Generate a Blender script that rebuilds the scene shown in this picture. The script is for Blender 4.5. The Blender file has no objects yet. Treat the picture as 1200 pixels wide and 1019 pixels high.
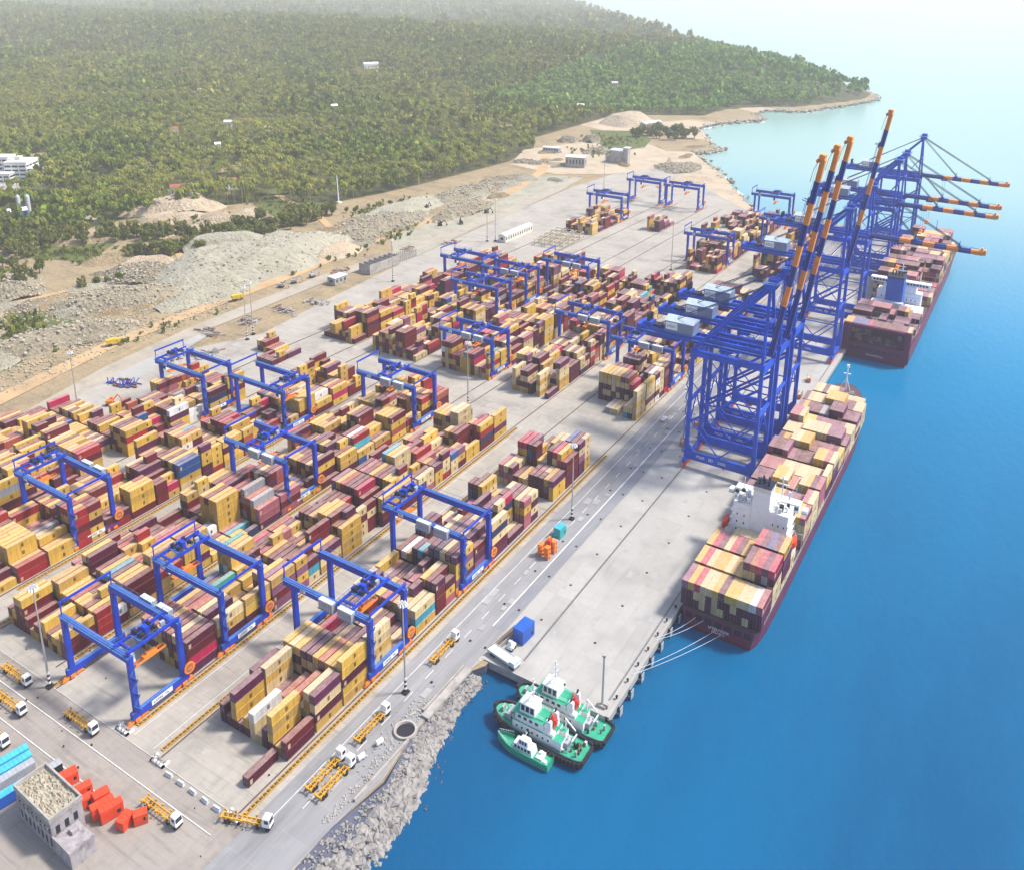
import bpy, bmesh, math, random
import numpy as np
from mathutils import Vector, Matrix
from mathutils.bvhtree import BVHTree
from mathutils.geometry import tessellate_polygon

random.seed(7)
RNG = np.random.default_rng(11)
ZS = 1.376          # vertical proportion of everything in this place
WATER = -3.0
sc = bpy.context.scene
COL = sc.collection

# ------------------------------------------------------------------ camera
CAM_H = 240.0
W_PX, H_PX = 1200.0, 1019.0
F_PX, PX, PY = 1024.0, 616.5, 278.4
R = np.array([[0.85376951, 0.52056271, 0.00959595],
              [0.1553653, -0.2371355, -0.95897256],
              [-0.49692982, 0.82023242, -0.28333645]])
cam = bpy.data.cameras.new('camera')
cam.sensor_fit = 'HORIZONTAL'; cam.sensor_width = 36.0
cam.lens = F_PX / W_PX * 36.0
cam.shift_x = (W_PX / 2 - PX) / W_PX
cam.shift_y = -(H_PX / 2 - PY) / W_PX
cam.clip_start = 1.0; cam.clip_end = 60000.0
camo = bpy.data.objects.new('camera', cam); COL.objects.link(camo)
right, down, fwd = R
camo.matrix_world = Matrix(((right[0], -down[0], -fwd[0], 0), (right[1], -down[1], -fwd[1], 0),
                            (right[2], -down[2], -fwd[2], CAM_H), (0, 0, 0, 1)))
sc.camera = camo

# ------------------------------------------------------------------ materials
def new_mat(name):
    m = bpy.data.materials.new(name); m.use_nodes = True
    nt = m.node_tree; b = nt.nodes['Principled BSDF']
    return m, nt, b

def mat(name, c, rough=0.6, metal=0.0, var=0.12, scale=0.4, bump=0.0, bscale=2.0, spec=0.5, detail=4):
    m, nt, b = new_mat(name)
    b.inputs['Roughness'].default_value = rough; b.inputs['Metallic'].default_value = metal
    b.inputs['Specular IOR Level'].default_value = spec
    tc = nt.nodes.new('ShaderNodeNewGeometry')
    if var > 0:
        n = nt.nodes.new('ShaderNodeTexNoise'); n.inputs['Scale'].default_value = scale; n.inputs['Detail'].default_value = detail
        nt.links.new(tc.outputs['Position'], n.inputs['Vector'])
        r = nt.nodes.new('ShaderNodeValToRGB'); e = r.color_ramp.elements
        e[0].position = 0.3; e[1].position = 0.7
        e[0].color = (*[x * (1 - var) for x in c], 1); e[1].color = (*[min(1, x * (1 + var)) for x in c], 1)
        nt.links.new(n.outputs['Fac'], r.inputs['Fac']); nt.links.new(r.outputs['Color'], b.inputs['Base Color'])
    else:
        b.inputs['Base Color'].default_value = (*c, 1)
    if bump > 0:
        n2 = nt.nodes.new('ShaderNodeTexNoise'); n2.inputs['Scale'].default_value = bscale; n2.inputs['Detail'].default_value = 5
        nt.links.new(tc.outputs['Position'], n2.inputs['Vector'])
        bp = nt.nodes.new('ShaderNodeBump'); bp.inputs['Strength'].default_value = bump; bp.inputs['Distance'].default_value = 1.0
        nt.links.new(n2.outputs['Fac'], bp.inputs['Height']); nt.links.new(bp.outputs['Normal'], b.inputs['Normal'])
    return m

def patch_mat(name, cols, scales, rough=0.85, bump=0.0, bscale=1.0, stretch=(1, 1, 1), lines=None, stain=None):
    """ground-like surface: three colours mixed by two noises, optional slab joints (brick) lines=(w,h,offset colour)"""
    m, nt, b = new_mat(name); L = nt.links
    b.inputs['Roughness'].default_value = rough; b.inputs['Specular IOR Level'].default_value = 0.25
    g = nt.nodes.new('ShaderNodeNewGeometry')
    mp = nt.nodes.new('ShaderNodeMapping'); mp.inputs['Scale'].default_value = stretch
    L.new(g.outputs['Position'], mp.inputs['Vector'])
    def noise(s, d=6, rgh=0.6):
        n = nt.nodes.new('ShaderNodeTexNoise'); n.inputs['Scale'].default_value = s; n.inputs['Detail'].default_value = d
        n.inputs['Roughness'].default_value = rgh
        L.new(mp.outputs['Vector'], n.inputs['Vector']); return n.outputs['Fac']
    def ramp(f, a, bb):
        r = nt.nodes.new('ShaderNodeMapRange'); r.inputs['From Min'].default_value = a; r.inputs['From Max'].default_value = bb
        L.new(f, r.inputs['Value']); return r.outputs['Result']
    def mix(f, a, bb, mode='MIX'):
        x = nt.nodes.new('ShaderNodeMix'); x.data_type = 'RGBA'; x.blend_type = mode
        L.new(f, x.inputs[0]) if not isinstance(f, float) else setattr(x.inputs[0], 'default_value', f)
        for s, i in ((a, 6), (bb, 7)):
            if isinstance(s, tuple): x.inputs[i].default_value = (*s, 1)
            else: L.new(s, x.inputs[i])
        return x.outputs[2]
    c = mix(ramp(noise(scales[0]), .38, .62), cols[0], cols[1])
    c = mix(ramp(noise(scales[1], 8, .7), .52, .7), c, cols[2])
    fine = ramp(noise(scales[2], 4), .2, .8)
    c = mix(0.35, c, mix(fine, (0.55, 0.55, 0.55), (1, 1, 1)), 'MULTIPLY')
    if stain:
        for sx, sy, rot, lo, dark in stain:
            m2 = nt.nodes.new('ShaderNodeMapping'); m2.inputs['Scale'].default_value = (sx, sy, 1); m2.inputs['Rotation'].default_value = (0, 0, rot); L.new(g.outputs['Position'], m2.inputs['Vector'])
            n3 = nt.nodes.new('ShaderNodeTexNoise'); n3.inputs['Scale'].default_value = 1; n3.inputs['Detail'].default_value = 7; n3.inputs['Roughness'].default_value = 0.65; n3.inputs['Distortion'].default_value = 0.4
            L.new(m2.outputs[0], n3.inputs['Vector'])
            c = mix(ramp(n3.outputs['Fac'], lo, lo + .16), c, mix(1.0, c, (dark, dark, dark), 'MULTIPLY'))
    if lines:
        bt = nt.nodes.new('ShaderNodeTexBrick'); bt.offset = 0; bt.squash = 1
        bt.inputs['Scale'].default_value = 1; bt.inputs['Brick Width'].default_value = lines[0]; bt.inputs['Row Height'].default_value = lines[1]
        bt.inputs['Mortar Size'].default_value = lines[2]; bt.inputs['Mortar Smooth'].default_value = 0.3
        bt.inputs['Color1'].default_value = (1, 1, 1, 1); bt.inputs['Color2'].default_value = (.9, .9, .9, 1)
        bt.inputs['Mortar'].default_value = (lines[3],) * 3 + (1,)
        L.new(g.outputs['Position'], bt.inputs['Vector'])
        c = mix(1.0, c, bt.outputs['Color'], 'MULTIPLY')
    L.new(c, b.inputs['Base Color'])
    if bump:
        bp = nt.nodes.new('ShaderNodeBump'); bp.inputs['Strength'].default_value = bump; bp.inputs['Distance'].default_value = 1.0
        L.new(noise(bscale, 6), bp.inputs['Height']); L.new(bp.outputs['Normal'], b.inputs['Normal'])
    return m

def paint_mat(name, source):
    """container paint; colour from the object or from a face attribute; weathered, up-facing faces mixed paler"""
    m, nt, b = new_mat(name); L = nt.links
    b.inputs['Roughness'].default_value = 0.55; b.inputs['Specular IOR Level'].default_value = 0.3
    if source == 'object':
        s = nt.nodes.new('ShaderNodeObjectInfo'); c = s.outputs['Color']
    else:
        s = nt.nodes.new('ShaderNodeAttribute'); s.attribute_name = 'paint'; c = s.outputs['Color']
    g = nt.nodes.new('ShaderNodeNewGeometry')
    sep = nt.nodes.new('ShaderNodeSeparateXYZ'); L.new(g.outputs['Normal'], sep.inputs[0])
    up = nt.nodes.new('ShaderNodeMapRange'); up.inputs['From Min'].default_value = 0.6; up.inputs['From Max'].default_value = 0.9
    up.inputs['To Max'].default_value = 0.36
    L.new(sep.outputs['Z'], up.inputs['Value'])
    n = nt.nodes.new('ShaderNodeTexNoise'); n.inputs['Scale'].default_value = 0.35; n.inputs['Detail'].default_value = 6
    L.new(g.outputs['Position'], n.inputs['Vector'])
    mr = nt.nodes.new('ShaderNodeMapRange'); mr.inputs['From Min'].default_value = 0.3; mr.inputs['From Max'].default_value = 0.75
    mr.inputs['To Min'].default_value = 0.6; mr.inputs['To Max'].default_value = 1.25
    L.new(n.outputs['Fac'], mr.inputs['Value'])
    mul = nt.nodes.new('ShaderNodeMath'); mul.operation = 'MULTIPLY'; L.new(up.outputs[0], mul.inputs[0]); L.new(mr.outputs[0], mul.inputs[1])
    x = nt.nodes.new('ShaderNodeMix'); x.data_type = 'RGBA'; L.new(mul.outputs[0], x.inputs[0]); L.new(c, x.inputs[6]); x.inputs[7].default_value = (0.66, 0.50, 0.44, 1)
    # rust / grime streaks
    mp = nt.nodes.new('ShaderNodeMapping'); mp.inputs['Scale'].default_value = (1.3, 1.3, 0.12); L.new(g.outputs['Position'], mp.inputs['Vector'])
    n2 = nt.nodes.new('ShaderNodeTexNoise'); n2.inputs['Scale'].default_value = 1.0; n2.inputs['Detail'].default_value = 5; L.new(mp.outputs[0], n2.inputs['Vector'])
    r2 = nt.nodes.new('ShaderNodeMapRange'); r2.inputs['From Min'].default_value = 0.35; r2.inputs['From Max'].default_value = 0.65; r2.inputs['To Min'].default_value = 0.78; r2.inputs['To Max'].default_value = 1.06
    L.new(n2.outputs['Fac'], r2.inputs['Value'])
    y = nt.nodes.new('ShaderNodeMix'); y.data_type = 'RGBA'; y.blend_type = 'MULTIPLY'; y.inputs[0].default_value = 1
    L.new(x.outputs[2], y.inputs[6]); L.new(r2.outputs[0], y.inputs[7]); L.new(y.outputs[2], b.inputs['Base Color'])
    # corrugated sheet
    w = nt.nodes.new('ShaderNodeTexWave'); w.inputs['Scale'].default_value = 1.1; w.bands_direction = 'Y'; L.new(g.outputs['Position'], w.inputs['Vector'])
    bp = nt.nodes.new('ShaderNodeBump'); bp.inputs['Strength'].default_value = 0.25; bp.inputs['Distance'].default_value = 0.05
    L.new(w.outputs['Fac'], bp.inputs['Height']); L.new(bp.outputs['Normal'], b.inputs['Normal'])
    return m

def foliage_mat(name):
    m, nt, b = new_mat(name); L = nt.links
    b.inputs['Roughness'].default_value = 0.75; b.inputs['Specular IOR Level'].default_value = 0.2
    a = nt.nodes.new('ShaderNodeAttribute'); a.attribute_name = 'paint'; L.new(a.outputs['Color'], b.inputs['Base Color'])
    tr = nt.nodes.new('ShaderNodeBsdfTranslucent'); L.new(a.outputs['Color'], tr.inputs['Color'])
    ad = nt.nodes.new('ShaderNodeMixShader'); ad.inputs[0].default_value = 0.25
    out = nt.nodes['Material Output']; L.new(b.outputs[0], ad.inputs[1]); L.new(tr.outputs[0], ad.inputs[2]); L.new(ad.outputs[0], out.inputs['Surface'])
    return m

M = {}
M['crane'] = mat('crane_blue', (0.001, 0.036, 0.43), 0.6, 0, 0.3, 0.22)
M['crane_top'] = mat('walkway_grating', (0.05, 0.14, 0.42), 0.6, 0, 0.2, 0.6)
M['sts'] = mat('quay_crane_blue', (0.0, 0.060, 0.48), 0.6, 0, 0.28, 0.2)
M['orange'] = mat('safety_orange', (0.80, 0.22, 0.02), 0.55, 0, 0.15)
M['boom_orange'] = mat('boom_orange', (0.82, 0.27, 0.03), 0.55, 0, 0.12)
M['boom_blue'] = mat('boom_blue', (0.008, 0.02, 0.22), 0.5, 0, 0.12)
M['yellow'] = mat('chassis_yellow', (0.62, 0.33, 0.02), 0.55, 0, 0.15)
M['tray'] = mat('cable_tray_yellow', (0.42, 0.24, 0.03), 0.7, 0, 0.25, 1.2)
M['tray_dark'] = mat('cable_tray_dark', (0.12, 0.07, 0.02), 0.8)
M['white'] = mat('white_paint', (0.78, 0.79, 0.80), 0.45, 0, 0.06)
M['offwhite'] = mat('offwhite_wall', (0.66, 0.64, 0.58), 0.7, 0, 0.12, 0.2)
M['cladding'] = mat('machinery_cladding', (0.17, 0.22, 0.32), 0.5, 0, 0.12)
M['cladding_roof'] = mat('machinery_roof', (0.42, 0.52, 0.60), 0.6, 0, 0.1)
M['grey'] = mat('grey_steel', (0.36, 0.38, 0.42), 0.5, 0, 0.12)
M['lgrey'] = mat('light_grey_cladding', (0.55, 0.60, 0.64), 0.5, 0, 0.08)
M['dark'] = mat('dark_rubber', (0.012, 0.012, 0.016), 0.8, 0, 0.1)
M['glass'] = mat('dark_glass', (0.015, 0.03, 0.05), 0.12, 0, 0)
M['steel'] = mat('galvanised_steel', (0.45, 0.45, 0.45), 0.45, 0.4, 0.1)
M['rail'] = mat('rail_slot', (0.05, 0.05, 0.06), 0.6, 0.2, 0.2)
M['rail_rust'] = mat('rusty_rail', (0.20, 0.11, 0.07), 0.8, 0.1, 0.25)
M['hull'] = mat('maroon_hull', (0.15, 0.010, 0.045), 0.45, 0, 0.18, 0.08)
M['hull_dark'] = mat('hull_recess', (0.012, 0.010, 0.02), 0.7)
M['deck_red'] = mat('ship_deck', (0.085, 0.05, 0.065), 0.8, 0, 0.2)
M['boot'] = mat('boot_topping', (0.10, 0.012, 0.03), 0.6, 0, 0.2)
M['green'] = mat('deck_green', (0.02, 0.33, 0.20), 0.6, 0, 0.15, 0.6)
M['navy'] = mat('tug_hull', (0.010, 0.012, 0.035), 0.5, 0, 0.2)
M['red'] = mat('bright_red', (0.62, 0.03, 0.02), 0.5, 0, 0.12)
M['cabred'] = mat('orange_red_cabin', (0.72, 0.06, 0.015), 0.55, 0, 0.12)
M['skyblue'] = mat('cyan_cabin', (0.06, 0.42, 0.62), 0.55, 0, 0.15)
M['blue'] = mat('blue_cabin', (0.012, 0.10, 0.48), 0.5, 0, 0.12)
M['teal'] = mat('teal_cabin', (0.03, 0.40, 0.42), 0.5, 0, 0.12)
M['mustard'] = mat('dumper_yellow', (0.60, 0.42, 0.02), 0.6, 0, 0.15)
M['concrete'] = patch_mat('raw_concrete', [(.44, .42, .40), (.36, .34, .32), (.24, .22, .20)], (0.3, 0.15, 2.0))
M['wall'] = patch_mat('stained_wall', [(.40, .38, .40), (.30, .28, .30), (.16, .14, .15)], (0.5, 0.35, 1.5), stretch=(1, 1, .4))
M['rope'] = mat('mooring_rope', (0.62, 0.66, 0.72), 0.8, 0, 0)
M['cable'] = mat('steel_cable', (0.03, 0.05, 0.14), 0.6, 0.2, 0)
M['timber'] = mat('bleached_timber', (0.50, 0.44, 0.33), 0.8, 0, 0.2)
M['emblem'] = mat('emblem_brown', (0.05, 0.03, 0.02), 0.6, 0, 0)
M['emblem_pale'] = mat('emblem_pale', (0.60, 0.50, 0.34), 0.6, 0, 0)
M['text_dark'] = mat('sign_lettering', (0.05, 0.06, 0.10), 0.6, 0, 0)
M['text_green'] = mat('sign_lettering_grey', (0.16, 0.20, 0.22), 0.6, 0, 0)
M['roof_red'] = mat('clay_tile_roof', (0.34, 0.09, 0.05), 0.8, 0, 0.25, 0.5)
M['roof_yellow'] = mat('pale_yellow_wall', (0.75, 0.70, 0.32), 0.8, 0, 0.12)
M['bark'] = mat('bark', (0.11, 0.075, 0.05), 0.9, 0, 0.3, 1.0)
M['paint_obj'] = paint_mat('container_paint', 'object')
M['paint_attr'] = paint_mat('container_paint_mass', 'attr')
M['leaf'] = foliage_mat('foliage')
M['dirt'] = patch_mat('sandy_ground', [(.36, .28, .165), (.30, .235, .15), (.19, .165, .10)], (0.02, 0.035, 0.5), bump=1.0, bscale=0.3, stain=[(.02, .25, .5, .53, .72), (.25, .03, .2, .55, 1.25), (.1, .1, 0, .57, .7)])
M['dirt_road'] = patch_mat('graded_earth', [(.52, .36, .195), (.45, .31, .175), (.34, .245, .15)], (0.03, 0.06, 0.4))
M['forest_floor'] = patch_mat('forest_floor', [(.060, .070, .024), (.085, .08, .035), (.11, .09, .05)], (0.012, 0.03, 0.3))
M['grassland'] = patch_mat('rough_grass', [(.085, .12, .025), (.11, .13, .04), (.17, .15, .07)], (0.03, 0.06, 0.6), bump=0.5, bscale=0.4)
M['apron'] = patch_mat('traffic_apron', [(.355, .322, .295), (.31, .282, .26), (.225, .207, .193)], (0.03, 0.05, 0.35), lines=(12.0, 6.0, 0.10, 0.85), stain=[(.04, .5, .02, .53, .76), (.3, .05, .1, .56, .84), (.12, .12, 0, .58, 1.14)])
M['yard'] = patch_mat('yard_paving', [(.43, .405, .365), (.385, .36, .325), (.29, .27, .25)], (0.02, 0.04, 0.35), lines=(13.0, 6.4, 0.10, 0.85), stain=[(.05, .6, .02, .54, .74), (.35, .04, 0, .56, .80), (.12, .12, 0, .58, 1.16)])
M['quay'] = patch_mat('quay_concrete', [(.44, .435, .42), (.405, .40, .385), (.34, .335, .325)], (0.025, 0.05, 0.4), lines=(9.0, 24.0, 0.09, 0.86), stain=[(.5, .03, .05, .56, .88), (.09, .07, 0, .56, .86), (.03, .6, .3, .6, .9), (.15, .1, 0, .6, 1.1)])
M['asphalt'] = patch_mat('quay_road', [(.315, .318, .335), (.28, .284, .30), (.22, .224, .24)], (0.04, 0.05, 0.3), stretch=(1, .25, 1), lines=(3.4, 12.0, 0.06, 1.15), stain=[(.8, .02, 0, .54, .78), (.15, .06, 0, .56, 1.2)])
M['lane'] = patch_mat('dark_lane', [(.255, .265, .295), (.225, .235, .265), (.29, .30, .325)], (0.08, 0.1, 0.4), stretch=(1, .2, 1))
M['slabs'] = patch_mat('precast_road', [(.43, .39, .32), (.385, .345, .285), (.30, .27, .225)], (0.03, 0.06, 0.5), lines=(7.0, 12.0, 0.12, 0.8))
M['rock'] = patch_mat('quarry_rock', [(.46, .42, .33), (.36, .32, .25), (.20, .18, .14)], (0.25, 0.4, 2.0))
M['riprap'] = patch_mat('armour_rock', [(.33, .315, .305), (.24, .23, .225), (.13, .125, .125)], (0.25, 0.3, 2.0))
M['heap'] = patch_mat('spoil_heap', [(.31, .275, .205), (.26, .225, .165), (.165, .145, .10)], (0.05, 0.09, 0.6), bump=1.0, bscale=0.35)
M['heap_pale'] = patch_mat('pale_aggregate', [(.39, .375, .30), (.33, .315, .25), (.24, .225, .175)], (0.05, 0.09, 0.8), bump=0.8, bscale=0.4)
M['beach'] = patch_mat('beach_sand', [(.50, .42, .31), (.44, .36, .265), (.32, .26, .19)], (0.03, 0.05, 0.5))
M['foam'] = mat('surf_foam', (0.80, 0.84, 0.84), 0.8, 0, 0.1)
M['patch'] = mat('repair_patch', (0.335, 0.335, 0.34), 0.85, 0, 0.1, 0.3)
M['line'] = mat('road_marking', (0.66, 0.66, 0.66), 0.7, 0, 0.2, 0.3)
M['slope_under'] = patch_mat('submerged_slope_gap_shade', [(.10, .11, .16), (.07, .09, .15), (.14, .13, .16)], (0.1, 0.2, 0.6))

def water_mat():
    m, nt, b = new_mat('sea_water'); L = nt.links
    b.inputs['Roughness'].default_value = 0.09; b.inputs['IOR'].default_value = 1.33; b.inputs['Specular IOR Level'].default_value = 0.24
    g = nt.nodes.new('ShaderNodeNewGeometry')
    sep = nt.nodes.new('ShaderNodeSeparateXYZ'); L.new(g.outputs['Position'], sep.inputs[0])
    def mrange(sock, a, bb, lo=0.0, hi=1.0, sm='SMOOTHSTEP'):
        r = nt.nodes.new('ShaderNodeMapRange'); r.interpolation_type = sm
        r.inputs['From Min'].default_value = a; r.inputs['From Max'].default_value = bb
        r.inputs['To Min'].default_value = lo; r.inputs['To Max'].default_value = hi
        L.new(sock, r.inputs['Value']); return r.outputs[0]
    # sand shelf north of the port: shallow, turquoise
    fy = mrange(sep.outputs['Y'], 560, 1300); fx = mrange(sep.outputs['X'], 1100, -300)
    mul = nt.nodes.new('ShaderNodeMath'); mul.operation = 'MULTIPLY'; L.new(fy, mul.inputs[0]); L.new(fx, mul.inputs[1])
    n = nt.nodes.new('ShaderNodeTexNoise'); n.inputs['Scale'].default_value = 0.011; n.inputs['Detail'].default_value = 8; n.inputs['Roughness'].default_value = .62; mp0 = nt.nodes.new('ShaderNodeMapping'); mp0.inputs['Rotation'].default_value = (0, 0, .4); mp0.inputs['Scale'].default_value = (1, .3, 1); L.new(g.outputs['Position'], mp0.inputs['Vector']); L.new(mp0.outputs[0], n.inputs['Vector'])
    nv = mrange(n.outputs['Fac'], .35, .7, 0, 1)
    a = nt.nodes.new('ShaderNodeMix'); a.data_type = 'RGBA'; a.inputs[6].default_value = (0.0, 0.070, 0.182, 1); a.inputs[7].default_value = (0.0, 0.100, 0.238, 1); L.new(nv, a.inputs[0])
    mid = nt.nodes.new('ShaderNodeMix'); mid.data_type = 'RGBA'; L.new(mrange(sep.outputs['Y'], 200, 800), mid.inputs[0]); L.new(a.outputs[2], mid.inputs[6]); mid.inputs[7].default_value = (0.0, 0.19, 0.39, 1)
    c = nt.nodes.new('ShaderNodeMix'); c.data_type = 'RGBA'; L.new(mul.outputs[0], c.inputs[0]); L.new(mid.outputs[2], c.inputs[6]); c.inputs[7].default_value = (0.26, 0.42, 0.40, 1)
    L.new(c.outputs[2], b.inputs['Base Color'])
    n1 = nt.nodes.new('ShaderNodeTexNoise'); n1.inputs['Scale'].default_value = 0.22; n1.inputs['Detail'].default_value = 7; n1.inputs['Roughness'].default_value = 0.62
    mp = nt.nodes.new('ShaderNodeMapping'); mp.inputs['Rotation'].default_value = (0, 0, 0.5); mp.inputs['Scale'].default_value = (1, .55, 1)
    L.new(g.outputs['Position'], mp.inputs['Vector']); L.new(mp.outputs[0], n1.inputs['Vector'])
    bp = nt.nodes.new('ShaderNodeBump'); bp.inputs['Strength'].default_value = 0.5; bp.inputs['Distance'].default_value = 0.8
    L.new(n1.outputs['Fac'], bp.inputs['Height']); L.new(bp.outputs['Normal'], b.inputs['Normal'])
    return m
M['water'] = water_mat()

# ------------------------------------------------------------------ mesh helpers
class MB:
    def __init__(s): s.v = []; s.f = []; s.m = []
    def add(s, vs, fs, m=0):
        o = len(s.v); s.v.extend([tuple(p) for p in vs]); s.f.extend([tuple(i + o for i in f) for f in fs]); s.m.extend([m] * len(fs)); return s
    def box(s, x0, x1, y0, y1, z0, z1, m=0, top=None):
        vs = [(x0, y0, z0), (x1, y0, z0), (x1, y1, z0), (x0, y1, z0), (x0, y0, z1), (x1, y0, z1), (x1, y1, z1), (x0, y1, z1)]
        s.add(vs, [(0, 3, 2, 1), (0, 1, 5, 4), (1, 2, 6, 5), (2, 3, 7, 6), (3, 0, 4, 7)], m)
        s.add(vs[4:], [(0, 1, 2, 3)], m if top is None else top); return s
    def frustum(s, x0, x1, y0, y1, z0, X0, X1, Y0, Y1, z1, m=0):
        vs = [(x0, y0, z0), (x1, y0, z0), (x1, y1, z0), (x0, y1, z0), (X0, Y0, z1), (X1, Y0, z1), (X1, Y1, z1), (X0, Y1, z1)]
        s.add(vs, [(0, 3, 2, 1), (0, 1, 5, 4), (1, 2, 6, 5), (2, 3, 7, 6), (3, 0, 4, 7), (4, 5, 6, 7)], m); return s
    def bar(s, p, q, w, h=None, m=0):
        p = Vector(p); q = Vector(q); d = (q - p).normalized(); h = h or w
        up = Vector((0, 0, 1)) if abs(d.z) < 0.95 else Vector((0, 1, 0))
        a = d.cross(up).normalized() * (w / 2); b = a.cross(d).normalized() * (h / 2)
        vs = [p + a + b, p - a + b, p - a - b, p + a - b, q + a + b, q - a + b, q - a - b, q + a - b]
        s.add(vs, [(3, 2, 1, 0), (4, 5, 6, 7), (0, 1, 5, 4), (1, 2, 6, 5), (2, 3, 7, 6), (3, 0, 4, 7)], m); return s
    def tube(s, p, q, r, n=6, m=0, r2=None):
        p = Vector(p); q = Vector(q); d = (q - p).normalized(); r2 = r if r2 is None else r2
        up = Vector((0, 0, 1)) if abs(d.z) < 0.9 else Vector((1, 0, 0))
        a = d.cross(up).normalized(); b = a.cross(d).normalized()
        vs = []
        for c, rr in ((p, r), (q, r2)):
            for k in range(n):
                t = 2 * math.pi * k / n; vs.append(c + a * (math.cos(t) * rr) + b * (math.sin(t) * rr))
        fs = [(k, (k + 1) % n, n + (k + 1) % n, n + k) for k in range(n)] + [tuple(range(n))[::-1], tuple(range(n, 2 * n))]
        s.add(vs, fs, m); return s
    def prism(s, poly, z0, z1, m=0, top=None):
        n = len(poly)
        vs = [(x, y, z0) for x, y in poly] + [(x, y, z1) for x, y in poly]
        s.add(vs, [(k, (k + 1) % n, n + (k + 1) % n, n + k) for k in range(n)], m)
        tris = tessellate_polygon([[Vector((x, y, 0)) for x, y in poly]])
        t2 = []
        for t in tris:
            a, b, c = [poly[i] for i in t]
            cr = (b[0] - a[0]) * (c[1] - a[1]) - (b[1] - a[1]) * (c[0] - a[0])
            t2.append(tuple(n + i for i in (t if cr > 0 else t[::-1])))
        o = len(s.v) - 2 * n
        s.f.extend([tuple(i + o for i in f) for f in t2]); s.m.extend([m if top is None else top] * len(t2)); return s
    def mesh(s, name, mats, smooth=False):
        me = bpy.data.meshes.new(name)
        me.from_pydata([(x, y, z * ZS) for x, y, z in s.v], [], s.f)
        for k in mats: me.materials.append(M[k])
        if len(mats) > 1: me.polygons.foreach_set('material_index', s.m)
        if smooth: me.polygons.foreach_set('use_smooth', [True] * len(me.polygons))
        me.update(); return me
    def build(s, name, mats, parent=None, loc=(0, 0, 0), smooth=False, rz=0):
        if isinstance(mats, str): mats = [mats]
        return place(name, s.mesh(name, mats, smooth), parent, loc, rz)

def build_each(mb, name, mats, parent, chunk=12):
    """one object per piece of mb (pieces were added one after another with `chunk` vertices each)"""
    out = []; nf = {12: 6, 4: 1}[chunk]
    for k in range(len(mb.v) // chunk):
        s = MB(); s.v = mb.v[k * chunk:(k + 1) * chunk]; s.f = [tuple(i - k * chunk for i in f) for f in mb.f[k * nf:(k + 1) * nf]]; s.m = [0] * nf
        out.append(s.build(name, mats, parent))
    return out

def place(name, me, parent=None, loc=(0, 0, 0), rz=0):
    o = bpy.data.objects.new(name, me); COL.objects.link(o)
    o.location = (loc[0], loc[1], loc[2] * ZS); o.rotation_euler = (0, 0, rz)
    if parent: o.parent = parent
    return o

def tag(o, label, cat, group=None, kind=None):
    o['label'] = label; o['category'] = cat
    if group: o['group'] = group
    if kind: o['kind'] = kind
    return o

def thing(name, label, cat, loc=(0, 0, 0), rz=0, group=None):
    o = bpy.data.objects.new(name, None); COL.objects.link(o); o.empty_display_size = 0.5
    o.location = (loc[0], loc[1], loc[2] * ZS); o.rotation_euler = (0, 0, rz)
    return tag(o, label, cat, group)

def children(o): return [c for c in bpy.data.objects if c.parent == o]
def dup(o, loc, rz=0, label=None, parent=None, kids=None):
    c = o.copy(); COL.objects.link(c)
    if parent: c.parent = parent
    else:
        c.location = (loc[0], loc[1], loc[2] * ZS); c.rotation_euler = (0, 0, rz)
    if label: c['label'] = label
    for ch in (KIDS.get(o.name) or []):
        dup(ch, None, parent=c)
    return c
KIDS = {}
def index_kids():
    KIDS.clear()
    for o in bpy.data.objects:
        if o.parent: KIDS.setdefault(o.parent.name, []).append(o)

def sheet(name, poly, z, m, label=None, cat=None, kind='structure'):
    mb = MB(); vs = [(x, y, z / ZS) for x, y in poly]
    tris = tessellate_polygon([[Vector((x, y, 0)) for x, y in poly]])
    fs = []
    for t in tris:
        a, b, c = [poly[i] for i in t]
        cr = (b[0] - a[0]) * (c[1] - a[1]) - (b[1] - a[1]) * (c[0] - a[0])
        fs.append(t if cr > 0 else t[::-1])
    mb.add(vs, fs); o = mb.build(name, [m]); o['kind'] = kind
    if label: o['label'] = label
    if cat: o['category'] = cat
    return o

def fast_mesh(name, verts, faces4, colors=None, mat_key='paint_attr'):
    """verts Nx3 (z already scaled), faces Mx4 (or Mx3), colors Mx3 per face"""
    me = bpy.data.meshes.new(name); n = faces4.shape[1]
    me.vertices.add(len(verts)); me.vertices.foreach_set('co', verts.astype(np.float32).ravel())
    me.loops.add(faces4.size); me.loops.foreach_set('vertex_index', faces4.astype(np.int32).ravel())
    me.polygons.add(len(faces4)); me.polygons.foreach_set('loop_start', (np.arange(len(faces4)) * n).astype(np.int32))
    try: me.polygons.foreach_set('loop_total', np.full(len(faces4), n, np.int32))
    except Exception: pass
    if colors is not None:
        a = me.color_attributes.new('paint', 'FLOAT_COLOR', 'CORNER')
        c = np.repeat(np.concatenate([colors, np.ones((len(colors), 1))], 1), n, axis=0)
        a.data.foreach_set('color', c.astype(np.float32).ravel())
    me.materials.append(M[mat_key]); me.polygons.foreach_set('use_smooth', np.zeros(len(faces4), bool)); me.update(calc_edges=True); me.validate(); return me

def warp(x, y):      # the yard swings very slightly inland towards its far end
    return x + 1.5e-4 * (-x - 100) * max(0.0, y - 380) if x < -150 else x

def inside(poly, x, y):
    x = np.asarray(x); y = np.asarray(y); r = np.zeros(x.shape, bool); n = len(poly)
    for i in range(n):
        x0, y0 = poly[i]; x1, y1 = poly[(i + 1) % n]
        c = ((y0 > y) != (y1 > y)) & (x < (x1 - x0) * (y - y0) / ((y1 - y0) or 1e-9) + x0)
        r ^= c
    return r

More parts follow.
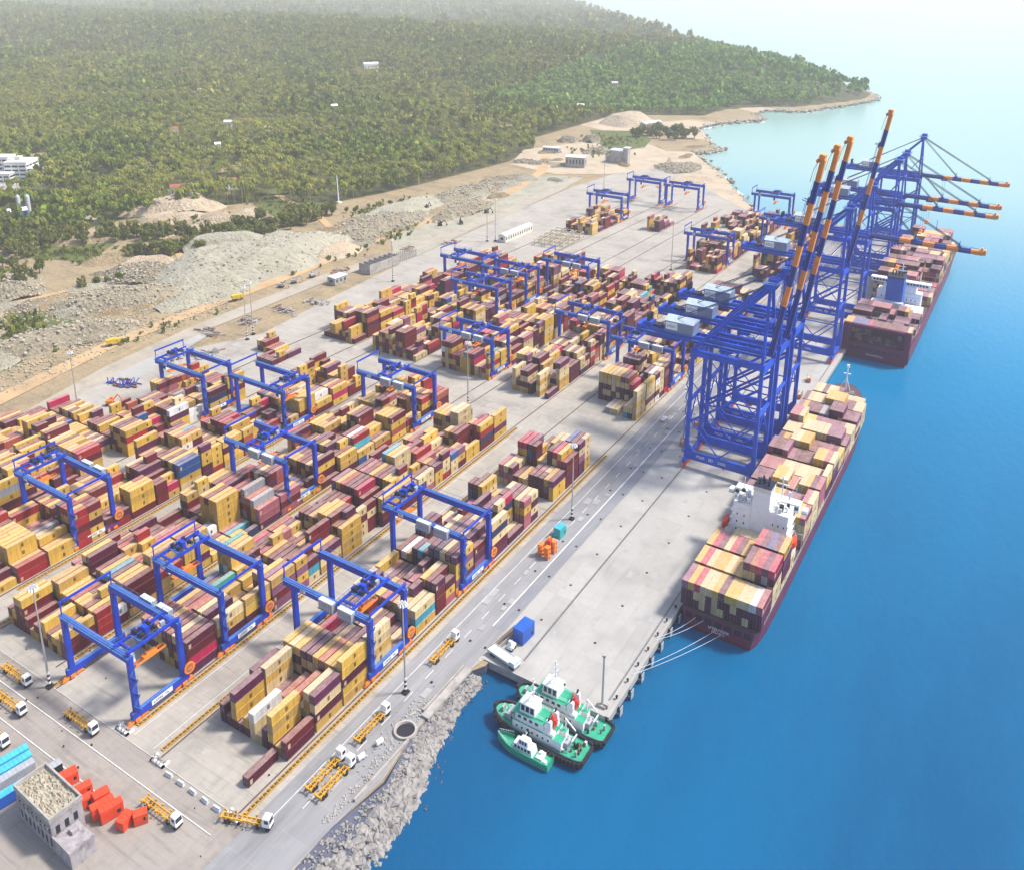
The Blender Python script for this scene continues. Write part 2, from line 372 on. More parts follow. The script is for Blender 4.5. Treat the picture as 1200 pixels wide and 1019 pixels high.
# ------------------------------------------------------------------ light, air
SUN_EL, SUN_AZ = math.radians(55), math.atan2(0.62, 0.78)      # azimuth measured from +X towards +Y
world = bpy.data.worlds.new('World'); sc.world = world; world.use_nodes = True
wn = world.node_tree; bg = wn.nodes['Background']
sky = wn.nodes.new('ShaderNodeTexSky'); sky.sky_type = 'NISHITA'; sky.sun_disc = False
sky.sun_elevation = SUN_EL; sky.sun_rotation = math.pi / 2 - SUN_AZ
sky.air_density = 1.0; sky.dust_density = 2.5; sky.ozone_density = 1.0
wn.links.new(sky.outputs[0], bg.inputs[0]); bg.inputs[1].default_value = 0.115
sun = bpy.data.lights.new('sun', 'SUN'); sun.energy = 2.7; sun.angle = math.radians(8); sun.color = (1.0, 0.92, 0.80)
suno = bpy.data.objects.new('sun', sun); COL.objects.link(suno)
sd = Vector((math.cos(SUN_EL) * math.cos(SUN_AZ), math.cos(SUN_EL) * math.sin(SUN_AZ), math.sin(SUN_EL)))
suno.rotation_euler = sd.to_track_quat('Z', 'Y').to_euler()
suno.location = (300, 500, 900)
sc.view_settings.view_transform = 'Standard'; sc.view_settings.look = 'None'
sc.view_settings.exposure = 1.0; sc.view_settings.gamma = 1.0
sc.cycles.max_bounces = 6; sc.cycles.volume_bounces = 1; sc.cycles.transparent_max_bounces = 8
sc.cycles.use_denoising = True
try: sc.cycles.denoiser = 'OPENIMAGEDENOISE'
except Exception: pass

def make_haze():
    m = bpy.data.materials.new('haze_air'); m.use_nodes = True; nt = m.node_tree; nt.nodes.clear()
    out = nt.nodes.new('ShaderNodeOutputMaterial'); v = nt.nodes.new('ShaderNodeVolumePrincipled')
    v.inputs['Color'].default_value = (0.96, 0.97, 0.97, 1); v.inputs['Density'].default_value = 0.000115
    v.inputs['Anisotropy'].default_value = 0.0
    nt.links.new(v.outputs[0], out.inputs['Volume'])
    mb = MB(); s = 26500; mb.box(-s, s, -s, s, -10 / ZS, (CAM_H + 60) / ZS)
    me = mb.mesh('haze', []); me.materials.append(m); o = place('haze', me); o['kind'] = 'stuff'
    o['label'] = 'pale coastal haze lying over the whole port'; o['category'] = 'haze'
make_haze()

# ------------------------------------------------------------------ ground, sea
COAST = [(-120, -400), (-124, 60), (-150, 100), (-150, 140), (-147, 160), (-150, 178), (-150, 212), (-147, 217), (-147, 905), (-180, 915),
         (-225, 905), (-258, 908), (-294, 968), (-330, 1030), (-360, 1085), (-395, 1130), (-424, 1172), (-446, 1205), (-432, 1225), (-420, 1258), (-446, 1275),
         (-462, 1310), (-480, 1350), (-518, 1415), (-516, 1460), (-505, 1492), (-486, 1540), (-455, 1570), (-470, 1600), (-492, 1650),
         (-488, 1705), (-455, 1722), (-418, 1738), (-400, 1800), (-362, 1895), (-338, 2020), (-352, 2090), (-420, 2200), (-560, 2450), (-900, 2900), (-1700, 4000), (-5000, 9000), (-13000, 25000)]
LAND = COAST + [(-25500, 25000), (-25500, -400)]
mb = MB(); mb.prism(LAND, -8, -0.2, 1, 0)
g = mb.build('ground', ['dirt', 'slope_under']); g['kind'] = 'structure'
mb = MB(); s = 25800
mb.add([(-s, -s, WATER), (s, -s, WATER), (s, s, WATER), (-s, s, WATER)], [(0, 1, 2, 3)])
w = mb.build('sea_water', ['water']); w['kind'] = 'structure'

FOREST_EDGE = [(-400, -1500), (200, -770), (390, -810), (460, -800), (520, -800), (600, -770), (650, -745), (692, -672), (760, -655), (827, -646), (995, -632), (1100, -655), (1180, -700), (1320, -700),
               (1430, -700), (1500, -660), (1560, -560), (1640, -560), (1720, -540), (1780, -450), (1880, -410), (2010, -360), (2090, -372), (2200, -440), (2450, -590), (2900, -930), (4000, -1730), (9000, -5030), (24500, -13000)]
FE_Y = np.array([p[0] for p in FOREST_EDGE]); FE_X = np.array([p[1] for p in FOREST_EDGE])
def forest_edge(y): return np.interp(y, FE_Y, FE_X)
def hill_h(x, y):
    """headland and the low ridge behind the port (true metres)"""
    x = np.asarray(x, float); y = np.asarray(y, float)
    c = np.interp(y, [1550, 1700, 1800, 1900, 2020, 2090, 2200, 2450, 2900], [-470, -500, -430, -372, -345, -360, -430, -570, -910])
    d = np.clip(c - x, 0, None)
    h = 38 * (1 - np.exp(-d / 190)) * np.clip((y - 1600) / 350, 0, 1) * np.clip((3300 - y) / 700, 0, 1)
    d2 = np.clip(-x - 900, 0, None)
    h = h + 30 * (1 - np.exp(-d2 / 1500)) * (0.6 + 0.4 * np.sin(x * .0021 + y * .0013) * np.cos(y * .0017 - .6)) * np.clip((y - 300) / 900, 0, 1)
    return h * np.clip(d / 25, 0, 1) ** 0.5 if False else h
sheet('forest_floor', [(x, y) for y, x in FOREST_EDGE] + [(-25000, 24500), (-25000, -400)], -0.1, 'forest_floor')
# hills: height-field sheet standing on the plain
for k, (x, y, r) in enumerate([(-980, 620, 24), (-900, 760, 20), (-1010, 700, 16), (-860, 860, 15), (-1190, 1010, 22), (-1020, 1060, 18), (-760, 700, 16), (-1240, 800, 20), (-820, 1010, 14), (-1400, 1300, 30), (-1100, 1500, 30), (-800, 1250, 18), (-950, 540, 18), (-1180, 660, 22)]):
    rr = random.Random(k); z = 1.5 + float(hill_h(x, y)) * ZS
    sheet('forest_clearing', [(x + r * rr.uniform(.6, 1.3) * math.cos(a * .63), y + r * rr.uniform(.9, 2.2) * math.sin(a * .63)) for a in range(10)], z, 'dirt' if k % 3 else 'grassland')
def hill_mesh():
    xs = np.concatenate([np.linspace(-6000, -2200, 40)[:-1], np.linspace(-2200, -335, 110)]); ys = np.concatenate([np.linspace(500, 3400, 150), np.linspace(3500, 9000, 30)])
    X, Y = np.meshgrid(xs, ys); Z = hill_h(X, Y)
    lim = forest_edge(Y); Z = np.where(X < lim + 8, Z, -6)
    Z = Z + 1.2 * np.sin(X * .05) * np.cos(Y * .043) * (Z > 3)
    Z = np.where(Z < 0.4, -6, Z)
    V = np.stack([X, Y, Z * ZS], -1).reshape(-1, 3); nx, ny = len(xs), len(ys)
    i = (np.arange(ny - 1)[:, None] * nx + np.arange(nx - 1)[None]).ravel()
    F = np.stack([i, i + 1, i + nx + 1, i + nx], 1)
    keep = (V[F][:, :, 2] > -5).any(1)
    o = place('hills', fast_mesh('hills', V, F[keep], mat_key='forest_floor')); o['kind'] = 'structure'
hill_mesh()

# port surfaces, each a sheet a few centimetres above the one below
YARD = [(-150, -50), (-150, 140), (-147.5, 160), (-150.5, 178), (-150.5, 212), (-149, 219), (-149, 905), (-258, 905), (-330, 985), (-400, 1060), (-470, 1080), (-486, 900), (-478, 700), (-470, 560), (-462, 470), (-452, 390), (-474, 340), (-486, 270), (-470, 200), (-440, 100), (-420, -50)]
sheet('yard_paving', YARD, 0.0, 'yard')
sheet('traffic_apron', [(-420, -40), (-160, -40), (-171.4, 60), (-171.4, 128.1), (-330, 128.1), (-441, 128.1)], 0.03, 'apron')
sheet('quay_road', [(-171.5, 60), (-151.5, 100), (-149.8, 140), (-147.8, 160), (-150.8, 178), (-150.8, 219), (-150.2, 905), (-171.5, 905)], 0.05, 'asphalt')
sheet('dark_lane', [(-155.2, 235), (-150.4, 235), (-150.4, 900), (-155.2, 900)], 0.10, 'lane')
mb = MB(); mb.prism([(-150, 219), (-98.5, 219), (-98.5, 910), (-150, 910)], -2.2, 0.12, 1, 0)
for y in range(221, 908, 7):
    for x in ((-100.2, -106, -112) if y > 230 else (-100.2, -106, -112, -118, -124, -130, -136, -142)):
        mb.tube((x, y, -9), (x, y, -2.2), 0.6, 8, 1)
mb.box(-99.4, -97.9, 219, 909, -1.6, 0.35, 0)
q = mb.build('quay_deck', ['quay', 'concrete']); q['kind'] = 'structure'
ROAD = [(-452, 150), (-466, 220), (-487, 300), (-497, 380), (-499, 500), (-490, 610), (-487, 760), (-496, 870), (-505, 960)]
def ribbon(pts, w):
    l, r = [], []
    for i, (x, y) in enumerate(pts):
        a = pts[max(0, i - 1)]; b = pts[min(len(pts) - 1, i + 1)]; dx, dy = b[0] - a[0], b[1] - a[1]; k = math.hypot(dx, dy)
        l.append((x - dy / k * w / 2, y + dx / k * w / 2)); r.append((x + dy / k * w / 2, y - dx / k * w / 2))
    return l + r[::-1]
sheet('precast_road', ribbon(ROAD, 15), 0.06, 'slabs')
sheet('earth_road', ribbon([(-488, 150), (-505, 237), (-523, 321), (-528, 426), (-528, 500), (-536, 582), (-538, 687), (-535, 847), (-560, 960), (-610, 1060)], 13), 0.10, 'dirt_road')
sheet('track', ribbon([(-528, 470), (-555, 545), (-575, 600), (-640, 640), (-760, 690)], 8), 0.12, 'dirt_road')
sheet('track', ribbon([(-600, 260), (-655, 330), (-640, 400), (-596, 430), (-560, 425), (-532, 440)], 7), 0.14, 'dirt_road')
sheet('track', ribbon([(-540, 460), (-585, 452), (-640, 470), (-690, 500), (-735, 520), (-800, 560)], 7), 0.16, 'dirt_road')
sheet('pale_apron', [(-462, 300), (-473, 285), (-500, 340), (-500, 372), (-482, 372)], 0.02, 'quay')
sheet('pale_apron', [(-470, 560), (-480, 700), (-488, 900), (-520, 960), (-560, 930), (-545, 760), (-548, 640)], 0.01, 'heap_pale')
sheet('clearing', [(-540, 960), (-620, 980), (-660, 1080), (-620, 1180), (-540, 1240), (-470, 1180), (-440, 1080), (-480, 1000)], 0.01, 'beach')
sheet('beach', [(-258, 905), (-294, 966), (-330, 1028), (-360, 1083), (-395, 1128), (-424, 1170), (-446, 1203), (-480, 1190), (-440, 1110), (-400, 1050), (-340, 985), (-290, 930)], 0.03, 'beach')
sheet('beach', [(-462, 1312), (-480, 1352), (-518, 1417), (-516, 1460), (-505, 1490), (-560, 1500), (-600, 1440), (-530, 1350), (-500, 1310)], 0.03, 'beach')
sheet('beach', [(-492, 1648), (-488, 1703), (-457, 1720), (-500, 1730), (-540, 1690)], 0.03, 'beach')
sheet('cleared_hillside', [(-560, 1330), (-600, 1440), (-640, 1480), (-700, 1460), (-700, 1330), (-640, 1300)], 0.02, 'beach')
for pts in ([(-540, 255), (-585, 262), (-640, 300), (-640, 335), (-600, 345), (-560, 320)], [(-545, 1130), (-600, 1200), (-660, 1290), (-590, 1330), (-540, 1270), (-520, 1200)],
            [(-640, 600), (-740, 640), (-740, 680), (-670, 690), (-640, 650)], [(-700, 420), (-760, 400), (-790, 450), (-740, 480)]):
    sheet('rough_grass', pts, 0.03, 'grassland', 'low rough grass growing among the spoil heaps', 'grass', 'stuff')
# surf along the beaches
def surf():
    pts = [p for p in COAST if 900 < p[1] < 2000]; mb = MB(); n = 0
    for a, b in zip(pts, pts[1:]):
        L = math.hypot(b[0] - a[0], b[1] - a[1]); k = max(1, int(L / 14)); nx, ny = (b[1] - a[1]) / L, -(b[0] - a[0]) / L
        for i in range(k):
            t = (i + random.random()) / k; x = a[0] + (b[0] - a[0]) * t + nx * random.uniform(1, 7); y = a[1] + (b[1] - a[1]) * t + ny * random.uniform(1, 7)
            l = random.uniform(4, 13); w = random.uniform(.8, 2.6); dx, dy = (b[0] - a[0]) / L * l, (b[1] - a[1]) / L * l
            mb.add([(x - dx, y - dy, WATER + .06), (x + nx * w, y + ny * w, WATER + .06), (x + dx, y + dy, WATER + .06), (x - nx * w, y - ny * w, WATER + .06)], [(0, 1, 2, 3)])
    o = mb.build('surf', ['foam']); tag(o, 'white surf breaking along the beach and headland', 'surf', kind='stuff')
surf()

# painted lines
mb = MB()
def stripe(x0, x1, y0, y1, z=0.16): mb.add([(x0, y0, z), (x1, y0, z), (x1, y1, z), (x0, y1, z)], [(0, 1, 2, 3)])
stripe(-155.9, -155.4, 235, 900)
stripe(-167.2, -166.95, 130, 900)
for y in range(140, 900, 12):
    stripe(-161.6, -161.35, y, y + 5)
stripe(-330, -178, 119.6, 119.9); stripe(-330, -200, 110.6, 110.9)
stripe(-330, -178, 127.8, 127.95)
for x in (-218, -228): stripe(x, x + .2, 130, 375)
o = mb.build('road_markings', ['line']); o['kind'] = 'structure'
# faded patches and worn repairs on the pavement
mb = MB()
for _ in range(46):
    x = random.uniform(-146, -104); y = random.uniform(225, 560); a, b = random.uniform(1, 4), random.uniform(1, 5)
    mb.add([(x, y, .15), (x + a, y, .15), (x + a, y + b, .15), (x, y + b, .15)], [(0, 1, 2, 3)])
for _ in range(30):
    x = random.uniform(-170, -158); y = random.uniform(140, 560); a, b = random.uniform(1.5, 3), random.uniform(2, 6)
    mb.add([(x, y, .15), (x + a, y, .15), (x + a, y + b, .15), (x, y + b, .15)], [(0, 1, 2, 3)])
o = mb.build('pavement_patches', ['patch', 'line']); o['kind'] = 'structure'
mb = MB()
for y in range(200, 900, 24):
    for x in (-158.6, -151.8, -141.5, -118): mb.box(x - .45, x + .45, y - .45, y + .45, .1, .2)
for k in range(22):
    x = random.uniform(-300, -165); y = random.uniform(104, 148); s = random.uniform(.1, .22); mb.box(x - s, x + s, y - s, y + s, .02, .25 + s)
o = mb.build('drain_covers', ['dark']); o['kind'] = 'structure'
# ------------------------------------------------------------------ rock and rubble
def rock_proto(n, seed):
    bm = bmesh.new(); bmesh.ops.create_icosphere(bm, subdivisions=1, radius=1); r = np.random.default_rng(seed)
    V = np.array([v.co[:] for v in bm.verts]); F = np.array([[v.index for v in f.verts] for f in bm.faces]); bm.free()
    V = V * (0.75 + 0.5 * r.random((len(V), 1))) * np.array([1, .8, .7]); return V, F
ROCKS = [rock_proto(0, k) for k in range(5)]
def scatter_rocks(name, P, S, mat_key, label):
    vs, fs, o = [], [], 0
    for (p, s) in zip(P, S):
        V, F = ROCKS[random.randrange(5)]
        a = random.uniform(0, 6.28); c, d = math.cos(a), math.sin(a)
        Q = V * s * np.array([random.uniform(.7, 1.3), random.uniform(.7, 1.3), random.uniform(.6, 1.1)])
        Q = np.stack([Q[:, 0] * c - Q[:, 1] * d, Q[:, 0] * d + Q[:, 1] * c, Q[:, 2]], 1) + np.array(p)
        Q[:, 2] *= ZS; vs.append(Q); fs.append(F + o); o += len(Q)
    ob = place(name, fast_mesh(name, np.concatenate(vs), np.concatenate(fs), mat_key=mat_key)); tag(ob, label, 'rocks', kind='stuff'); return ob

# rubble slope that runs down into the sea beside the truck lanes
edge_top = [(-120, 40), (-135, 90), (-152, 125), (-149, 145), (-146, 160), (-149, 172), (-150, 180), (-150, 190), (-149.5, 200), (-149, 212)]
edge_low = [(-102, 40), (-116, 90), (-134, 125), (-134, 145), (-135, 157), (-137.5, 168), (-141.5, 178), (-144, 190), (-146, 200), (-146, 212)]
mb = MB()
for i in range(len(edge_top) - 1):
    a, b, c, d = edge_top[i], edge_low[i], edge_low[i + 1], edge_top[i + 1]
    for t0, t1 in ((0, .5), (.5, 1)):
        f = lambda p, q, t: (p[0] + (q[0] - p[0]) * t, p[1] + (q[1] - p[1]) * t, -0.1 - 3.6 * t)
        mb.add([f(a, b, t0), f(a, b, t1), f(d, c, t1), f(d, c, t0)], [(0, 1, 2, 3)])
o = mb.build('rubble_slope', ['slope_under']); o['kind'] = 'structure'  # shade between the rocks put into the slope's dark colour
P, S = [], []
for k in range(3900):
    t = random.random() * (len(edge_top) - 1); i = int(t); u = t - i
    a = [edge_top[i][j] + (edge_top[i + 1][j] - edge_top[i][j]) * u for j in (0, 1)]; b = [edge_low[i][j] + (edge_low[i + 1][j] - edge_low[i][j]) * u for j in (0, 1)]
    w = random.random() ** .8; w = 0.04 + w * 1.05
    P.append((a[0] + (b[0] - a[0]) * w, a[1] + (b[1] - a[1]) * w, -0.1 - 3.5 * w)); S.append(random.uniform(.3, .8) if w < .35 else random.choice([random.uniform(.45, .9), random.uniform(.8, 1.9)]))
scatter_rocks('riprap', P, S, 'riprap', 'grey armour rocks sloping from the truck lanes into the sea')
P, S = [], []
for k in range(45):
    t = random.random() ** 1.3 * 1.0; y = 160 + 55 * random.random(); x = np.interp(y, [157, 168, 178, 190, 200, 212], [-132, -135, -140, -144, -146, -146]) + abs(random.gauss(0, 1.3)) + .2
    P.append((x, y, WATER + random.uniform(-.5, .12))); S.append(random.uniform(.4, .9))
scatter_rocks('shore_rocks', P, S, 'slope_under', 'dark wet rocks awash along the foot of the sea wall')
P, S = [], []
for k in range(900):
    i = random.choice([j for j in range(len(COAST) - 1) if 900 < COAST[j][1] < 2100]); u = random.random(); a, b = COAST[i], COAST[i + 1]
    if random.random() < .5 and not (1180 < a[1] < 1300 or a[1] > 1500): continue
    P.append((a[0] + (b[0] - a[0]) * u + random.gauss(0, 4), a[1] + (b[1] - a[1]) * u + random.gauss(0, 4), WATER + random.uniform(0, 3))); S.append(random.uniform(1, 4.2))
scatter_rocks('headland_rocks', P, S, 'rock', 'brown rocks along the cove and the headland shore')

# spoil heaps: lumpy mounds of quarried stone
HEAPS = [  # name mat x y rx ry rot h lumps
    ('heap_pale', -575, 500, 46, 92, .30, 15, .9), ('heap_pale', -548, 425, 22, 46, .2, 5, .9), ('heap', -630, 425, 24, 40, .9, 6, 1.3), ('heap', -690, 345, 32, 30, .3, 7, 1.4),
    ('heap', -592, 372, 26, 46, .25, 7, 1.5), ('heap', -560, 300, 22, 58, .22, 6, 1.6), ('heap', -612, 268, 26, 30, .2, 6, 1.5), ('heap', -560, 640, 26, 70, .05, 7, 1.4),
    ('heap', -530, 745, 18, 60, .0, 5, 1.3), ('heap_pale', -590, 720, 30, 60, .0, 4, .8), ('heap', -575, 820, 24, 50, .1, 4, 1.1), ('heap', -560, 235, 20, 34, .2, 5, 1.4),
    ('beach', -790, 580, 26, 60, .55, 10, 1.6), ('beach', -700, 575, 16, 34, .6, 6, 1.4), ('heap', -640, 1180, 18, 16, .0, 6, .9), ('heap', -610, 1200, 18, 16, .0, 7, .9), ('heap', -560, 1130, 16, 20, .0, 4, .9),
    ('heap_pale', -640, 520, 22, 40, .4, 9, .8), ('heap_pale', -600, 545, 18, 26, .2, 10, .8), ('beach', -540, 560, 18, 30, .1, 6, .7), ('heap_pale', -575, 690, 18, 34, .1, 7, .8), ('beach', -650, 440, 16, 24, .3, 6, .8), ('beach', -640, 1400, 46, 60, .3, 14, .8), ('beach', -380, 1010, 26, 50, .5, 4, .8), ('heap', -420, 1085, 30, 40, .7, 4, 1.0), ('heap_pale', -850, 500, 22, 30, .4, 6, .6)]
_r = random.Random(5)
for _ in range(26): HEAPS.append((_r.choice(['heap', 'heap', 'dirt', 'heap_pale']), _r.uniform(-660, -545), _r.uniform(240, 420), _r.uniform(8, 18), _r.uniform(10, 26), _r.uniform(0, 1), _r.uniform(1.5, 4), 1.0))
for _ in range(26): HEAPS.append((_r.choice(['heap', 'heap', 'dirt', 'heap_pale']), _r.uniform(-600, -520), _r.uniform(560, 930), _r.uniform(6, 14), _r.uniform(10, 26), _r.uniform(0, .4), _r.uniform(1.2, 3.4), 1.0))
for _ in range(14): HEAPS.append((_r.choice(['dirt', 'beach', 'heap']), _r.uniform(-780, -640), _r.uniform(420, 640), _r.uniform(8, 18), _r.uniform(12, 30), _r.uniform(0, 1), _r.uniform(2, 5), .8))
for _ in range(16): HEAPS.append((_r.choice(['dirt', 'beach', 'heap']), _r.uniform(-640, -430), _r.uniform(1000, 1260), _r.uniform(6, 14), _r.uniform(8, 22), _r.uniform(0, 1), _r.uniform(1.2, 3), .8))
HEAP_P, HEAP_S = [], []
for hi, (mk, x, y, rx, ry, rot, h, lump) in enumerate(HEAPS):
    n = 64; u = np.linspace(-1, 1, n); U, Vv = np.meshgrid(u, u); r = np.sqrt(U ** 2 + Vv ** 2)
    th = np.arctan2(Vv, U); rg = np.random.default_rng(hi); ph = rg.random(6) * 6.28
    edge = 1 + .14 * np.sin(2 * th + ph[0]) + .10 * np.sin(3 * th + ph[1]) + .06 * np.sin(5 * th + ph[2])
    q = np.clip(1 - r / edge * 1.02, -0.25, 1)
    Z = h * np.minimum(np.clip(q, 0, 1) * 1.9, 0.72 + .28 * np.clip(q, 0, 1)) + np.where(q < 0, q * 6, 0)
    Z += np.where(q > 0.02, (rg.random((n, n)) - .5) * lump * np.clip(q * 6, 0, 1), 0) + np.where(q > 0, .12 * h * np.sin(4 * U + ph[3]) * np.cos(3.3 * Vv + ph[4]) * np.clip(q * 3, 0, 1), 0)
    c, s = math.cos(rot), math.sin(rot)
    X = x + (U * rx) * c + (Vv * ry) * s; Y = y - (U * rx) * s + (Vv * ry) * c
    i = (np.arange(n - 1)[:, None] * n + np.arange(n - 1)[None]).ravel(); F = np.stack([i, i + 1, i + n + 1, i + n], 1)
    V3 = np.stack([X, Y, (Z - .2) * ZS], -1).reshape(-1, 3); keep = (V3[F][:, :, 2] > -.6).any(1)
    o = place('spoil_heap', fast_mesh('spoil_heap', V3, F[keep], mat_key=mk)); o['kind'] = 'structure'
    if mk == 'heap' or hi < 2:
        idx = np.argwhere(q > .03); rg.shuffle(idx)
        for a, b in idx[:int(rx * ry * (.30 if mk == 'heap' else .12))]:
            HEAP_P.append((X[a, b] + random.uniform(-.6, .6), Y[a, b] + random.uniform(-.6, .6), Z[a, b])); HEAP_S.append(random.uniform(.5, 1.7) * (1 if mk == 'heap' else .7))
for _ in range(2200):
    HEAP_P.append((random.uniform(-650, -510), random.uniform(240, 420), 0.1)); HEAP_S.append(random.uniform(.4, 1.2))
for _ in range(900):
    HEAP_P.append((random.uniform(-600, -545), random.uniform(560, 900), 0.1)); HEAP_S.append(random.uniform(.4, 1.1))
scatter_rocks('quarried_stone', HEAP_P, HEAP_S, 'rock', 'broken quarry stone strewn over the spoil heaps')

# ------------------------------------------------------------------ containers
PAL = {'yellow': (.62, .385, .060), 'ochre': (.52, .325, .080), 'tan': (.62, .485, .27), 'burgundy': (.125, .005, .014), 'maroon': (.080, .004, .026), 'plum': (.095, .012, .060), 'rose': (.34, .10, .13), 'mauve': (.21, .075, .15),
       'red': (.30, .012, .016), 'crimson': (.42, .008, .070), 'rust': (.34, .08, .04), 'blue': (.018, .075, .26), 'navy': (.020, .028, .085), 'cyan': (.05, .34, .46), 'teal': (.05, .36, .33), 'grey': (.30, .31, .34), 'white': (.72, .73, .74)}
MIX = {'west': dict(yellow=32, ochre=14, tan=5, burgundy=30, red=8, rust=3, maroon=9, plum=3, rose=3, blue=1.2, navy=.6, cyan=.5, grey=1, white=.8, crimson=2),
       'mid': dict(yellow=24, ochre=12, tan=13, burgundy=20, maroon=16, plum=9, rose=5, mauve=2, red=5, rust=1, crimson=4, blue=1, navy=1, cyan=.6, teal=.6, grey=.8, white=.8),
       'east': dict(yellow=12, ochre=7, tan=25, burgundy=10, maroon=22, plum=20, rose=4, mauve=6, crimson=3.5, rust=.6, navy=1.5, blue=1, cyan=.9, teal=.5, grey=.6, white=.5),
       'ship': dict(yellow=15, tan=30, ochre=2, plum=14, maroon=10, mauve=14, rose=12, crimson=3, white=1.5, blue=.6, grey=1)}
def pick(mix):
    k = list(MIX[mix]); return random.choices(k, [MIX[mix][q] for q in k])[0]
CW, CH, L40, L20 = 2.44, 2.62, 12.19, 6.06
BOX = []     # dicts: x y(min) z l colour block row bay tier top
def stack(x, y, z0, colours, l, blk, row, bay):
    n = len(colours)
    for t, c in enumerate(colours):
        BOX.append(dict(x=x + random.uniform(-.05, .05), y=y + random.uniform(-.08, .08), z=z0 + t * CH, l=l, c=c, blk=blk, row=row, bay=bay, t=t, n=n))
def runs(n, wts):
    out = []
    while len(out) < n:
        k = random.choice([1, 1, 1, 2, 2, 3, 3, 4, 5]); h = random.choices(range(len(wts)), wts)[0]
        out += [(h, len(out))] * k
    return out[:n]
PITCH = 13.15
def block(blk, xr, y0, y1, mix, wts, nrow=11, fixed={}, prob20=.28, taper=0):
    nb = int((y1 - y0) / PITCH)
    for b in range(nb):
        y = y0 + b * PITCH; w = list(wts)
        if random.random() < .10: w = [w[0] + 2, w[1] + 2, w[2] + 1] + [q * .3 for q in w[3:]]
        hs = fixed.get(b) or runs(nrow, w)
        fav = pick(mix)
        for r in range(nrow):
            h = hs[r][0] if isinstance(hs[r], tuple) else hs[r]
            if isinstance(h, list): cols = h
            else:
                if r == 0 or (isinstance(hs[r], tuple) and hs[r][1] == r) or random.random() < .4: fav = pick(mix)
                cols = [(fav if random.random() < .5 else pick(mix)) for _ in range(h)]
            if not cols: continue
            x = warp(xr - 2.4 - r * 2.86, y) if y > 380 else xr - 2.4 - r * 2.86
            if not isinstance(h, list) and random.random() < prob20:
                stack(x, y, .03, cols, L20, blk, r, b)
                c2 = [pick(mix) for _ in range(max(0, min(5, len(cols) + random.choice([-1, 0, 0, 1]))))]
                stack(x, y + 6.14, .03, c2, L20, blk, r, b)
            else: stack(x, y, .03, cols, L40, blk, r, b)
Y_, O_, T_, B_, N_, P_ = 'yellow', 'ochre', 'tan', 'burgundy', 'maroon', 'plum'
WT = [.12, .8, 2.2, 3.2, 2.8, 1.3]
block('A', -176.5, 149.5, 372, 'east', [.15, .9, 2.2, 3.2, 2.8, 1.3], fixed={
    0: [[N_, 'burgundy'], [O_], [N_, Y_, O_, Y_], [N_, P_], [T_], [T_, T_, 'white'], [P_, Y_], [P_], [N_, Y_, Y_, P_], [P_], [N_, N_]],
    1: [[O_, N_, T_, P_], [N_, T_, O_, T_], [N_, T_], [O_, T_, 'rust'], [T_], [N_, 'rust'], [N_], [P_], [T_, T_, O_, T_], [N_, P_, T_], [N_, T_, P_]],
    2: [[O_, Y_, N_, Y_, Y_], [T_, O_, T_, Y_], [N_, N_, T_, Y_], [P_, O_, N_, 'rust'], [N_, P_, T_, Y_], [N_, P_, T_, P_], [T_, N_, T_, P_], [N_, T_, P_, Y_], [N_, T_, N_, T_], [N_, O_, N_, Y_], [N_, Y_]],
    3: [[O_, T_, O_, T_, T_], [N_, P_], [P_, P_], [N_, T_, P_], [P_, P_], [N_, P_], [N_, T_], [N_, P_], [N_, P_, 'crimson'], [P_, T_], [N_]]})
stack(-181.9, 136.3, .03, ['maroon'], L40, 'A', 1, -1)
block('B', -232, 156.5, 371, 'mid', WT, fixed={
    0: [[P_, 'crimson', B_, N_], [O_, N_, T_, B_], [N_, O_, B_, T_], [O_, B_, N_, B_], [O_, T_, N_, B_], [B_, O_, O_, Y_], [O_, N_, T_, B_], [T_, B_, O_, 'rust'], [O_, N_, B_, 'rust'], [B_, O_], [O_, B_]],
    1: [[O_, N_, O_, T_], [T_, O_, N_], [O_, N_, B_, P_], [O_, B_, O_, T_], [O_, O_, B_, 'rust'], [O_, B_], [B_, O_, 'red'], [O_, O_, B_], [B_, Y_, Y_], [O_, B_], [Y_]],
    2: [[O_, B_, Y_, O_], [O_, Y_], [B_, Y_], [P_], ['navy'], [O_], [O_, O_], [B_, O_, 'teal'], [O_, 'grey'], [B_, B_], [O_, 'blue']]})
block('C', -277, 138, 380, 'west', [.1, .8, 2.3, 3.2, 2.8, 1.2], nrow=13, fixed={
    0: [[B_, B_, Y_], [O_, Y_], [B_, Y_], [O_, B_], [B_, Y_, Y_], [B_, B_], [Y_, B_], [O_], [B_, B_], [B_, B_, B_, Y_], [B_, B_, B_, Y_], [B_, Y_], [O_, B_]]})
block('D', -333, 100, 376, 'west', [.1, .9, 2.3, 3.0, 2.8, 1.2], nrow=12)
block('E', -383.5, 120, 326, 'west', [.15, 1.0, 2.4, 3.0, 2.4, .9], nrow=12)
block('F', -424, 138, 264, 'west', [.5, 1.6, 2.6, 2.2, 1.0, .2], nrow=16)
block('G', -480, 170, 226, 'west', [2.5, 2.2, 1.6, .4, .2, 0], nrow=4)
E5 = [.1, .6, 1.4, 2.4, 3.2, 2.6]
block('A2', -176.5, 415, 640, 'east', E5, fixed={0: [[O_, T_, O_, T_, T_], ['navy', T_], ['cyan', T_], [], [T_], [T_], ['grey'], [], [], [], []],
    1: [[T_, P_, T_, T_, Y_], [N_, T_, T_, Y_], [T_, P_, Y_], [P_, N_, N_, 'crimson'], [P_, T_, N_, T_, 'rust'], [T_, P_, N_, T_, P_], [P_, T_, P_, T_, Y_], [P_, N_, T_, T_, T_], [N_, T_, P_, T_, Y_], [N_, T_, P_, T_, Y_], [N_, P_, N_, T_, T_]]})
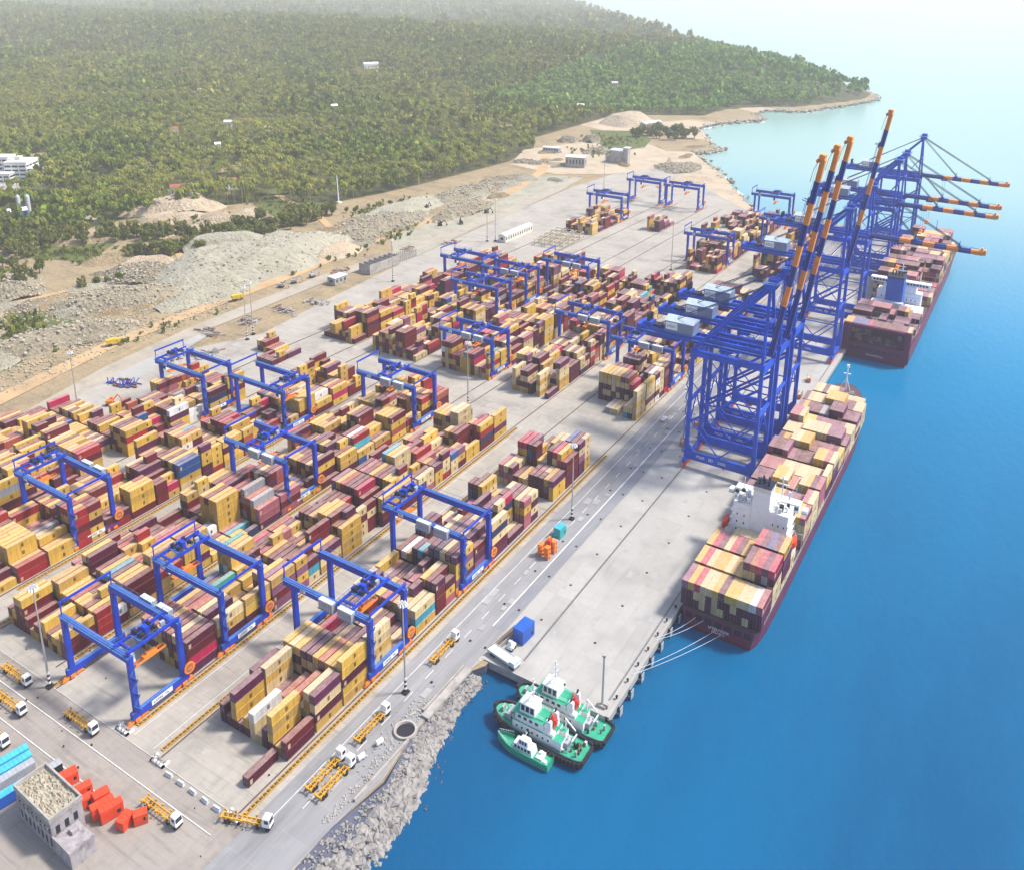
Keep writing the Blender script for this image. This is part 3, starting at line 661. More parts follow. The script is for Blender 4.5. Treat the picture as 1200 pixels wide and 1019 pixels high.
block('B2', -232, 411, 640, 'east', E5, fixed={0: [['plum'], [], [O_, T_, O_, T_], [], [N_, 'maroon'], [O_, N_, T_, N_], [T_, N_, T_, P_], [O_, N_], [O_, T_, T_, T_], [], []]})
block('C2', -276.5, 414, 632, 'mid', E5, nrow=13)
block('D2', -332, 411, 640, 'mid', [.2, .8, 1.8, 2.8, 2.8, 1.6], nrow=13)
block('E2', -385, 411, 610, 'west', [.3, 1.0, 2.0, 2.8, 2.4, 1.0], fixed={0: [[B_], [O_, O_, Y_], [O_, B_], [B_, O_, B_, 'red'], [B_, B_], [B_], [B_, O_, Y_], [B_, O_, Y_], [B_], [B_], []]})
block('A3', -176.5, 690, 862, 'east', [3, 1.6, 1.6, 1.8, 1.6, .6])
block('B3', -232, 689, 885, 'east', [.3, 1.0, 1.6, 2.6, 2.6, 1.4])
block('C3', -278, 782, 900, 'east', [4, 2.0, 1.6, .6, .1, 0], nrow=5)
block('D3', -333, 783, 824, 'mid', [.2, 1, 2.5, 2.5, .2, 0], nrow=5)
block('E3', -385, 737, 818, 'mid', [.2, 1, 2.0, 2.8, 1.6, .4])
block('W', -404, 356, 384, 'west', [1.5, 2, .6, 0, 0, 0], nrow=10)

def ship_bay(blk, xl, nrow, y, z, hs, bay, l=L40, cols=None):
    fav = pick('ship'); last = None
    for r in range(nrow):
        h = hs[r] if r < len(hs) else hs[-1]
        if not h: continue
        if h != last or random.random() < .45: fav = pick('ship') if blk == 'S' else pick('ship') if random.random() < .45 else random.choice(['plum', 'mauve', 'maroon', 'rose', 'plum'])
        last = h
        cc = [(pick('ship') if bay > 3 else random.choice(['plum', 'maroon', 'tan', 'plum', 'maroon', 'grey', 'tan'])) for _ in range(h)]; cc[-1] = (cols[r] if cols else fav)
        stack(xl + 1.25 + r * 2.46, y, z, cc, l, blk, r, bay)
S1X = -97.3
C_ = 'crimson'
ship_bay('S', S1X, 13, 281.2, 3.3, [3] * 13, 0, cols=['mauve', Y_, C_, T_, T_, Y_, P_, Y_, Y_, T_, T_, 'white', 'rose'])
ship_bay('S', S1X, 13, 294.8, 3.3, [3] * 8 + [5] * 5, 1, cols=[Y_, 'crimson', T_, Y_, Y_, T_, O_, Y_, P_, 'rust', C_, P_, C_])
ship_bay('S', S1X, 13, 308.4, 3.3, [3] * 8 + [5] * 5, 2, cols=[Y_, C_, P_, T_, C_, P_, Y_, Y_, C_, P_, 'blue', P_, Y_])
ship_bay('S', S1X, 13, 320.9, 3.3, [1, 0, 0, 3, 3, 3, 3, 3, 0, 3, 3, 3, 2], 3, L20, cols=[T_] * 13)
yb = 341.5
for k in range(11):
    n0 = 0
    hs = []
    while len(hs) < 13:
        hs += [random.choice([3, 3, 4, 4])] * random.choice([2, 3, 4, 5])
    hs = hs[:13]
    if k == 0: hs = [2, 2, 2, 0, 0, 0, 3, 3, 4, 4, 3, 4, 4]
    if k == 10: hs = [0] + [3] * 5 + [2] * 6 + [0]
    ship_bay('S', S1X, 13, yb, 3.3 + (0.6 if k > 7 else 0), hs, 4 + k)
    yb += 13.9 if k % 2 else 12.9
ship_bay('S', S1X, 13, yb - .6, 4.6, [0, 0, 0, 2, 2, 2, 2, 1, 1, 1, 0, 0, 0], 15, L20)
S2X = -101.2
yb = 585.0
for k in range(4):
    hs = [4] * 17 if k == 0 else [3, 3, 3, 3, 1, 1, 1, 1, 1, 1, 1, 3, 3, 3, 1, 1, 1] if k == 1 else [4, 4, 4, 4, 4, 2, 2, 3, 3, 2, 2, 3, 3, 3, 3, 2, 2] if k == 2 else [4, 4, 4, 4, 4, 4, 4, 4, 4, 3, 3, 4, 4, 4, 3, 3, 3]
    ship_bay('T', S2X, 17, yb, 4.2, hs, k); yb += 13.0 if k % 2 == 0 else 14.2
yb = 688.0
for k in range(13):
    hs = []
    while len(hs) < 17: hs += [random.choice([4, 4, 5, 5, 6])] * random.choice([2, 3, 4, 5])
    hs = hs[:17]
    if k < 3: hs[12:] = [2, 2, 2, 2, 2]
    if k > 10: hs = [0, 0] + hs[2:15] + [0, 0]
    ship_bay('T', S2X, 17, yb, 4.2, hs, 4 + k); yb += 13.0 if k % 2 == 0 else 13.9

# which boxes show largest: rays from the camera over a grid of its view
def box_arrays(boxes):
    n = len(boxes); x = np.array([b['x'] for b in boxes]); y = np.array([b['y'] for b in boxes]); z = np.array([b['z'] for b in boxes]); l = np.array([b['l'] for b in boxes])
    V = np.zeros((n, 8, 3)); k = 0
    for zz in (0, CH - .03):
        for sx, sy in ((-1, 0), (1, 0), (1, 1), (-1, 1)):
            V[:, k, 0] = x + sx * CW / 2; V[:, k, 1] = y + sy * l; V[:, k, 2] = (z + zz) * ZS; k += 1
    F = np.array([(0, 1, 5, 4), (1, 2, 6, 5), (2, 3, 7, 6), (3, 0, 4, 7), (4, 5, 6, 7)])     # front, sea side, back, land side, roof
    return V.reshape(-1, 3), (np.arange(n)[:, None, None] * 8 + F[None]).reshape(-1, 4)
def rank_boxes():
    V, F = box_arrays(BOX)
    bvh = BVHTree.FromPolygons([tuple(v) for v in V], [tuple(f) for f in F])
    hits = np.zeros((len(BOX), 5), int); o = Vector((0, 0, CAM_H))
    for py in range(100, 1018, 3):
        for px in range(0, 1130, 3):
            d = R.T @ np.array([(px - PX) / F_PX, (py - PY) / F_PX, 1.0])
            _, _, i, _ = bvh.ray_cast(o, Vector(d))
            if i is not None: hits[i // 5, i % 5] += 1
    return hits
HITS = rank_boxes()
order = np.argsort(-HITS.sum(1))
N_SINGLE = 298
single = set(int(i) for i in order[:N_SINGLE])

# one shared body per length: corner posts, rails, ribbed sides
def container_mesh(l):
    mb = MB(); h = CH - .03; w = CW / 2; i = .05
    for sx in (-1, 1):
        for y in (0, l): mb.box(min(sx * w, sx * (w - .16)), max(sx * w, sx * (w - .16)), y if y == 0 else y - .16, y + .16 if y == 0 else y, 0, h)
        a, b = sorted((sx * w, sx * (w - .1)))
        mb.box(a, b, .16, l - .16, h - .12, h); mb.box(a, b, .16, l - .16, 0, .16)
        n = int(l / .55); xs = sx * (w - i); st = (l - .32) / n
        for k in range(n):
            a, b = sorted((xs, xs - sx * .05)); mb.box(a, b, .16 + k * st + .05, .16 + (k + .55) * st, .16, h - .12)
    mb.box(-w + .1, w - .1, .06, l - .06, .05, h - .04)
    return mb.mesh('container_body', ['paint_obj'])
def door_mesh():
    mb = MB(); h = CH - .03
    for s in (-1, 1):
        a, b = sorted((s * .03, s * 1.04)); mb.box(a, b, -.02, .05, .14, h - .14)
        for x in (.3, .8): mb.tube((s * x, -.05, .12), (s * x, -.05, h - .12), .03, 5, 1)
        mb.box(s * .55 - .18, s * .55 + .18, -.05, -.02, 1.0, 1.1, 1)
    return mb.mesh('container_door', ['paint_obj', 'grey'])
def emblem_mesh(dark):
    """square emblem of three stacked letter shapes on the long side"""
    mb = MB(); x0, x1 = CW / 2 - .02, CW / 2 + .03
    def r(y0, y1, z0, z1): mb.box(x0, x1, y0, y1, z0, z1)
    r(-.62, .62, 1.95, 2.1); [r(a, a + .22, 1.55, 1.95) for a in (-.62, -.11, .40)]
    r(-.62, .62, 1.38, 1.5); r(-.62, -.4, 1.15, 1.38); r(-.62, .62, 1.05, 1.15); r(.4, .62, .82, 1.05); r(-.62, .62, .72, .82)
    r(-.62, -.36, .3, .66); r(-.36, .5, .54, .66); r(-.36, .5, .3, .4)
    mb.v = [(x, y * .78, 1.32 + (z - 1.2) * .62) for x, y, z in mb.v]
    return mb.mesh('container_emblem', ['emblem' if dark else 'emblem_pale'])
CM = {L40: container_mesh(L40), L20: container_mesh(L20)}; DM = door_mesh(); EM = {True: emblem_mesh(True), False: emblem_mesh(False)}
BLK = {'A': 'block beside the quay road', 'B': 'second block from the quay road', 'C': 'third block from the quay road', 'D': 'fourth block from the quay road', 'E': 'fifth block from the quay road',
       'F': 'outermost landward block', 'G': 'outermost landward block', 'A2': 'quayside block beyond the cross road', 'B2': 'second block beyond the cross road', 'C2': 'third block beyond the cross road',
       'D2': 'fourth block beyond the cross road', 'E2': 'landward block beyond the cross road', 'S': 'ship moored by the tugs', 'T': 'ship with the blue funnel', 'W': 'low row by the precast road'}
ORD = ['first', 'second', 'third', 'fourth', 'fifth', 'sixth', 'seventh', 'eighth', 'ninth', 'tenth', 'eleventh', 'twelfth', 'thirteenth', 'fourteenth', 'fifteenth', 'sixteenth', 'seventeenth', 'eighteenth', 'nineteenth', 'twentieth']
def box_label(b):
    col = {'crimson': 'crimson', 'cyan': 'light blue', 'tan': 'pale tan', 'rose': 'dusty rose', 'mauve': 'pale mauve', 'ochre': 'ochre yellow'}.get(b['c'], b['c'])
    size = 'long' if b['l'] > 8 else 'short'
    tier = 'lone' if b['n'] == 1 else 'top' if b['t'] == b['n'] - 1 else 'bottom' if b['t'] == 0 else ORD[b['t']] + '-tier'
    if b['bay'] < 0: return 'lone maroon container set down in front of the block beside the quay road'
    return f"{tier} {col} {size} container, {ORD[b['row']]} row, {ORD[b['bay']]} bay, {BLK[b['blk']]}".replace('  ', ' ')
seen_labels = {}
for i in sorted(single):
    b = BOX[i]; lab = box_label(b)
    if b['l'] < 8:
        lab = lab.replace('short container', 'short ' + ('near' if any(q is not b and q['x'] - b['x'] < .3 and b['x'] - q['x'] < .3 and q['y'] > b['y'] + 3 and q['y'] < b['y'] + 9 and q['blk'] == b['blk'] and q['bay'] == b['bay'] for q in BOX) else 'far') + ' container')
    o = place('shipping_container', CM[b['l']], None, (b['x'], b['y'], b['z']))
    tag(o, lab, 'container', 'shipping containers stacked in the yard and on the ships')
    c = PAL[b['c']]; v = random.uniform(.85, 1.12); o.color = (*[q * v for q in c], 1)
    if HITS[i, 0]:
        d = place('door', DM, o); d.color = (*[q * v * .8 for q in c], 1)
    if HITS[i, 1] and b['c'] in ('yellow', 'ochre', 'tan', 'white'):
        place('emblem', EM[True], o, (0, b['l'] * (.52 if b['l'] > 8 else .55), 0))
    elif HITS[i, 1] and random.random() < .35: place('emblem', EM[False], o, (0, b['l'] * .1, -.3))

# all the others: one mass
rest = [b for i, b in enumerate(BOX) if i not in single]
V, F = box_arrays(rest)
cols = np.array([PAL[b['c']] for b in rest]) * RNG.uniform(.82, 1.14, (len(rest), 1))
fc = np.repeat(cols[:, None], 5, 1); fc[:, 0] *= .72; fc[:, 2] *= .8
ev, ef, ec = [], [], []
for b in rest:      # emblems and door bars
    if b['c'] in ('yellow', 'ochre', 'tan', 'white') and b['y'] < 640:
        x = b['x'] + CW / 2 + .03; y = b['y'] + b['l'] * .52; z = b['z']
        for (y0, y1, z0, z1) in ((-.48, .48, 1.5, 1.86), (-.48, .48, 1.17, 1.45), (-.48, .44, .78, 1.12)):
            k = len(ev); ev += [(x, y + y0, (z + z0) * ZS), (x, y + y1, (z + z0) * ZS), (x, y + y1, (z + z1) * ZS), (x, y + y0, (z + z1) * ZS)]; ef.append((k, k + 1, k + 2, k + 3)); ec.append((.06, .035, .02))
    if b['y'] < 520:
        c = np.array(PAL[b['c']])
        for s in (-.62, -.04, .62):
            k = len(ev); x = b['x'] + s; y = b['y'] - .03; z = b['z']; w = .05
            ev += [(x - w, y, (z + .15) * ZS), (x + w, y, (z + .15) * ZS), (x + w, y, (z + 2.4) * ZS), (x - w, y, (z + 2.4) * ZS)]; ef.append((k, k + 1, k + 2, k + 3)); ec.append(tuple(c * .35) if s == -.04 else tuple(c * .5 + .12))
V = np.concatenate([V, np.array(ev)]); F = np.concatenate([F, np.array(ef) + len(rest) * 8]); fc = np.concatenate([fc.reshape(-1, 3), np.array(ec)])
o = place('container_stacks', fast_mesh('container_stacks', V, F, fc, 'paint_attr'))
tag(o, 'densely packed yellow, tan and burgundy containers filling the rest of the yard and ships', 'containers', kind='stuff')

# ------------------------------------------------------------------ yard cranes
def glyph_bars(mb, axis, u0, u1, z0, z1, off, m, n):
    """a line of worn, unreadable lettering as raised strokes; axis 'y' runs along y at x=off, 'x' along x at y=off"""
    rr = random.Random(n * 17 + 3); st = (u1 - u0) / n
    for k in range(n):
        if rr.random() < .12: continue
        a = u0 + k * st + st * .12; b = u0 + (k + 1) * st - st * .12; zm = (z0 + z1) / 2; t = (z1 - z0) * .22
        segs = [(a, a + (b - a) * .3, z0, z1)]
        if rr.random() < .7: segs.append((a, b, z1 - t, z1))
        if rr.random() < .6: segs.append((a, b, z0, z0 + t))
        if rr.random() < .5: segs.append((b - (b - a) * .3, b, z0, zm))
        for (p, q, r, s) in segs:
            if axis == 'y': mb.box(off, off + .03, p, q, r, s, m)
            else: mb.box(p, q, off - .03, off, r, s, m)

YC = {}
def yc_mesh(key, fn, name, mats, smooth=False):
    if key not in YC:
        mb = MB(); fn(mb); YC[key] = mb.mesh(name, mats, smooth)
    return YC[key]
SPAN, GA = 36.5, 18.6
def yard_crane(xr, y0, label, tf=.5, house='front', over=5.0, spread=11.0, reel=True, swing=1, near=True, ga=GA):
    """xr: centre of the seaward rail; y0: centre of the front legs"""
    t = thing('yard_gantry_crane', label, 'gantry crane', (xr, y0, 0), 0, 'rail gantry cranes straddling the container blocks')
    xl = -SPAN; b = 'crane'
    for x, side in ((0, 1), (xl, 0)):
        def sill(mb):
            mb.box(-.75, .75, -2.0, ga + 2.0, 1.5, 3.3, 0, 1)
        o = place('sill_beam', yc_mesh('sill%.1f' % ga, sill, 'sill_beam', [b, 'crane_top']), t, (x, 0, 0))
        if side:
            def plate(mb):
                mb.box(.76, .82, 5.2, 13.4, 1.75, 3.05, 0); glyph_bars(mb, 'y', 5.8, 12.8, 2.1, 2.75, .83, 1, 9)
            place('sign_plate', yc_mesh('plate', plate, 'sign_plate', ['white', 'text_dark']), o)
        for yy in (0, ga):
            def bog(mb):
                for k in (-2.6, 2.6):
                    mb.frustum(-.45, .45, k - 1.7, k + 1.7, .35, -.3, .3, k - .6, k + .6, 1.35)
                    for q in (-1.1, 1.1): mb.tube((-.35, k + q, .42), (.35, k + q, .42), .4, 8, 1)
                mb.box(-.38, .38, -2.4, 2.4, 1.0, 1.5); mb.box(.5, 1.1, -1.2, .6, .6, 1.4)
            place('bogie', yc_mesh('bogie', bog, 'bogie', ['orange', 'dark']), t, (x, yy, 0))
            lean = .9 if yy == 0 else -.9
            def leg(mb):
                mb.frustum(-.72, .72, -.95, .95, 3.3, -.95, .95, -.75 - .0, .75, 17.3)
            place('leg', yc_mesh('leg', leg, 'leg', [b]), t, (x, yy, 0))
    for yy, s in ((0, -1), (ga, 1)):
        def girder(mb):
            mb.box(xl - over, 1.1, -.75, .75, 17.3, 19.3, 0, 1)
            for z in (20.3,): 
                mb.bar((xl - over, s * 1.15, z), (1.1, s * 1.15, z), .07, .07, 1)
            mb.box(xl - over, 1.1, min(s * .75, s * 1.3), max(s * .75, s * 1.3), 19.0, 19.12, 1)
            for k in range(14):
                x = xl - over + .3 + k * (SPAN + over) / 13.2; mb.bar((x, s * 1.15, 19.1), (x, s * 1.15, 20.3), .06, .06, 1)
            mb.box(xl - over, 1.1, -.12, .12, 19.3, 19.42, 1)
        o = place('girder', yc_mesh('gird%d%.1f' % (s, over), girder, 'girder', [b, 'crane_top']), t, (0, yy, 0))
        if s == -1:
            def gp(mb):
                mb.box(xl + 4.0, xl + 6.6, -.82, -.76, 17.7, 18.9, 0); glyph_bars(mb, 'x', xl + 4.4, xl + 6.2, 18.0, 18.6, -.83, 1, 3)
            place('number_plate', yc_mesh('gplate', gp, 'number_plate', ['white', 'text_dark']), o)
    ends = ((xl - over + .6, 'end_frame'), (.6, 'end_frame'))
    for k, (x, nm) in enumerate(ends):
        tall = 3.6 if k == 0 else 1.2
        def ef(mb):
            mb.bar((0, -.2, 19.2), (0, -.2, 19.3 + tall), .35, .35); mb.bar((0, ga + .2, 19.2), (0, ga + .2, 19.3 + tall), .35, .35)
            mb.bar((0, -.6, 19.3 + tall), (0, ga + .6, 19.3 + tall), .55, .6)
        place(nm, yc_mesh('ef%.1f%.1f' % (tall, ga), ef, nm, [b]), t, (x, 0, 0))
    # trolley with hoists and driver's cab
    tx = xl - over + 4 + tf * (SPAN + over - 7)
    def trol(mb):
        for x in (-3.2, 3.2): mb.box(x - .35, x + .35, -.6, ga + .6, 19.45, 20.3)
        for y in (1.5, ga / 2, ga - 1.5): mb.box(-2.8, 2.8, y - .3, y + .3, 19.5, 20.2)
        mb.box(-2.4, 2.4, 5, 6.2, 20.2, 20.4, 1)
        for x, y in ((-1.7, 6.5), (1.6, 6.5), (-1.7, 11.5), (1.6, 11.5)):
            mb.tube((x - 1, y, 21.0), (x + 1, y, 21.0), .62, 10, 2); mb.box(x - 1.3, x - .9, y - .8, y + .8, 20.2, 21.6, 0)
        mb.box(-1.2, 1.2, 8.2, 9.8, 20.2, 22.0, 0); mb.box(-2.6, -1.6, 8.0, 9.6, 20.2, 21.6, 1); mb.box(1.7, 2.7, 13.2, 14.8, 20.2, 21.5, 3)
        for y in (-.5, ga + .5): mb.bar((-3.4, y, 21.3), (3.4, y, 21.3), .07, .07, 1)
        for x in (-3.4, 3.4):
            mb.bar((x, -.5, 21.3), (x, ga + .5, 21.3), .07, .07, 1)
            for k in range(8): mb.bar((x, k * ga / 7, 20.2), (x, k * ga / 7, 21.3), .06, .06, 1)
    tr = place('trolley', yc_mesh('trol%.1f' % ga, trol, 'trolley', [b, 'crane_top', 'dark', 'grey']), t, (tx, 0, 0))
    def cab(mb):
        mb.frustum(-1.1, 1.1, 1.2, 3.6, 14.9, -1.1, 1.1, 1.0, 3.6, 17.2, 0); mb.box(-1.0, 1.0, .98, 1.02, 15.2, 16.9, 1); mb.box(-.12, .12, 2.2, 2.5, 17.2, 19.5, 0)
    place('cab', yc_mesh('cab', cab, 'cab', ['white', 'glass']), tr)
    def ropes(mb):
        for sx in (-1, 1):
            for sy in (-1, 1): mb.bar((sx * .9, ga / 2 + sy * 2.4, spread + 1), (sx * .9, ga / 2 + sy * 2.4, 19.6), .08, .08)
    def spr(mb):
        z = spread
        mb.box(-1.1, -.8, ga / 2 - 6, ga / 2 + 6, z, z + .5); mb.box(.8, 1.1, ga / 2 - 6, ga / 2 + 6, z, z + .5)
        for y in (-6, -3, 2.6, 5.6): mb.box(-.8, .8, ga / 2 + y, ga / 2 + y + .4, z, z + .5)
        mb.box(-1.0, 1.0, ga / 2 - 2.6, ga / 2 + 2.6, z + .5, z + 1.1); mb.tube((-.6, ga / 2 - 1, z + 1.3), (.6, ga / 2 - 1, z + 1.3), .45, 8)
    s_ = place('spreader', yc_mesh('spr%.1f%.1f' % (spread, ga), spr, 'spreader', ['orange']), t, (tx, 0, 0))
    place('hoist_rope', yc_mesh('rope%.1f%.1f' % (spread, ga), ropes, 'hoist_rope', ['cable']), s_)
    if house:
        yy = -2.75 if house == 'front' else ga + .95
        for k, x in enumerate((-21.5, -12.5)):
            def hs(mb):
                mb.box(0, 6.6, 0, 2.0, 17.3, 19.9, 0, 1)
                for q in range(7): mb.box(.3 + q * .9, .75 + q * .9, -.03, 0, 17.8, 19.3, 2)
                mb.box(-.2, 6.8, -.3, 2.1, 17.1, 17.3, 2)
            place('electrical_house', yc_mesh('house', hs, 'electrical_house', ['grey', 'lgrey', 'cladding']), t, (x, yy, 0))
    if reel:
        xs = 1.6 if swing > 0 else xl - 1.6
        def rl(mb):
            n = 20
            for r0, r1, m in ((2.15, 1.55, 0), (1.55, .5, 1), (.5, .0, 0)):
                for k in range(n):
                    a, c = 2 * math.pi * k / n, 2 * math.pi * (k + 1) / n
                    for xx, fl in ((.28, False), (-.28, True)):
                        q = [(xx, r0 * math.cos(a), 5.0 + r0 * math.sin(a) / ZS), (xx, r0 * math.cos(c), 5.0 + r0 * math.sin(c) / ZS), (xx, r1 * math.cos(c), 5.0 + r1 * math.sin(c) / ZS), (xx, r1 * math.cos(a), 5.0 + r1 * math.sin(a) / ZS)]
                        mb.add(q if not fl else q[::-1], [(0, 1, 2, 3)], m)
            for k in range(n):
                a, c = 2 * math.pi * k / n, 2 * math.pi * (k + 1) / n
                mb.add([(-.28, 2.15 * math.cos(a), 5 + 2.15 * math.sin(a) / ZS), (.28, 2.15 * math.cos(a), 5 + 2.15 * math.sin(a) / ZS), (.28, 2.15 * math.cos(c), 5 + 2.15 * math.sin(c) / ZS), (-.28, 2.15 * math.cos(c), 5 + 2.15 * math.sin(c) / ZS)], [(0, 1, 2, 3)], 0)
            for k in range(6):
                a = math.pi * k / 6; mb.bar((.3, 2 * math.cos(a), 5 + 2 * math.sin(a) / ZS), (.3, -2 * math.cos(a), 5 - 2 * math.sin(a) / ZS), .08, .1, 0)
        place('cable_reel', yc_mesh('reel', rl, 'cable_reel', ['orange', 'rail_rust']), t, (xs, ga + 1.6, 0))
    def stair(mb):
        z = 3.3; k = 0
        while z < 16.5:
            a, c = (.9, 3.2) if k % 2 else (3.2, .9)
            mb.bar((0, a - 2, z), (0, c - 2, z + 2.2), .55, .12); mb.bar((.35, a - 2, z + 1), (.35, c - 2, z + 3.2), .06, .06, 0); z += 2.2; k += 1
    place('stair', yc_mesh('stair', stair, 'stair', ['crane_top']), t, (1.25, 0, 0))
    return t

CR = [  # xr y0 trolley house over spread label
    (-232, 134.5, 'back', .98, 1.0, 13, 'blue yard crane facing the lane of yellow trailers, trolley parked at its seaward end'),
    (-232, 171.5, None, .05, 1.0, 12, 'blue yard crane close behind the one facing the truck lane, trolley at its landward end'),
    (-177, 189.5, 'front', .78, 5.0, 14.5, 'blue yard crane over the quayside block, closest to the rubble slope'),
    (-177, 245.5, 'front', .02, 5.0, 13, 'blue yard crane over the quayside block, trolley at its landward end'),
    (-335, 178, 'back', .03, 4.0, 13, 'blue yard crane over the fourth block, white boxes on its rear girder'),
    (-279, 248, 'front', .45, 4.0, 12, 'blue yard crane in mid third block with two white boxes on its front girder'),
    (-385, 288, None, .05, 4.0, 13, 'blue yard crane at the landward edge, outer one of a pair that seems joined'),
    (-333, 298, None, .93, 4.0, 12, 'blue yard crane over the fourth block, inner one of a pair that seems joined'),
    (-276.5, 339.5, 'front', .45, 4.0, 12, 'blue yard crane just before the paved cross road over the third block'),
    (-276.5, 417, 'front', .6, 4.0, 12, 'blue yard crane just beyond the paved cross road over the third block'),
    (-229, 483, 'front', .5, 4.0, 12, 'blue yard crane over the second block beyond the cross road'),
    (-176, 463, 'front', .3, 5.0, 12, 'blue yard crane over the quayside block behind the rear arms of the quay cranes'),
    (-325.5, 497, None, .45, 4.0, 12, 'blue yard crane in the crowded landward group, lowest in front of the other three'),
    (-324.5, 536, 'front', .75, 4.0, 12, 'blue yard crane in the crowded landward group standing behind and seaward'),
    (-368, 541, None, .3, 4.0, 12, 'blue yard crane farthest landward in the crowded group near the precast road'),
    (-293, 577, 'front', .6, 4.0, 12, 'blue yard crane seaward end of the crowded group with bright end frame'),
    (-226.5, 712, 'back', .5, 4.0, 12, 'distant blue yard crane over the purple block behind the quay crane machinery houses'),
    (-368.5, 797, None, .4, 4.0, 12, 'distant blue yard crane over the small red and yellow block on the pale paving'),
    (-362, 882, None, .4, 4.0, 12, 'farthest blue yard crane by the cleared ground, landward one of the last pair'),
    (-316.5, 880, None, .6, 4.0, 12, 'farthest blue yard crane by the beach, seaward one of the last pair'),
    (-222, 892, None, .6, 4.0, 12, 'distant blue yard crane standing against the turquoise water at the far quay'),
    (-186, 800, None, .6, 4.0, 12, 'distant blue yard crane half hidden behind the striped raised booms')]
for (xr, y0, hs, tf, over, sp, lab) in CR:
    yard_crane(xr, y0, lab, tf, hs, over, sp, ga=GA if y0 < 700 else 16)

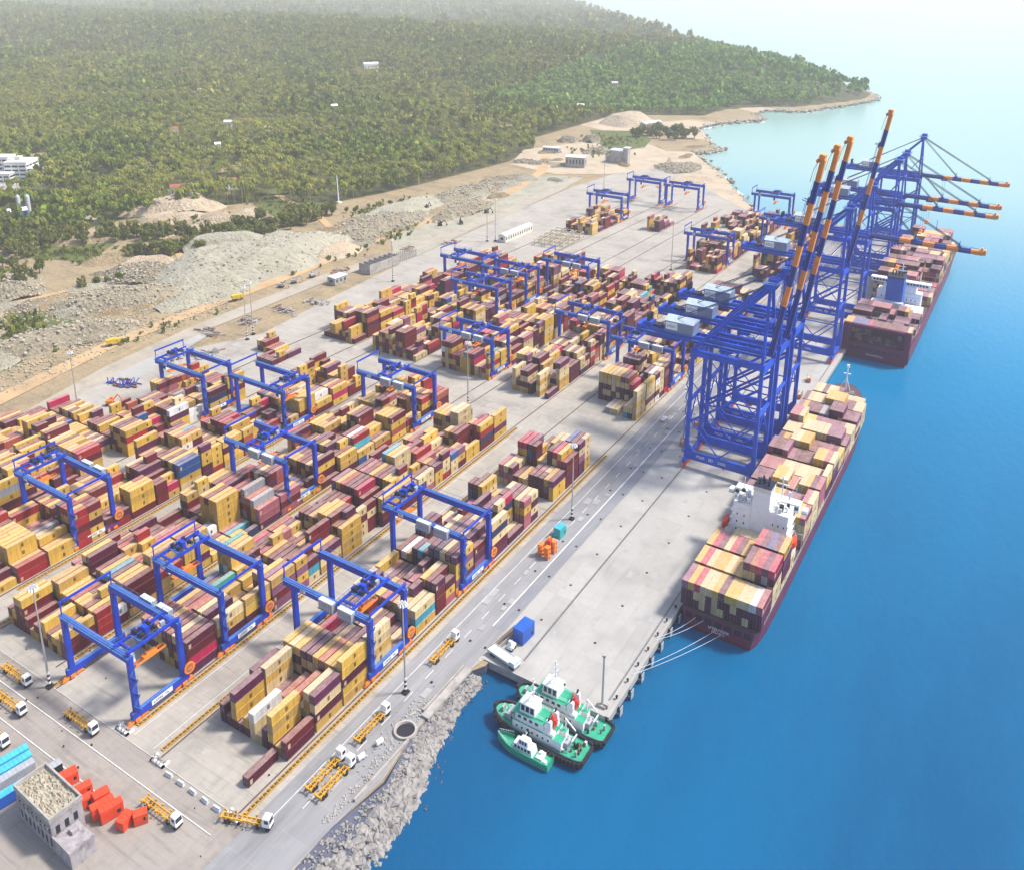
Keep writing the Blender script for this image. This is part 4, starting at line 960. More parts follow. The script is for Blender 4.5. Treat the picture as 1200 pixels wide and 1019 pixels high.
# ------------------------------------------------------------------ quay cranes
def sts(yc, raised, label, blue='sts', house_sign=True):
    t = thing('quay_crane', label, 'quay crane', (-101.4, yc, 0), 0, 'ship-to-shore cranes along the quay')
    G = -34.8; yh = 9.6
    for x in (0, G):
        def sill(mb):
            mb.box(-.8, .8, -13, 13, 2.2, 4.0, 0)
        place('sill_beam', yc_mesh('ssill', sill, 'sill_beam', [blue]), t, (x, 0, 0))
        for yy in (-yh, yh):
            def bog(mb):
                for k in (-3, -1, 1, 3): mb.frustum(-.5, .5, k - .85, k + .85, .3, -.35, .35, k - .4, k + .4, 1.3); mb.tube((-.4, k, .45), (.4, k, .45), .42, 8, 1)
                mb.box(-.45, .45, -3.4, 3.4, 1.2, 2.2)
            place('bogie', yc_mesh('sbog', bog, 'bogie', ['cabred', 'dark']), t, (x, yy, 0))
            def leg(mb):
                mb.frustum(-1.0, 1.0, -.8, .8, 4.0, -.85, .85, -.7, .7, 44.5)
            place('leg', yc_mesh('sleg', leg, 'leg', [blue]), t, (x, yy, 0))
    for yy in (-yh, yh):
        def portal(mb):
            mb.box(G + 1.0, -1.0, -.7, .7, 3.2, 6.6); mb.frustum(G + 1, G + 4, -.5, .5, 6.6, G + 1, G + 1.4, -.5, .5, 9.0); mb.frustum(-4, -1, -.5, .5, 6.6, -1.4, -1, -.5, .5, 9.0)
        o = place('portal_beam', yc_mesh('sportal', portal, 'portal_beam', [blue]), t, (0, yy, 0))
        def lt(mb): glyph_bars(mb, 'x', G + 5.5, G + 10, 4.5, 5.5, -.71, 0, 5); glyph_bars(mb, 'x', G + 12, G + 15, 4.5, 5.6, -.71, 0, 3); glyph_bars(mb, 'x', G + 17, G + 22, 4.4, 5.4, -.71, 0, 7)
        if yy < 0: place('lettering', yc_mesh('slett', lt, 'lettering', ['white']), o)
        def upper(mb):
            mb.box(G - 1.2, 1.2, -.8, .8, 44.5, 47.0); mb.bar((G, -.9, 48), (0, -.9, 48), .08, .08); mb.box(G - 1.2, 1.2, -1.3, -.8, 46.8, 46.95)
        place('upper_beam', yc_mesh('supper', upper, 'upper_beam', [blue]), t, (0, yy, 0))
        def brace(mb):
            mb.tube((G + 17, 0, 6.6), (G + .6, 0, 19), .3, 6); mb.tube((G + 17, 0, 6.6), (-.6, 0, 19), .3, 6)
            mb.tube((G + .6, 0, 18), (-.6, 0, 37), .55, 8); mb.tube((G + .6, 0, 19.2), (-.6, 0, 19.2), .3, 6)
            mb.tube((G + 12, 0, 25.2), (G + .6, 0, 34), .22, 6)
        place('brace', yc_mesh('sbrace', brace, 'brace', [blue]), t, (0, yy, 0))
    for x in (0, G):
        for kk, zz in enumerate((42.3, 26.0)):
            def tie(mb):
                mb.box(-.7, .7, -yh + .7, yh - .7, zz, zz + 2.1 - kk)
                if kk: mb.bar((0, -yh, 14), (0, -.3, 26.1), .5, .5); mb.bar((0, yh, 14), (0, .3, 26.1), .5, .5)
            place('cross_tie', yc_mesh('stie%d' % kk, tie, 'cross_tie', [blue]), t, (x, 0, 0))
    def gird(mb):
        for y in (-2.6, 2.6): mb.box(-66, -.5, y - .55, y + .55, 47.1, 49.9)
        for k in range(14): x = -65 + k * 4.9; mb.box(x, x + .4, -2.05, 2.05, 48.6, 49.3)
        for y in (-4.4, 4.4):
            mb.box(-66, 0, y - .45, y + .45, 48.5, 48.62, 1); mb.bar((-66, y * 1.1, 49.8), (0, y * 1.1, 49.8), .08, .08, 1)
            for k in range(17): mb.bar((-66 + k * 4.1, y * 1.1, 48.5), (-66 + k * 4.1, y * 1.1, 49.8), .07, .07, 1)
        mb.box(-68, -66, -4.5, 4.5, 47.4, 50.4); mb.box(-64, -60.5, -3, 3, 49.9, 51.4, 0)
        for y in (-2, .2, 2.2): mb.box(-63.5, -62, y, y + .7, 51.4, 54.2, 2)
        mb.box(-60, -56, -2.2, 2.2, 49.9, 50.8, 2)
    place('girder', yc_mesh('sgird', gird, 'girder', [blue, 'crane_top', 'navy']), t)
    def apex(mb):
        for s in (-1, 1):
            mb.bar((0, s * yh, 47), (-1.5, s * 2.2, 74), 1.3, 1.3); mb.bar((G, s * yh, 47), (-2.2, s * 2.4, 72.5), 1.2, 1.5)
            mb.bar((-8, s * 8.0, 52.8), (-.7, s * 5.8, 60), .4, .4)
        mb.box(-3.6, 1.2, -3.4, 3.4, 73, 74.8); mb.box(-2.6, -.6, -7.5, 7.5, 59.4, 60.4) if False else None
        mb.box(-.9, .3, -5.9, 5.9, 59.6, 60.6); mb.box(-5, 2.4, -4, 4, 74.8, 74.95, 1)
        for x, y in ((-5, -4), (2.4, -4), (-5, 4), (2.4, 4)): mb.bar((x, y, 74.9), (x, y, 76), .09, .09, 1)
        for s in (-1, 1): mb.tube((-3, s * 1.5, 76.0), (1.4, s * 1.5, 76.0), .7, 8)
    place('apex_frame', yc_mesh('sapex', apex, 'apex_frame', [blue, 'crane_top']), t)
    def back(mb):
        for s in (-1, 1):
            mb.tube((-2, s * 1.8, 74), (-58, s * 2.6, 50), .17, 5); mb.tube((-2, s * .8, 73.6), (-60, s * 1.2, 50), .09, 5)
    place('backstay', yc_mesh('sback', back, 'backstay', ['cable']), t)
    def house(mb):
        mb.box(-52.5, -37.5, -4.6, 4.6, 50.2, 54.2, 0); mb.box(-53, -37, -5.0, 5.0, 49.9, 50.2, 2)
        mb.add([(-52.8, -4.9, 54.2), (-37.2, -4.9, 54.2), (-37.2, 0, 55.6), (-52.8, 0, 55.6), (-37.2, 4.9, 54.2), (-52.8, 4.9, 54.2)], [(0, 1, 2, 3), (3, 2, 4, 5), (1, 4, 2), (0, 3, 5)], 1)
    h = place('machinery_house', yc_mesh('shouse', house, 'machinery_house', ['cladding', 'cladding_roof', 'crane_top']), t)
    def sign(mb): mb.box(-52, -45.8, -4.72, -4.62, 50.9, 53.7)
    sp_ = place('sign_plate', yc_mesh('ssign', sign, 'sign_plate', ['white']), h)
    if 'txt' not in YC:
        cu = bpy.data.curves.new('lettering', 'FONT'); cu.body = 'adani'; cu.size = 2.2; cu.extrude = .02; cu.align_x = 'CENTER'
        to = bpy.data.objects.new('lettering', cu); COL.objects.link(to); dg = bpy.context.evaluated_depsgraph_get()
        me = bpy.data.meshes.new_from_object(to.evaluated_get(dg)); bpy.data.objects.remove(to)
        me.transform(Matrix.Translation((-48.9, -4.74, 51.7 * ZS)) @ Matrix.Rotation(math.pi / 2, 4, 'X') @ Matrix.Diagonal((1.15, 1.3, 1, 1))); me.materials.clear(); me.materials.append(M['text_green']); YC['txt'] = me
    # lettering belongs to the house's plate: kept one level deep as part of the house
    place('lettering', YC['txt'], h)
    def cabm(mb):
        mb.box(-24, -18, -2.6, 2.6, 45.6, 46.6, 2); mb.frustum(-19.2, -16.4, -1.3, 1.3, 42.2, -19.2, -16.0, -1.3, 1.3, 45.4, 0); mb.box(-16.2, -16.0, -1.1, 1.1, 42.6, 45.0, 1); mb.box(-18.6, -17.4, -.4, .4, 45.4, 45.7, 2)
    place('cab', yc_mesh('scab', cabm, 'cab', ['white', 'glass', blue]), t)
    def stairs(mb):
        z = 4.2; k = 0
        while z < 43:
            a, c = (-1.4, 1.4) if k % 2 else (1.4, -1.4)
            mb.bar((0, a, z), (0, c, z + 2.6), .6, .12); mb.bar((.4, a, z + 1), (.4, c, z + 3.6), .06, .06); z += 2.6; k += 1
        for zz in range(6, 44, 5): mb.box(-.5, .5, -2.2, -1.4, zz, zz + .12)
    place('stair', yc_mesh('sstair', stairs, 'stair', ['crane_top']), t, (G - 1.7, -yh, 0))
    # boom, built along +x from its hinge, then swung up if raised
    L = 72.5
    def boom_mesh():
        mb = MB(); n = 7; st = 7.6
        cuts = [(0, L - n * st, 1)] + [(L - (n - k) * st, L - (n - k - 1) * st, 0 if k % 2 == 0 else 1) for k in range(n)]
        for a, c, m in cuts:
            mb.box(a, c, -1.55, 1.55, -1.3, 1.1 if c < L - 1 else .9, m)
            for s in (-2.3, 2.3): mb.box(a, c, min(s, s * .68), max(s, s * .68), .35, .47, 3 if m else 0); mb.bar((a, s, 1.5), (c, s, 1.5), .08, .08, 3 if m else 0)
            for q in (a + .2, (a + c) / 2): mb.box(q, q + .25, -2.0, 2.0, -1.0, -.3, m)
        mb.box(L, L + 1.6, -1.9, 1.9, -.9, 1.4, 0); mb.box(L + .4, L + 1.2, -2.6, 2.6, 1.4, 1.6, 0); mb.tube((L - 1, -1.6, 1.9), (L - 1, 1.6, 1.9), .7, 8, 0)
        for x in (29.5, 57.5):
            mb.box(x - 1.2, x + 1.2, -1.6, 1.6, 1.1, 1.9, 1); mb.bar((x, -1.8, 1.5), (x, -1.8, 4.0), .25, .25, 1); mb.bar((x, 1.8, 1.5), (x, 1.8, 4.0), .25, .25, 1)
        mb.bar((L - .5, -2.2, 1.2), (L - 3.5, -3.4, 2.2), .16, .16, 2); mb.bar((L - 3.5, -3.4, 2.2), (L - 8, -3.4, 2.4), .16, .16, 2)
        return mb
    ang = math.radians(78.3) if raised else math.radians(-.6)
    if ('boom', raised) not in YC:
        mb = boom_mesh(); c, s = math.cos(ang), math.sin(ang)
        mb.v = [(1.0 + x * c - z * s, y, 48.5 + x * s + z * c) for x, y, z in mb.v]
        YC[('boom', raised)] = mb.mesh('boom', ['boom_orange', 'boom_blue', 'dark', 'crane_top'])
    place('boom', YC[('boom', raised)], t)
    def fore(mb):
        f = lambda x, y, z: (1.0 + x * math.cos(ang) - z * math.sin(ang), y, 48.5 + x * math.sin(ang) + z * math.cos(ang))
        if raised:
            for s in (-1.4, 1.4):
                mb.tube((-1.5, s, 74), f(29, s, 2.2), .12, 5); mb.tube((-1.5, s, 73), f(14, s * 1.4, 3.2), .10, 5); mb.tube(f(14, s * 1.4, 3.2), f(29.5, s, 2.0), .10, 5)
                mb.tube(f(30, s, 2.6), f(57, s, 2.4), .10, 5)
        else:
            for s in (-1.5, 1.5):
                for d in (0, .7):
                    mb.tube((-1.5, s, 74 + d), f(57.5, s, 2.0 + d * .6), .15, 5); mb.tube((-1.5, s, 73.4 + d), f(29.5, s, 2.0 + d * .6), .13, 5)
    place('forestay', yc_mesh('sfore%d' % raised, fore, 'forestay', ['cable'] if not raised else [blue]), t)
    if not raised:
        def spr(mb):
            mb.box(20, 22.2, -6, 6, 33, 33.6); mb.box(20.3, 21.9, -1.6, 1.6, 33.6, 34.6)
            for x in (20.3, 21.9):
                for y in (-1.4, 1.4): mb.bar((x, y, 34.6), (x, y, 47), .08, .08, 1)
            mb.box(18.5, 23.7, -2.4, 2.4, 46.3, 47.0, 2)
        place('spreader', yc_mesh('sspr', spr, 'spreader', ['orange', 'cable', 'boom_blue']), t)
    return t
sts(396, True, 'blue quay crane with boom raised, first of the row, machinery house sign in full view')
sts(424, True, 'blue quay crane with boom raised, squeezed between two others with raised booms')
sts(452, True, 'blue quay crane with boom raised, last of the three standing tightly together')
sts(566, True, 'blue quay crane with raised boom standing apart, behind the tight group of three')
sts(642, False, 'blue quay crane with boom lowered over the ship just ahead of its white bridge')
sts(752, False, 'blue quay crane with lowered boom, lower one of the two close-set middle booms')
sts(787, False, 'blue quay crane with lowered boom, upper one of the two close-set middle booms')
sts(884, False, 'blue quay crane with boom lowered, farthest along the quay with highest apex in view')

# ------------------------------------------------------------------ ships
def hull_loft(stations, zs, mats_of_band, closed_stern=True):
    """stations: list of (y, [halfwidth-left x, right x] per level); zs per station list; returns MB with hull skin and deck"""
    mb = MB(); rings = []
    for (y, lv) in stations: rings.append([(xl, y, z) for (xl, xr, z) in lv] + [(xr, y, z) for (xl, xr, z) in lv[::-1]])
    n = len(stations[0][1])
    for a, b in zip(rings, rings[1:]):
        o = len(mb.v); mb.v += a + b; k2 = 2 * n
        for k in range(k2 - 1):
            band = k if k < n - 1 else (k2 - 2 - k); band = min(band, n - 2)
            if k == n - 1: mb.f.append((o + k, o + k + 1, o + k2 + k + 1, o + k2 + k)); mb.m.append(mats_of_band[-1]); continue
            mb.f.append((o + k, o + k + 1, o + k2 + k + 1, o + k2 + k)); mb.m.append(mats_of_band[band])
    a = rings[0]; n2 = len(a)
    for k in range(n - 1): mb.add([a[k], a[k + 1], a[n2 - 2 - k], a[n2 - 1 - k]], [(3, 2, 1, 0)], mats_of_band[k])
    # flip helper: recalc outside
    return mb
def recalc(me):
    bm = bmesh.new(); bm.from_mesh(me); bmesh.ops.remove_doubles(bm, verts=bm.verts, dist=.001); bmesh.ops.recalc_face_normals(bm, faces=bm.faces); bm.to_mesh(me); bm.free()

def ship_hull(parent, xl, beam, y0, L, deck, bowdeck, stern_round, depth_mats=('boot', 'hull')):
    xc = xl + beam / 2; hb = beam / 2; st = []
    prof = [(0, .80, .90), (.02, .90, .98), (.06, .97, 1), (.15, 1, 1), (.72, 1, 1), (.80, .95, 1), (.87, .78, .95), (.93, .50, .80), (.97, .25, .58), (.99, .10, .36), (1.0, .02, .18)] if stern_round else \
           [(0, .92, 1.0), (.03, .98, 1), (.1, 1, 1), (.75, 1, 1), (.82, .94, 1), (.88, .76, .95), (.94, .46, .78), (.98, .2, .52), (1.0, .03, .2)]
    for t, wl, dk in prof:
        y = y0 + t * L; zt = deck + (bowdeck - deck) * max(0, (t - .8) / .2) ** 1.4
        w0 = hb * wl * .97; w1 = hb * (wl * .6 + dk * .4); w2 = hb * dk; push = 5 * max(0, (t - .9) / .1)
        st.append((y - push * .0, [(xc - w0, xc + w0, WATER - 3), (xc - (w0 * .5 + w1 * .5), xc + (w0 * .5 + w1 * .5), WATER + .9), (xc - w1, xc + w1, WATER + 2.6), (xc - w2, xc + w2, zt)]))
    mb = hull_loft(st, None, [0, 1, 1, 2])
    me = mb.mesh('hull', ['boot', 'hull', 'deck_red']); recalc(me)
    return place('hull', me, parent)

def window_rows(mb, x0, x1, y, z0, rows, n, h=.8, dz=2.6, w=.55, m=0):
    for r in range(rows):
        for k in range(n):
            x = x0 + (x1 - x0) * (k + .5) / n; mb.box(x - w / 2, x + w / 2, y - .04, y, z0 + r * dz, z0 + r * dz + h, m)

def container_ship_one():
    t = thing('container_ship', 'loaded maroon container ship with white bridge tower, stern roped to the quay', 'container ship', (0, 0, WATER))
    t.location = (0, 0, 0); xl, beam, y0, L = S1X, 32.2, 279.6, 226
    h = ship_hull(t, xl, beam, y0, L, 2.9, 8.0, True)
    xr = xl + beam; xc = xl + beam / 2
    mb = MB()      # openings of the mooring deck in the stern
    for k in range(7): mb.box(xl + 3.0 + k * 3.9, xl + 5.8 + k * 3.9, y0 - .06, y0 + .3, .5, 2.2, 0)
    build_each(mb, 'stern_opening', ['hull_dark'], h)
    mb = MB(); glyph_bars(mb, 'x', xc - 4.6, xc + 4.6, -.55, .25, y0 - .03, 0, 11); glyph_bars(mb, 'x', xc - 3.0, xc + 3.0, -1.5, -.85, y0 - .03, 0, 8)
    mb.build('lettering', ['white'], h)
    mb = MB()
    for s in (xl + .2, xr - .2):
        for k in range(52): mb.bar((s, y0 + 6 + k * 3.5, 2.9), (s, y0 + 6 + k * 3.5, 4.1), .12, .12)
        for z in (3.5, 4.1): mb.bar((s, y0 + 6, z), (s, y0 + 188, z), .1, .1)
    mb.build('railing', ['steel'], t)
    for k, yb in enumerate((294.1, 307.7, 340.6, 354.1, 368.0, 380.9, 394.8, 407.7, 421.6, 434.5, 448.4)):
        mb = MB()
        for x in np.linspace(xl + .6, xr - .6, 14): mb.bar((x, yb, 2.9), (x, yb, 8.6 if yb > 340 else 6), .22, .22)
        mb.box(xl + .4, xr - .4, yb - .3, yb + .3, 8.4 if yb > 340 else 5.8, 8.6 if yb > 340 else 6.0)
        mb.build('lashing_bridge', ['steel'], t)
    # accommodation block
    mb = MB(); mb.box(xc - 11.5, xc - 4.0, 327, 336.5, 2.9, 19.2); mb.box(xc + 4.0, xc + 11.8, 327, 336.5, 2.9, 19.4); mb.box(xc - 3.998, xc + 3.998, 327.4, 337, 2.9, 20.0)
    mb.box(xc - 14.6, xc - 11.5, 328, 335, 2.9, 10.5); mb.box(xc + 11.8, xc + 14.6, 328, 335, 2.9, 9.0)
    mb.box(xc - 13.6, xc + 13.6, 337.05, 341, 17.0, 19.7); mb.box(xc - 14, xc + 14, 337.02, 341.4, 19.7, 19.9); mb.box(xc - 11, xc + 11, 337.05, 340.8, 2.9, 16.98)
    for z in (5.8, 8.4, 11, 13.6, 16.2): mb.box(xc - 12.6, xc - 11.5, 326.6, 336.8, z, z + .12); mb.box(xc + 11.8, xc + 12.9, 326.6, 336.8, z, z + .12)
    house = mb.build('accommodation', ['white'], t)
    mb = MB(); window_rows(mb, xc - 11, xc - 5, 327, 4.6, 5, 2, .7, 2.6, .5); window_rows(mb, xc + 4.6, xc + 11.4, 327, 4.6, 5, 3, .7, 2.6, .5)
    for k in range(12): mb.box(xc - 14 + k * 2.35, xc - 12.4 + k * 2.35, 337.0, 337.05, 18.0, 19.2)
    for z in (5.2, 7.8, 10.4, 13, 15.6): mb.box(xc + 11.8, xc + 11.84, 329, 335, z, z + .8)
    build_each(mb, 'window', ['glass'], house)
    mb = MB(); mb.box(xc - 3.6, xc + 3.6, 327.5, 334.6, 20.0, 25.0, 1); mb.box(xc - 3.8, xc + 3.8, 327.3, 334.8, 25.0, 26.6, 0)
    mb.box(xc - 3.9, xc + 3.9, 327.2, 334.9, 26.6, 26.8, 2)
    for x, y in ((-2, 330), (0, 331), (2, 330), (-1, 333), (1.4, 333)): mb.tube((xc + x, y, 26.4), (xc + x, y - .4, 28.6), .45, 8, 2)
    mb.build('funnel', ['offwhite', 'white', 'navy'], t)
    mb = MB(); mb.tube((xc + 7, 333, 22.4), (xc + 7, 333, 30), .28, 8); mb.box(xc + 4.5, xc + 9.5, 332.8, 333.2, 27.2, 27.6); mb.box(xc + 5.4, xc + 8.6, 332.6, 332.9, 29, 29.4); mb.tube((xc + 10, 334, 22.4), (xc + 10, 334, 25), .5, 8)
    for k in range(6): mb.tube((xc + 5 + k * 1.4, 336, 22.4), (xc + 5 + k * 1.4, 336, 24 + (k * 7 % 3)), .08, 5)
    mb.tube((xc - 9, 333, 22.4), (xc - 9, 333, 26), .2, 6)
    mb.build('radar_mast', ['white'], t)
    for s in (-1, 1):
        mb = MB(); a, b = sorted((xc + s * 17, xc + s * 14.7)); mb.box(a, b, 337.3, 340.7, 17.2, 17.5, 1); mb.box(a + .1, b - .1, 337.4, 340.6, 17.5, 18.5, 0); mb.build('bridge_wing', ['white', 'teal'], t)
        x = xc + s * 14.6; mb = MB(); n = 8
        for k in range(n):
            w0, w1 = [1.35 * math.sin(math.pi * (q + .35) / (n + .7)) for q in (k, k + 1)]
            ya, yb = 324.4 + k * .95, 325.35 + k * .95
            mb.frustum(x - w0, x + w0, ya, yb, 9.8, x - w0 * .8, x + w0 * .8, ya, yb, 11.9)
        mb.bar((x, 324.8, 8), (x, 324.8, 10), .25, .25, 1); mb.bar((x, 331.4, 8), (x, 331.4, 10), .25, .25, 1); mb.build('lifeboat', ['cabred', 'white'], t)
    mb = MB()
    for k in range(26):
        x = xc + random.choice([-1, 1]) * random.uniform(4.6, 11); y = random.uniform(328, 336); h = random.uniform(.6, 2.6); w = random.uniform(.2, .8); mb.box(x - w, x + w, y - w, y + w, 19.5, 19.5 + h, random.choice([0, 0, 1, 2]))
    for s in (-1, 1):
        for z in (20.1, 20.6): mb.bar((xc + s * 4, 327.1, z), (xc + s * 11.6, 327.1, z), .07, .07)
        for k in range(14):
            mb.bar((xc + s * (12.2 + (k % 3) * .6), 328 + k * .6, 3 + k), (xc + s * (14.4 - (k % 2)), 328 + k * .6, 4.2 + k * .4), .16, .16, k % 3)
    mb.build('deck_fittings', ['white', 'grey', 'dark'], t)['kind'] = 'stuff'
    mb = MB(); mb.tube((xc, 499, 7), (xc, 499, 17.5), .45, 8, 0, .3); mb.box(xc - 2, xc + 2, 498.7, 499.3, 14.5, 14.9); mb.tube((xc, 499, 17.5), (xc, 499, 18.8), .8, 8); mb.bar((xc - 4, 494, 7), (xc, 499, 13), .15, .15); mb.bar((xc + 4, 494, 7), (xc, 499, 13), .15, .15)
    mb.build('foremast', ['white'], t)
    mb = MB()
    for s in (-1, 1):
        mb.tube((xc + s * 4, 494, 8.0), (xc + s * 4 + 1.6, 494, 8.0), .9, 10); mb.box(xc + s * 4 - .6, xc + s * 4 + 2.2, 492.6, 495.4, 6.6, 7.1)
    mb.box(xc - 7, xc + 7, 491, 491.3, 6, 8.8); mb.build('windlass', ['steel'], t)
container_ship_one()

def container_ship_two():
    t = thing('container_ship', 'larger maroon container ship farther along the quay, flat stern wall and blue funnel', 'container ship', (0, 0, 0))
    xl, beam, y0, L = S2X, 42.6, 583.5, 305
    xr = xl + beam; xc = xl + beam / 2
    h = ship_hull(t, xl, beam, y0, L, 4.0, 9.0, False)
    # high stern wall around the aft stacks
    mb = MB()
    yq = y0 - .25
    mb.box(xl - .05, xl + 4.6, yq, y0 + 1.2, 4.0, 14.4); mb.box(xr - 3.6, xr + .05, yq, y0 + 1.2, 4.0, 14.9); mb.box(xl + 4.6, xr - 3.6, yq, y0 + 1.2, 4.0, 5.6); mb.box(xl + 4.6, xr - 3.6, yq, y0 + 1.2, 13.4, 14.5)
    mb.box(xl - .06, xr + .06, yq - .02, yq + .3, -1.2, 4.0); mb.box(xl - .05, xl + .5, y0 + 1.2, y0 + 14, 4.0, 9.5)
    mb.build('stern_wall', ['hull'], h)
    mb = MB()
    for z in np.arange(6.2, 13.3, 1.3): mb.box(xl + 4.6, xr - 3.6, y0 + .3, y0 + .55, z, z + .25, 0)
    for x in np.arange(xl + 5.2, xr - 3.8, 1.24): mb.box(x, x + .22, y0 + .25, y0 + .3, 5.6, 13.4, 0)
    for k in range(70): 
        x = random.uniform(xl + 5, xr - 5); z = random.uniform(5.8, 12.4); mb.box(x, x + .9, y0 + .56, y0 + .6, z, z + .8, 1)
    mb.build('stern_grating', ['hull', 'hull_dark'], h)
    mb = MB(); glyph_bars(mb, 'x', xc - 5, xc + 6, -.4, .4, yq - .05, 0, 12); mb.build('lettering', ['white'], h)
    mb = MB()
    for k in range(8): mb.box(xl + 5 + k * 4.2, xl + 8.2 + k * 4.2, yq - .05, yq + .1, 2.0, 3.3)
    build_each(mb, 'stern_opening', ['hull_dark'], h)
    mb = MB(); mb.box(xl - .02, xl + .6, 600, 880, 4.0, 5.6); mb.box(xr - .6, xr + .02, 584, 880, 4.0, 5.4); mb.build('bulwark', ['hull'], h)
    for yb in (598.4, 611.6, 625.0, 701.2, 715, 728, 742, 755, 769, 782, 796, 809, 823, 836, 850):
        mb = MB()
        for x in np.linspace(xl + .6, xr - .6, 18): mb.bar((x, yb, 4.0), (x, yb, 12), .25, .25)
        mb.box(xl + .4, xr - .4, yb - .3, yb + .3, 11.8, 12.0)
        mb.build('lashing_bridge', ['steel'], t)
    mb = MB(); mb.box(xl + 6, xr - 6, 668, 678, 4, 14); mb.box(xl + 10, xr - 10, 668.5, 678.5, 14, 18.0); mb.box(xl + 1, xr - 1, 669.5, 674, 18.0, 20.0); mb.box(xl + .4, xr - .4, 669, 674.5, 20.0, 20.3)
    mb.box(xl + 4, xl + 15, 640, 664, 4, 9.5); mb.box(xl + 26, xr - 3, 640, 666, 4, 8.5); mb.box(xl + 6, xl + 12, 643, 655, 9.5, 11.5); mb.box(xl + 28, xl + 35, 648, 658, 8.5, 10.5)
    for z in (6.6, 9.2, 11.8): mb.box(xl + 5.4, xr - 5.4, 667.4, 668, z, z + .15)
    house = mb.build('accommodation', ['white'], t)
    mb = MB(); window_rows(mb, xl + 8, xr - 8, 668, 5.0, 3, 9, .8, 2.6, .7)
    for k in range(18): mb.box(xl + 2.2 + k * 2.15, xl + 3.7 + k * 2.15, 669.46, 669.5, 18.6, 19.6)
    build_each(mb, 'window', ['glass'], house)
    mb = MB(); mb.box(xl + 14.5, xl + 26, 650, 661, 4, 25.5, 0); mb.box(xl + 14.2, xl + 26.3, 649.6, 661.4, 25.5, 26.2, 1)
    for k in range(4): mb.tube((xl + 17 + k * 2.2, 656, 26), (xl + 17 + k * 2.2, 656, 28.5), .55, 8, 1)
    mb.box(xl + 13, xl + 27.5, 646, 650, 4, 13, 2)
    mb.build('funnel', ['blue', 'navy', 'lgrey'], t)
    mb = MB(); mb.tube((xc, 673, 20.3), (xc, 673, 29), .4, 8); mb.box(xc - 4, xc + 4, 672.8, 673.2, 25, 25.5); mb.box(xc - 2, xc + 2, 672.6, 672.9, 27.4, 27.8); mb.build('radar_mast', ['white'], t)
    mb = MB(); mb.tube((xc, 876, 8), (xc, 876, 20), .5, 8); mb.build('foremast', ['white'], t)
container_ship_two()

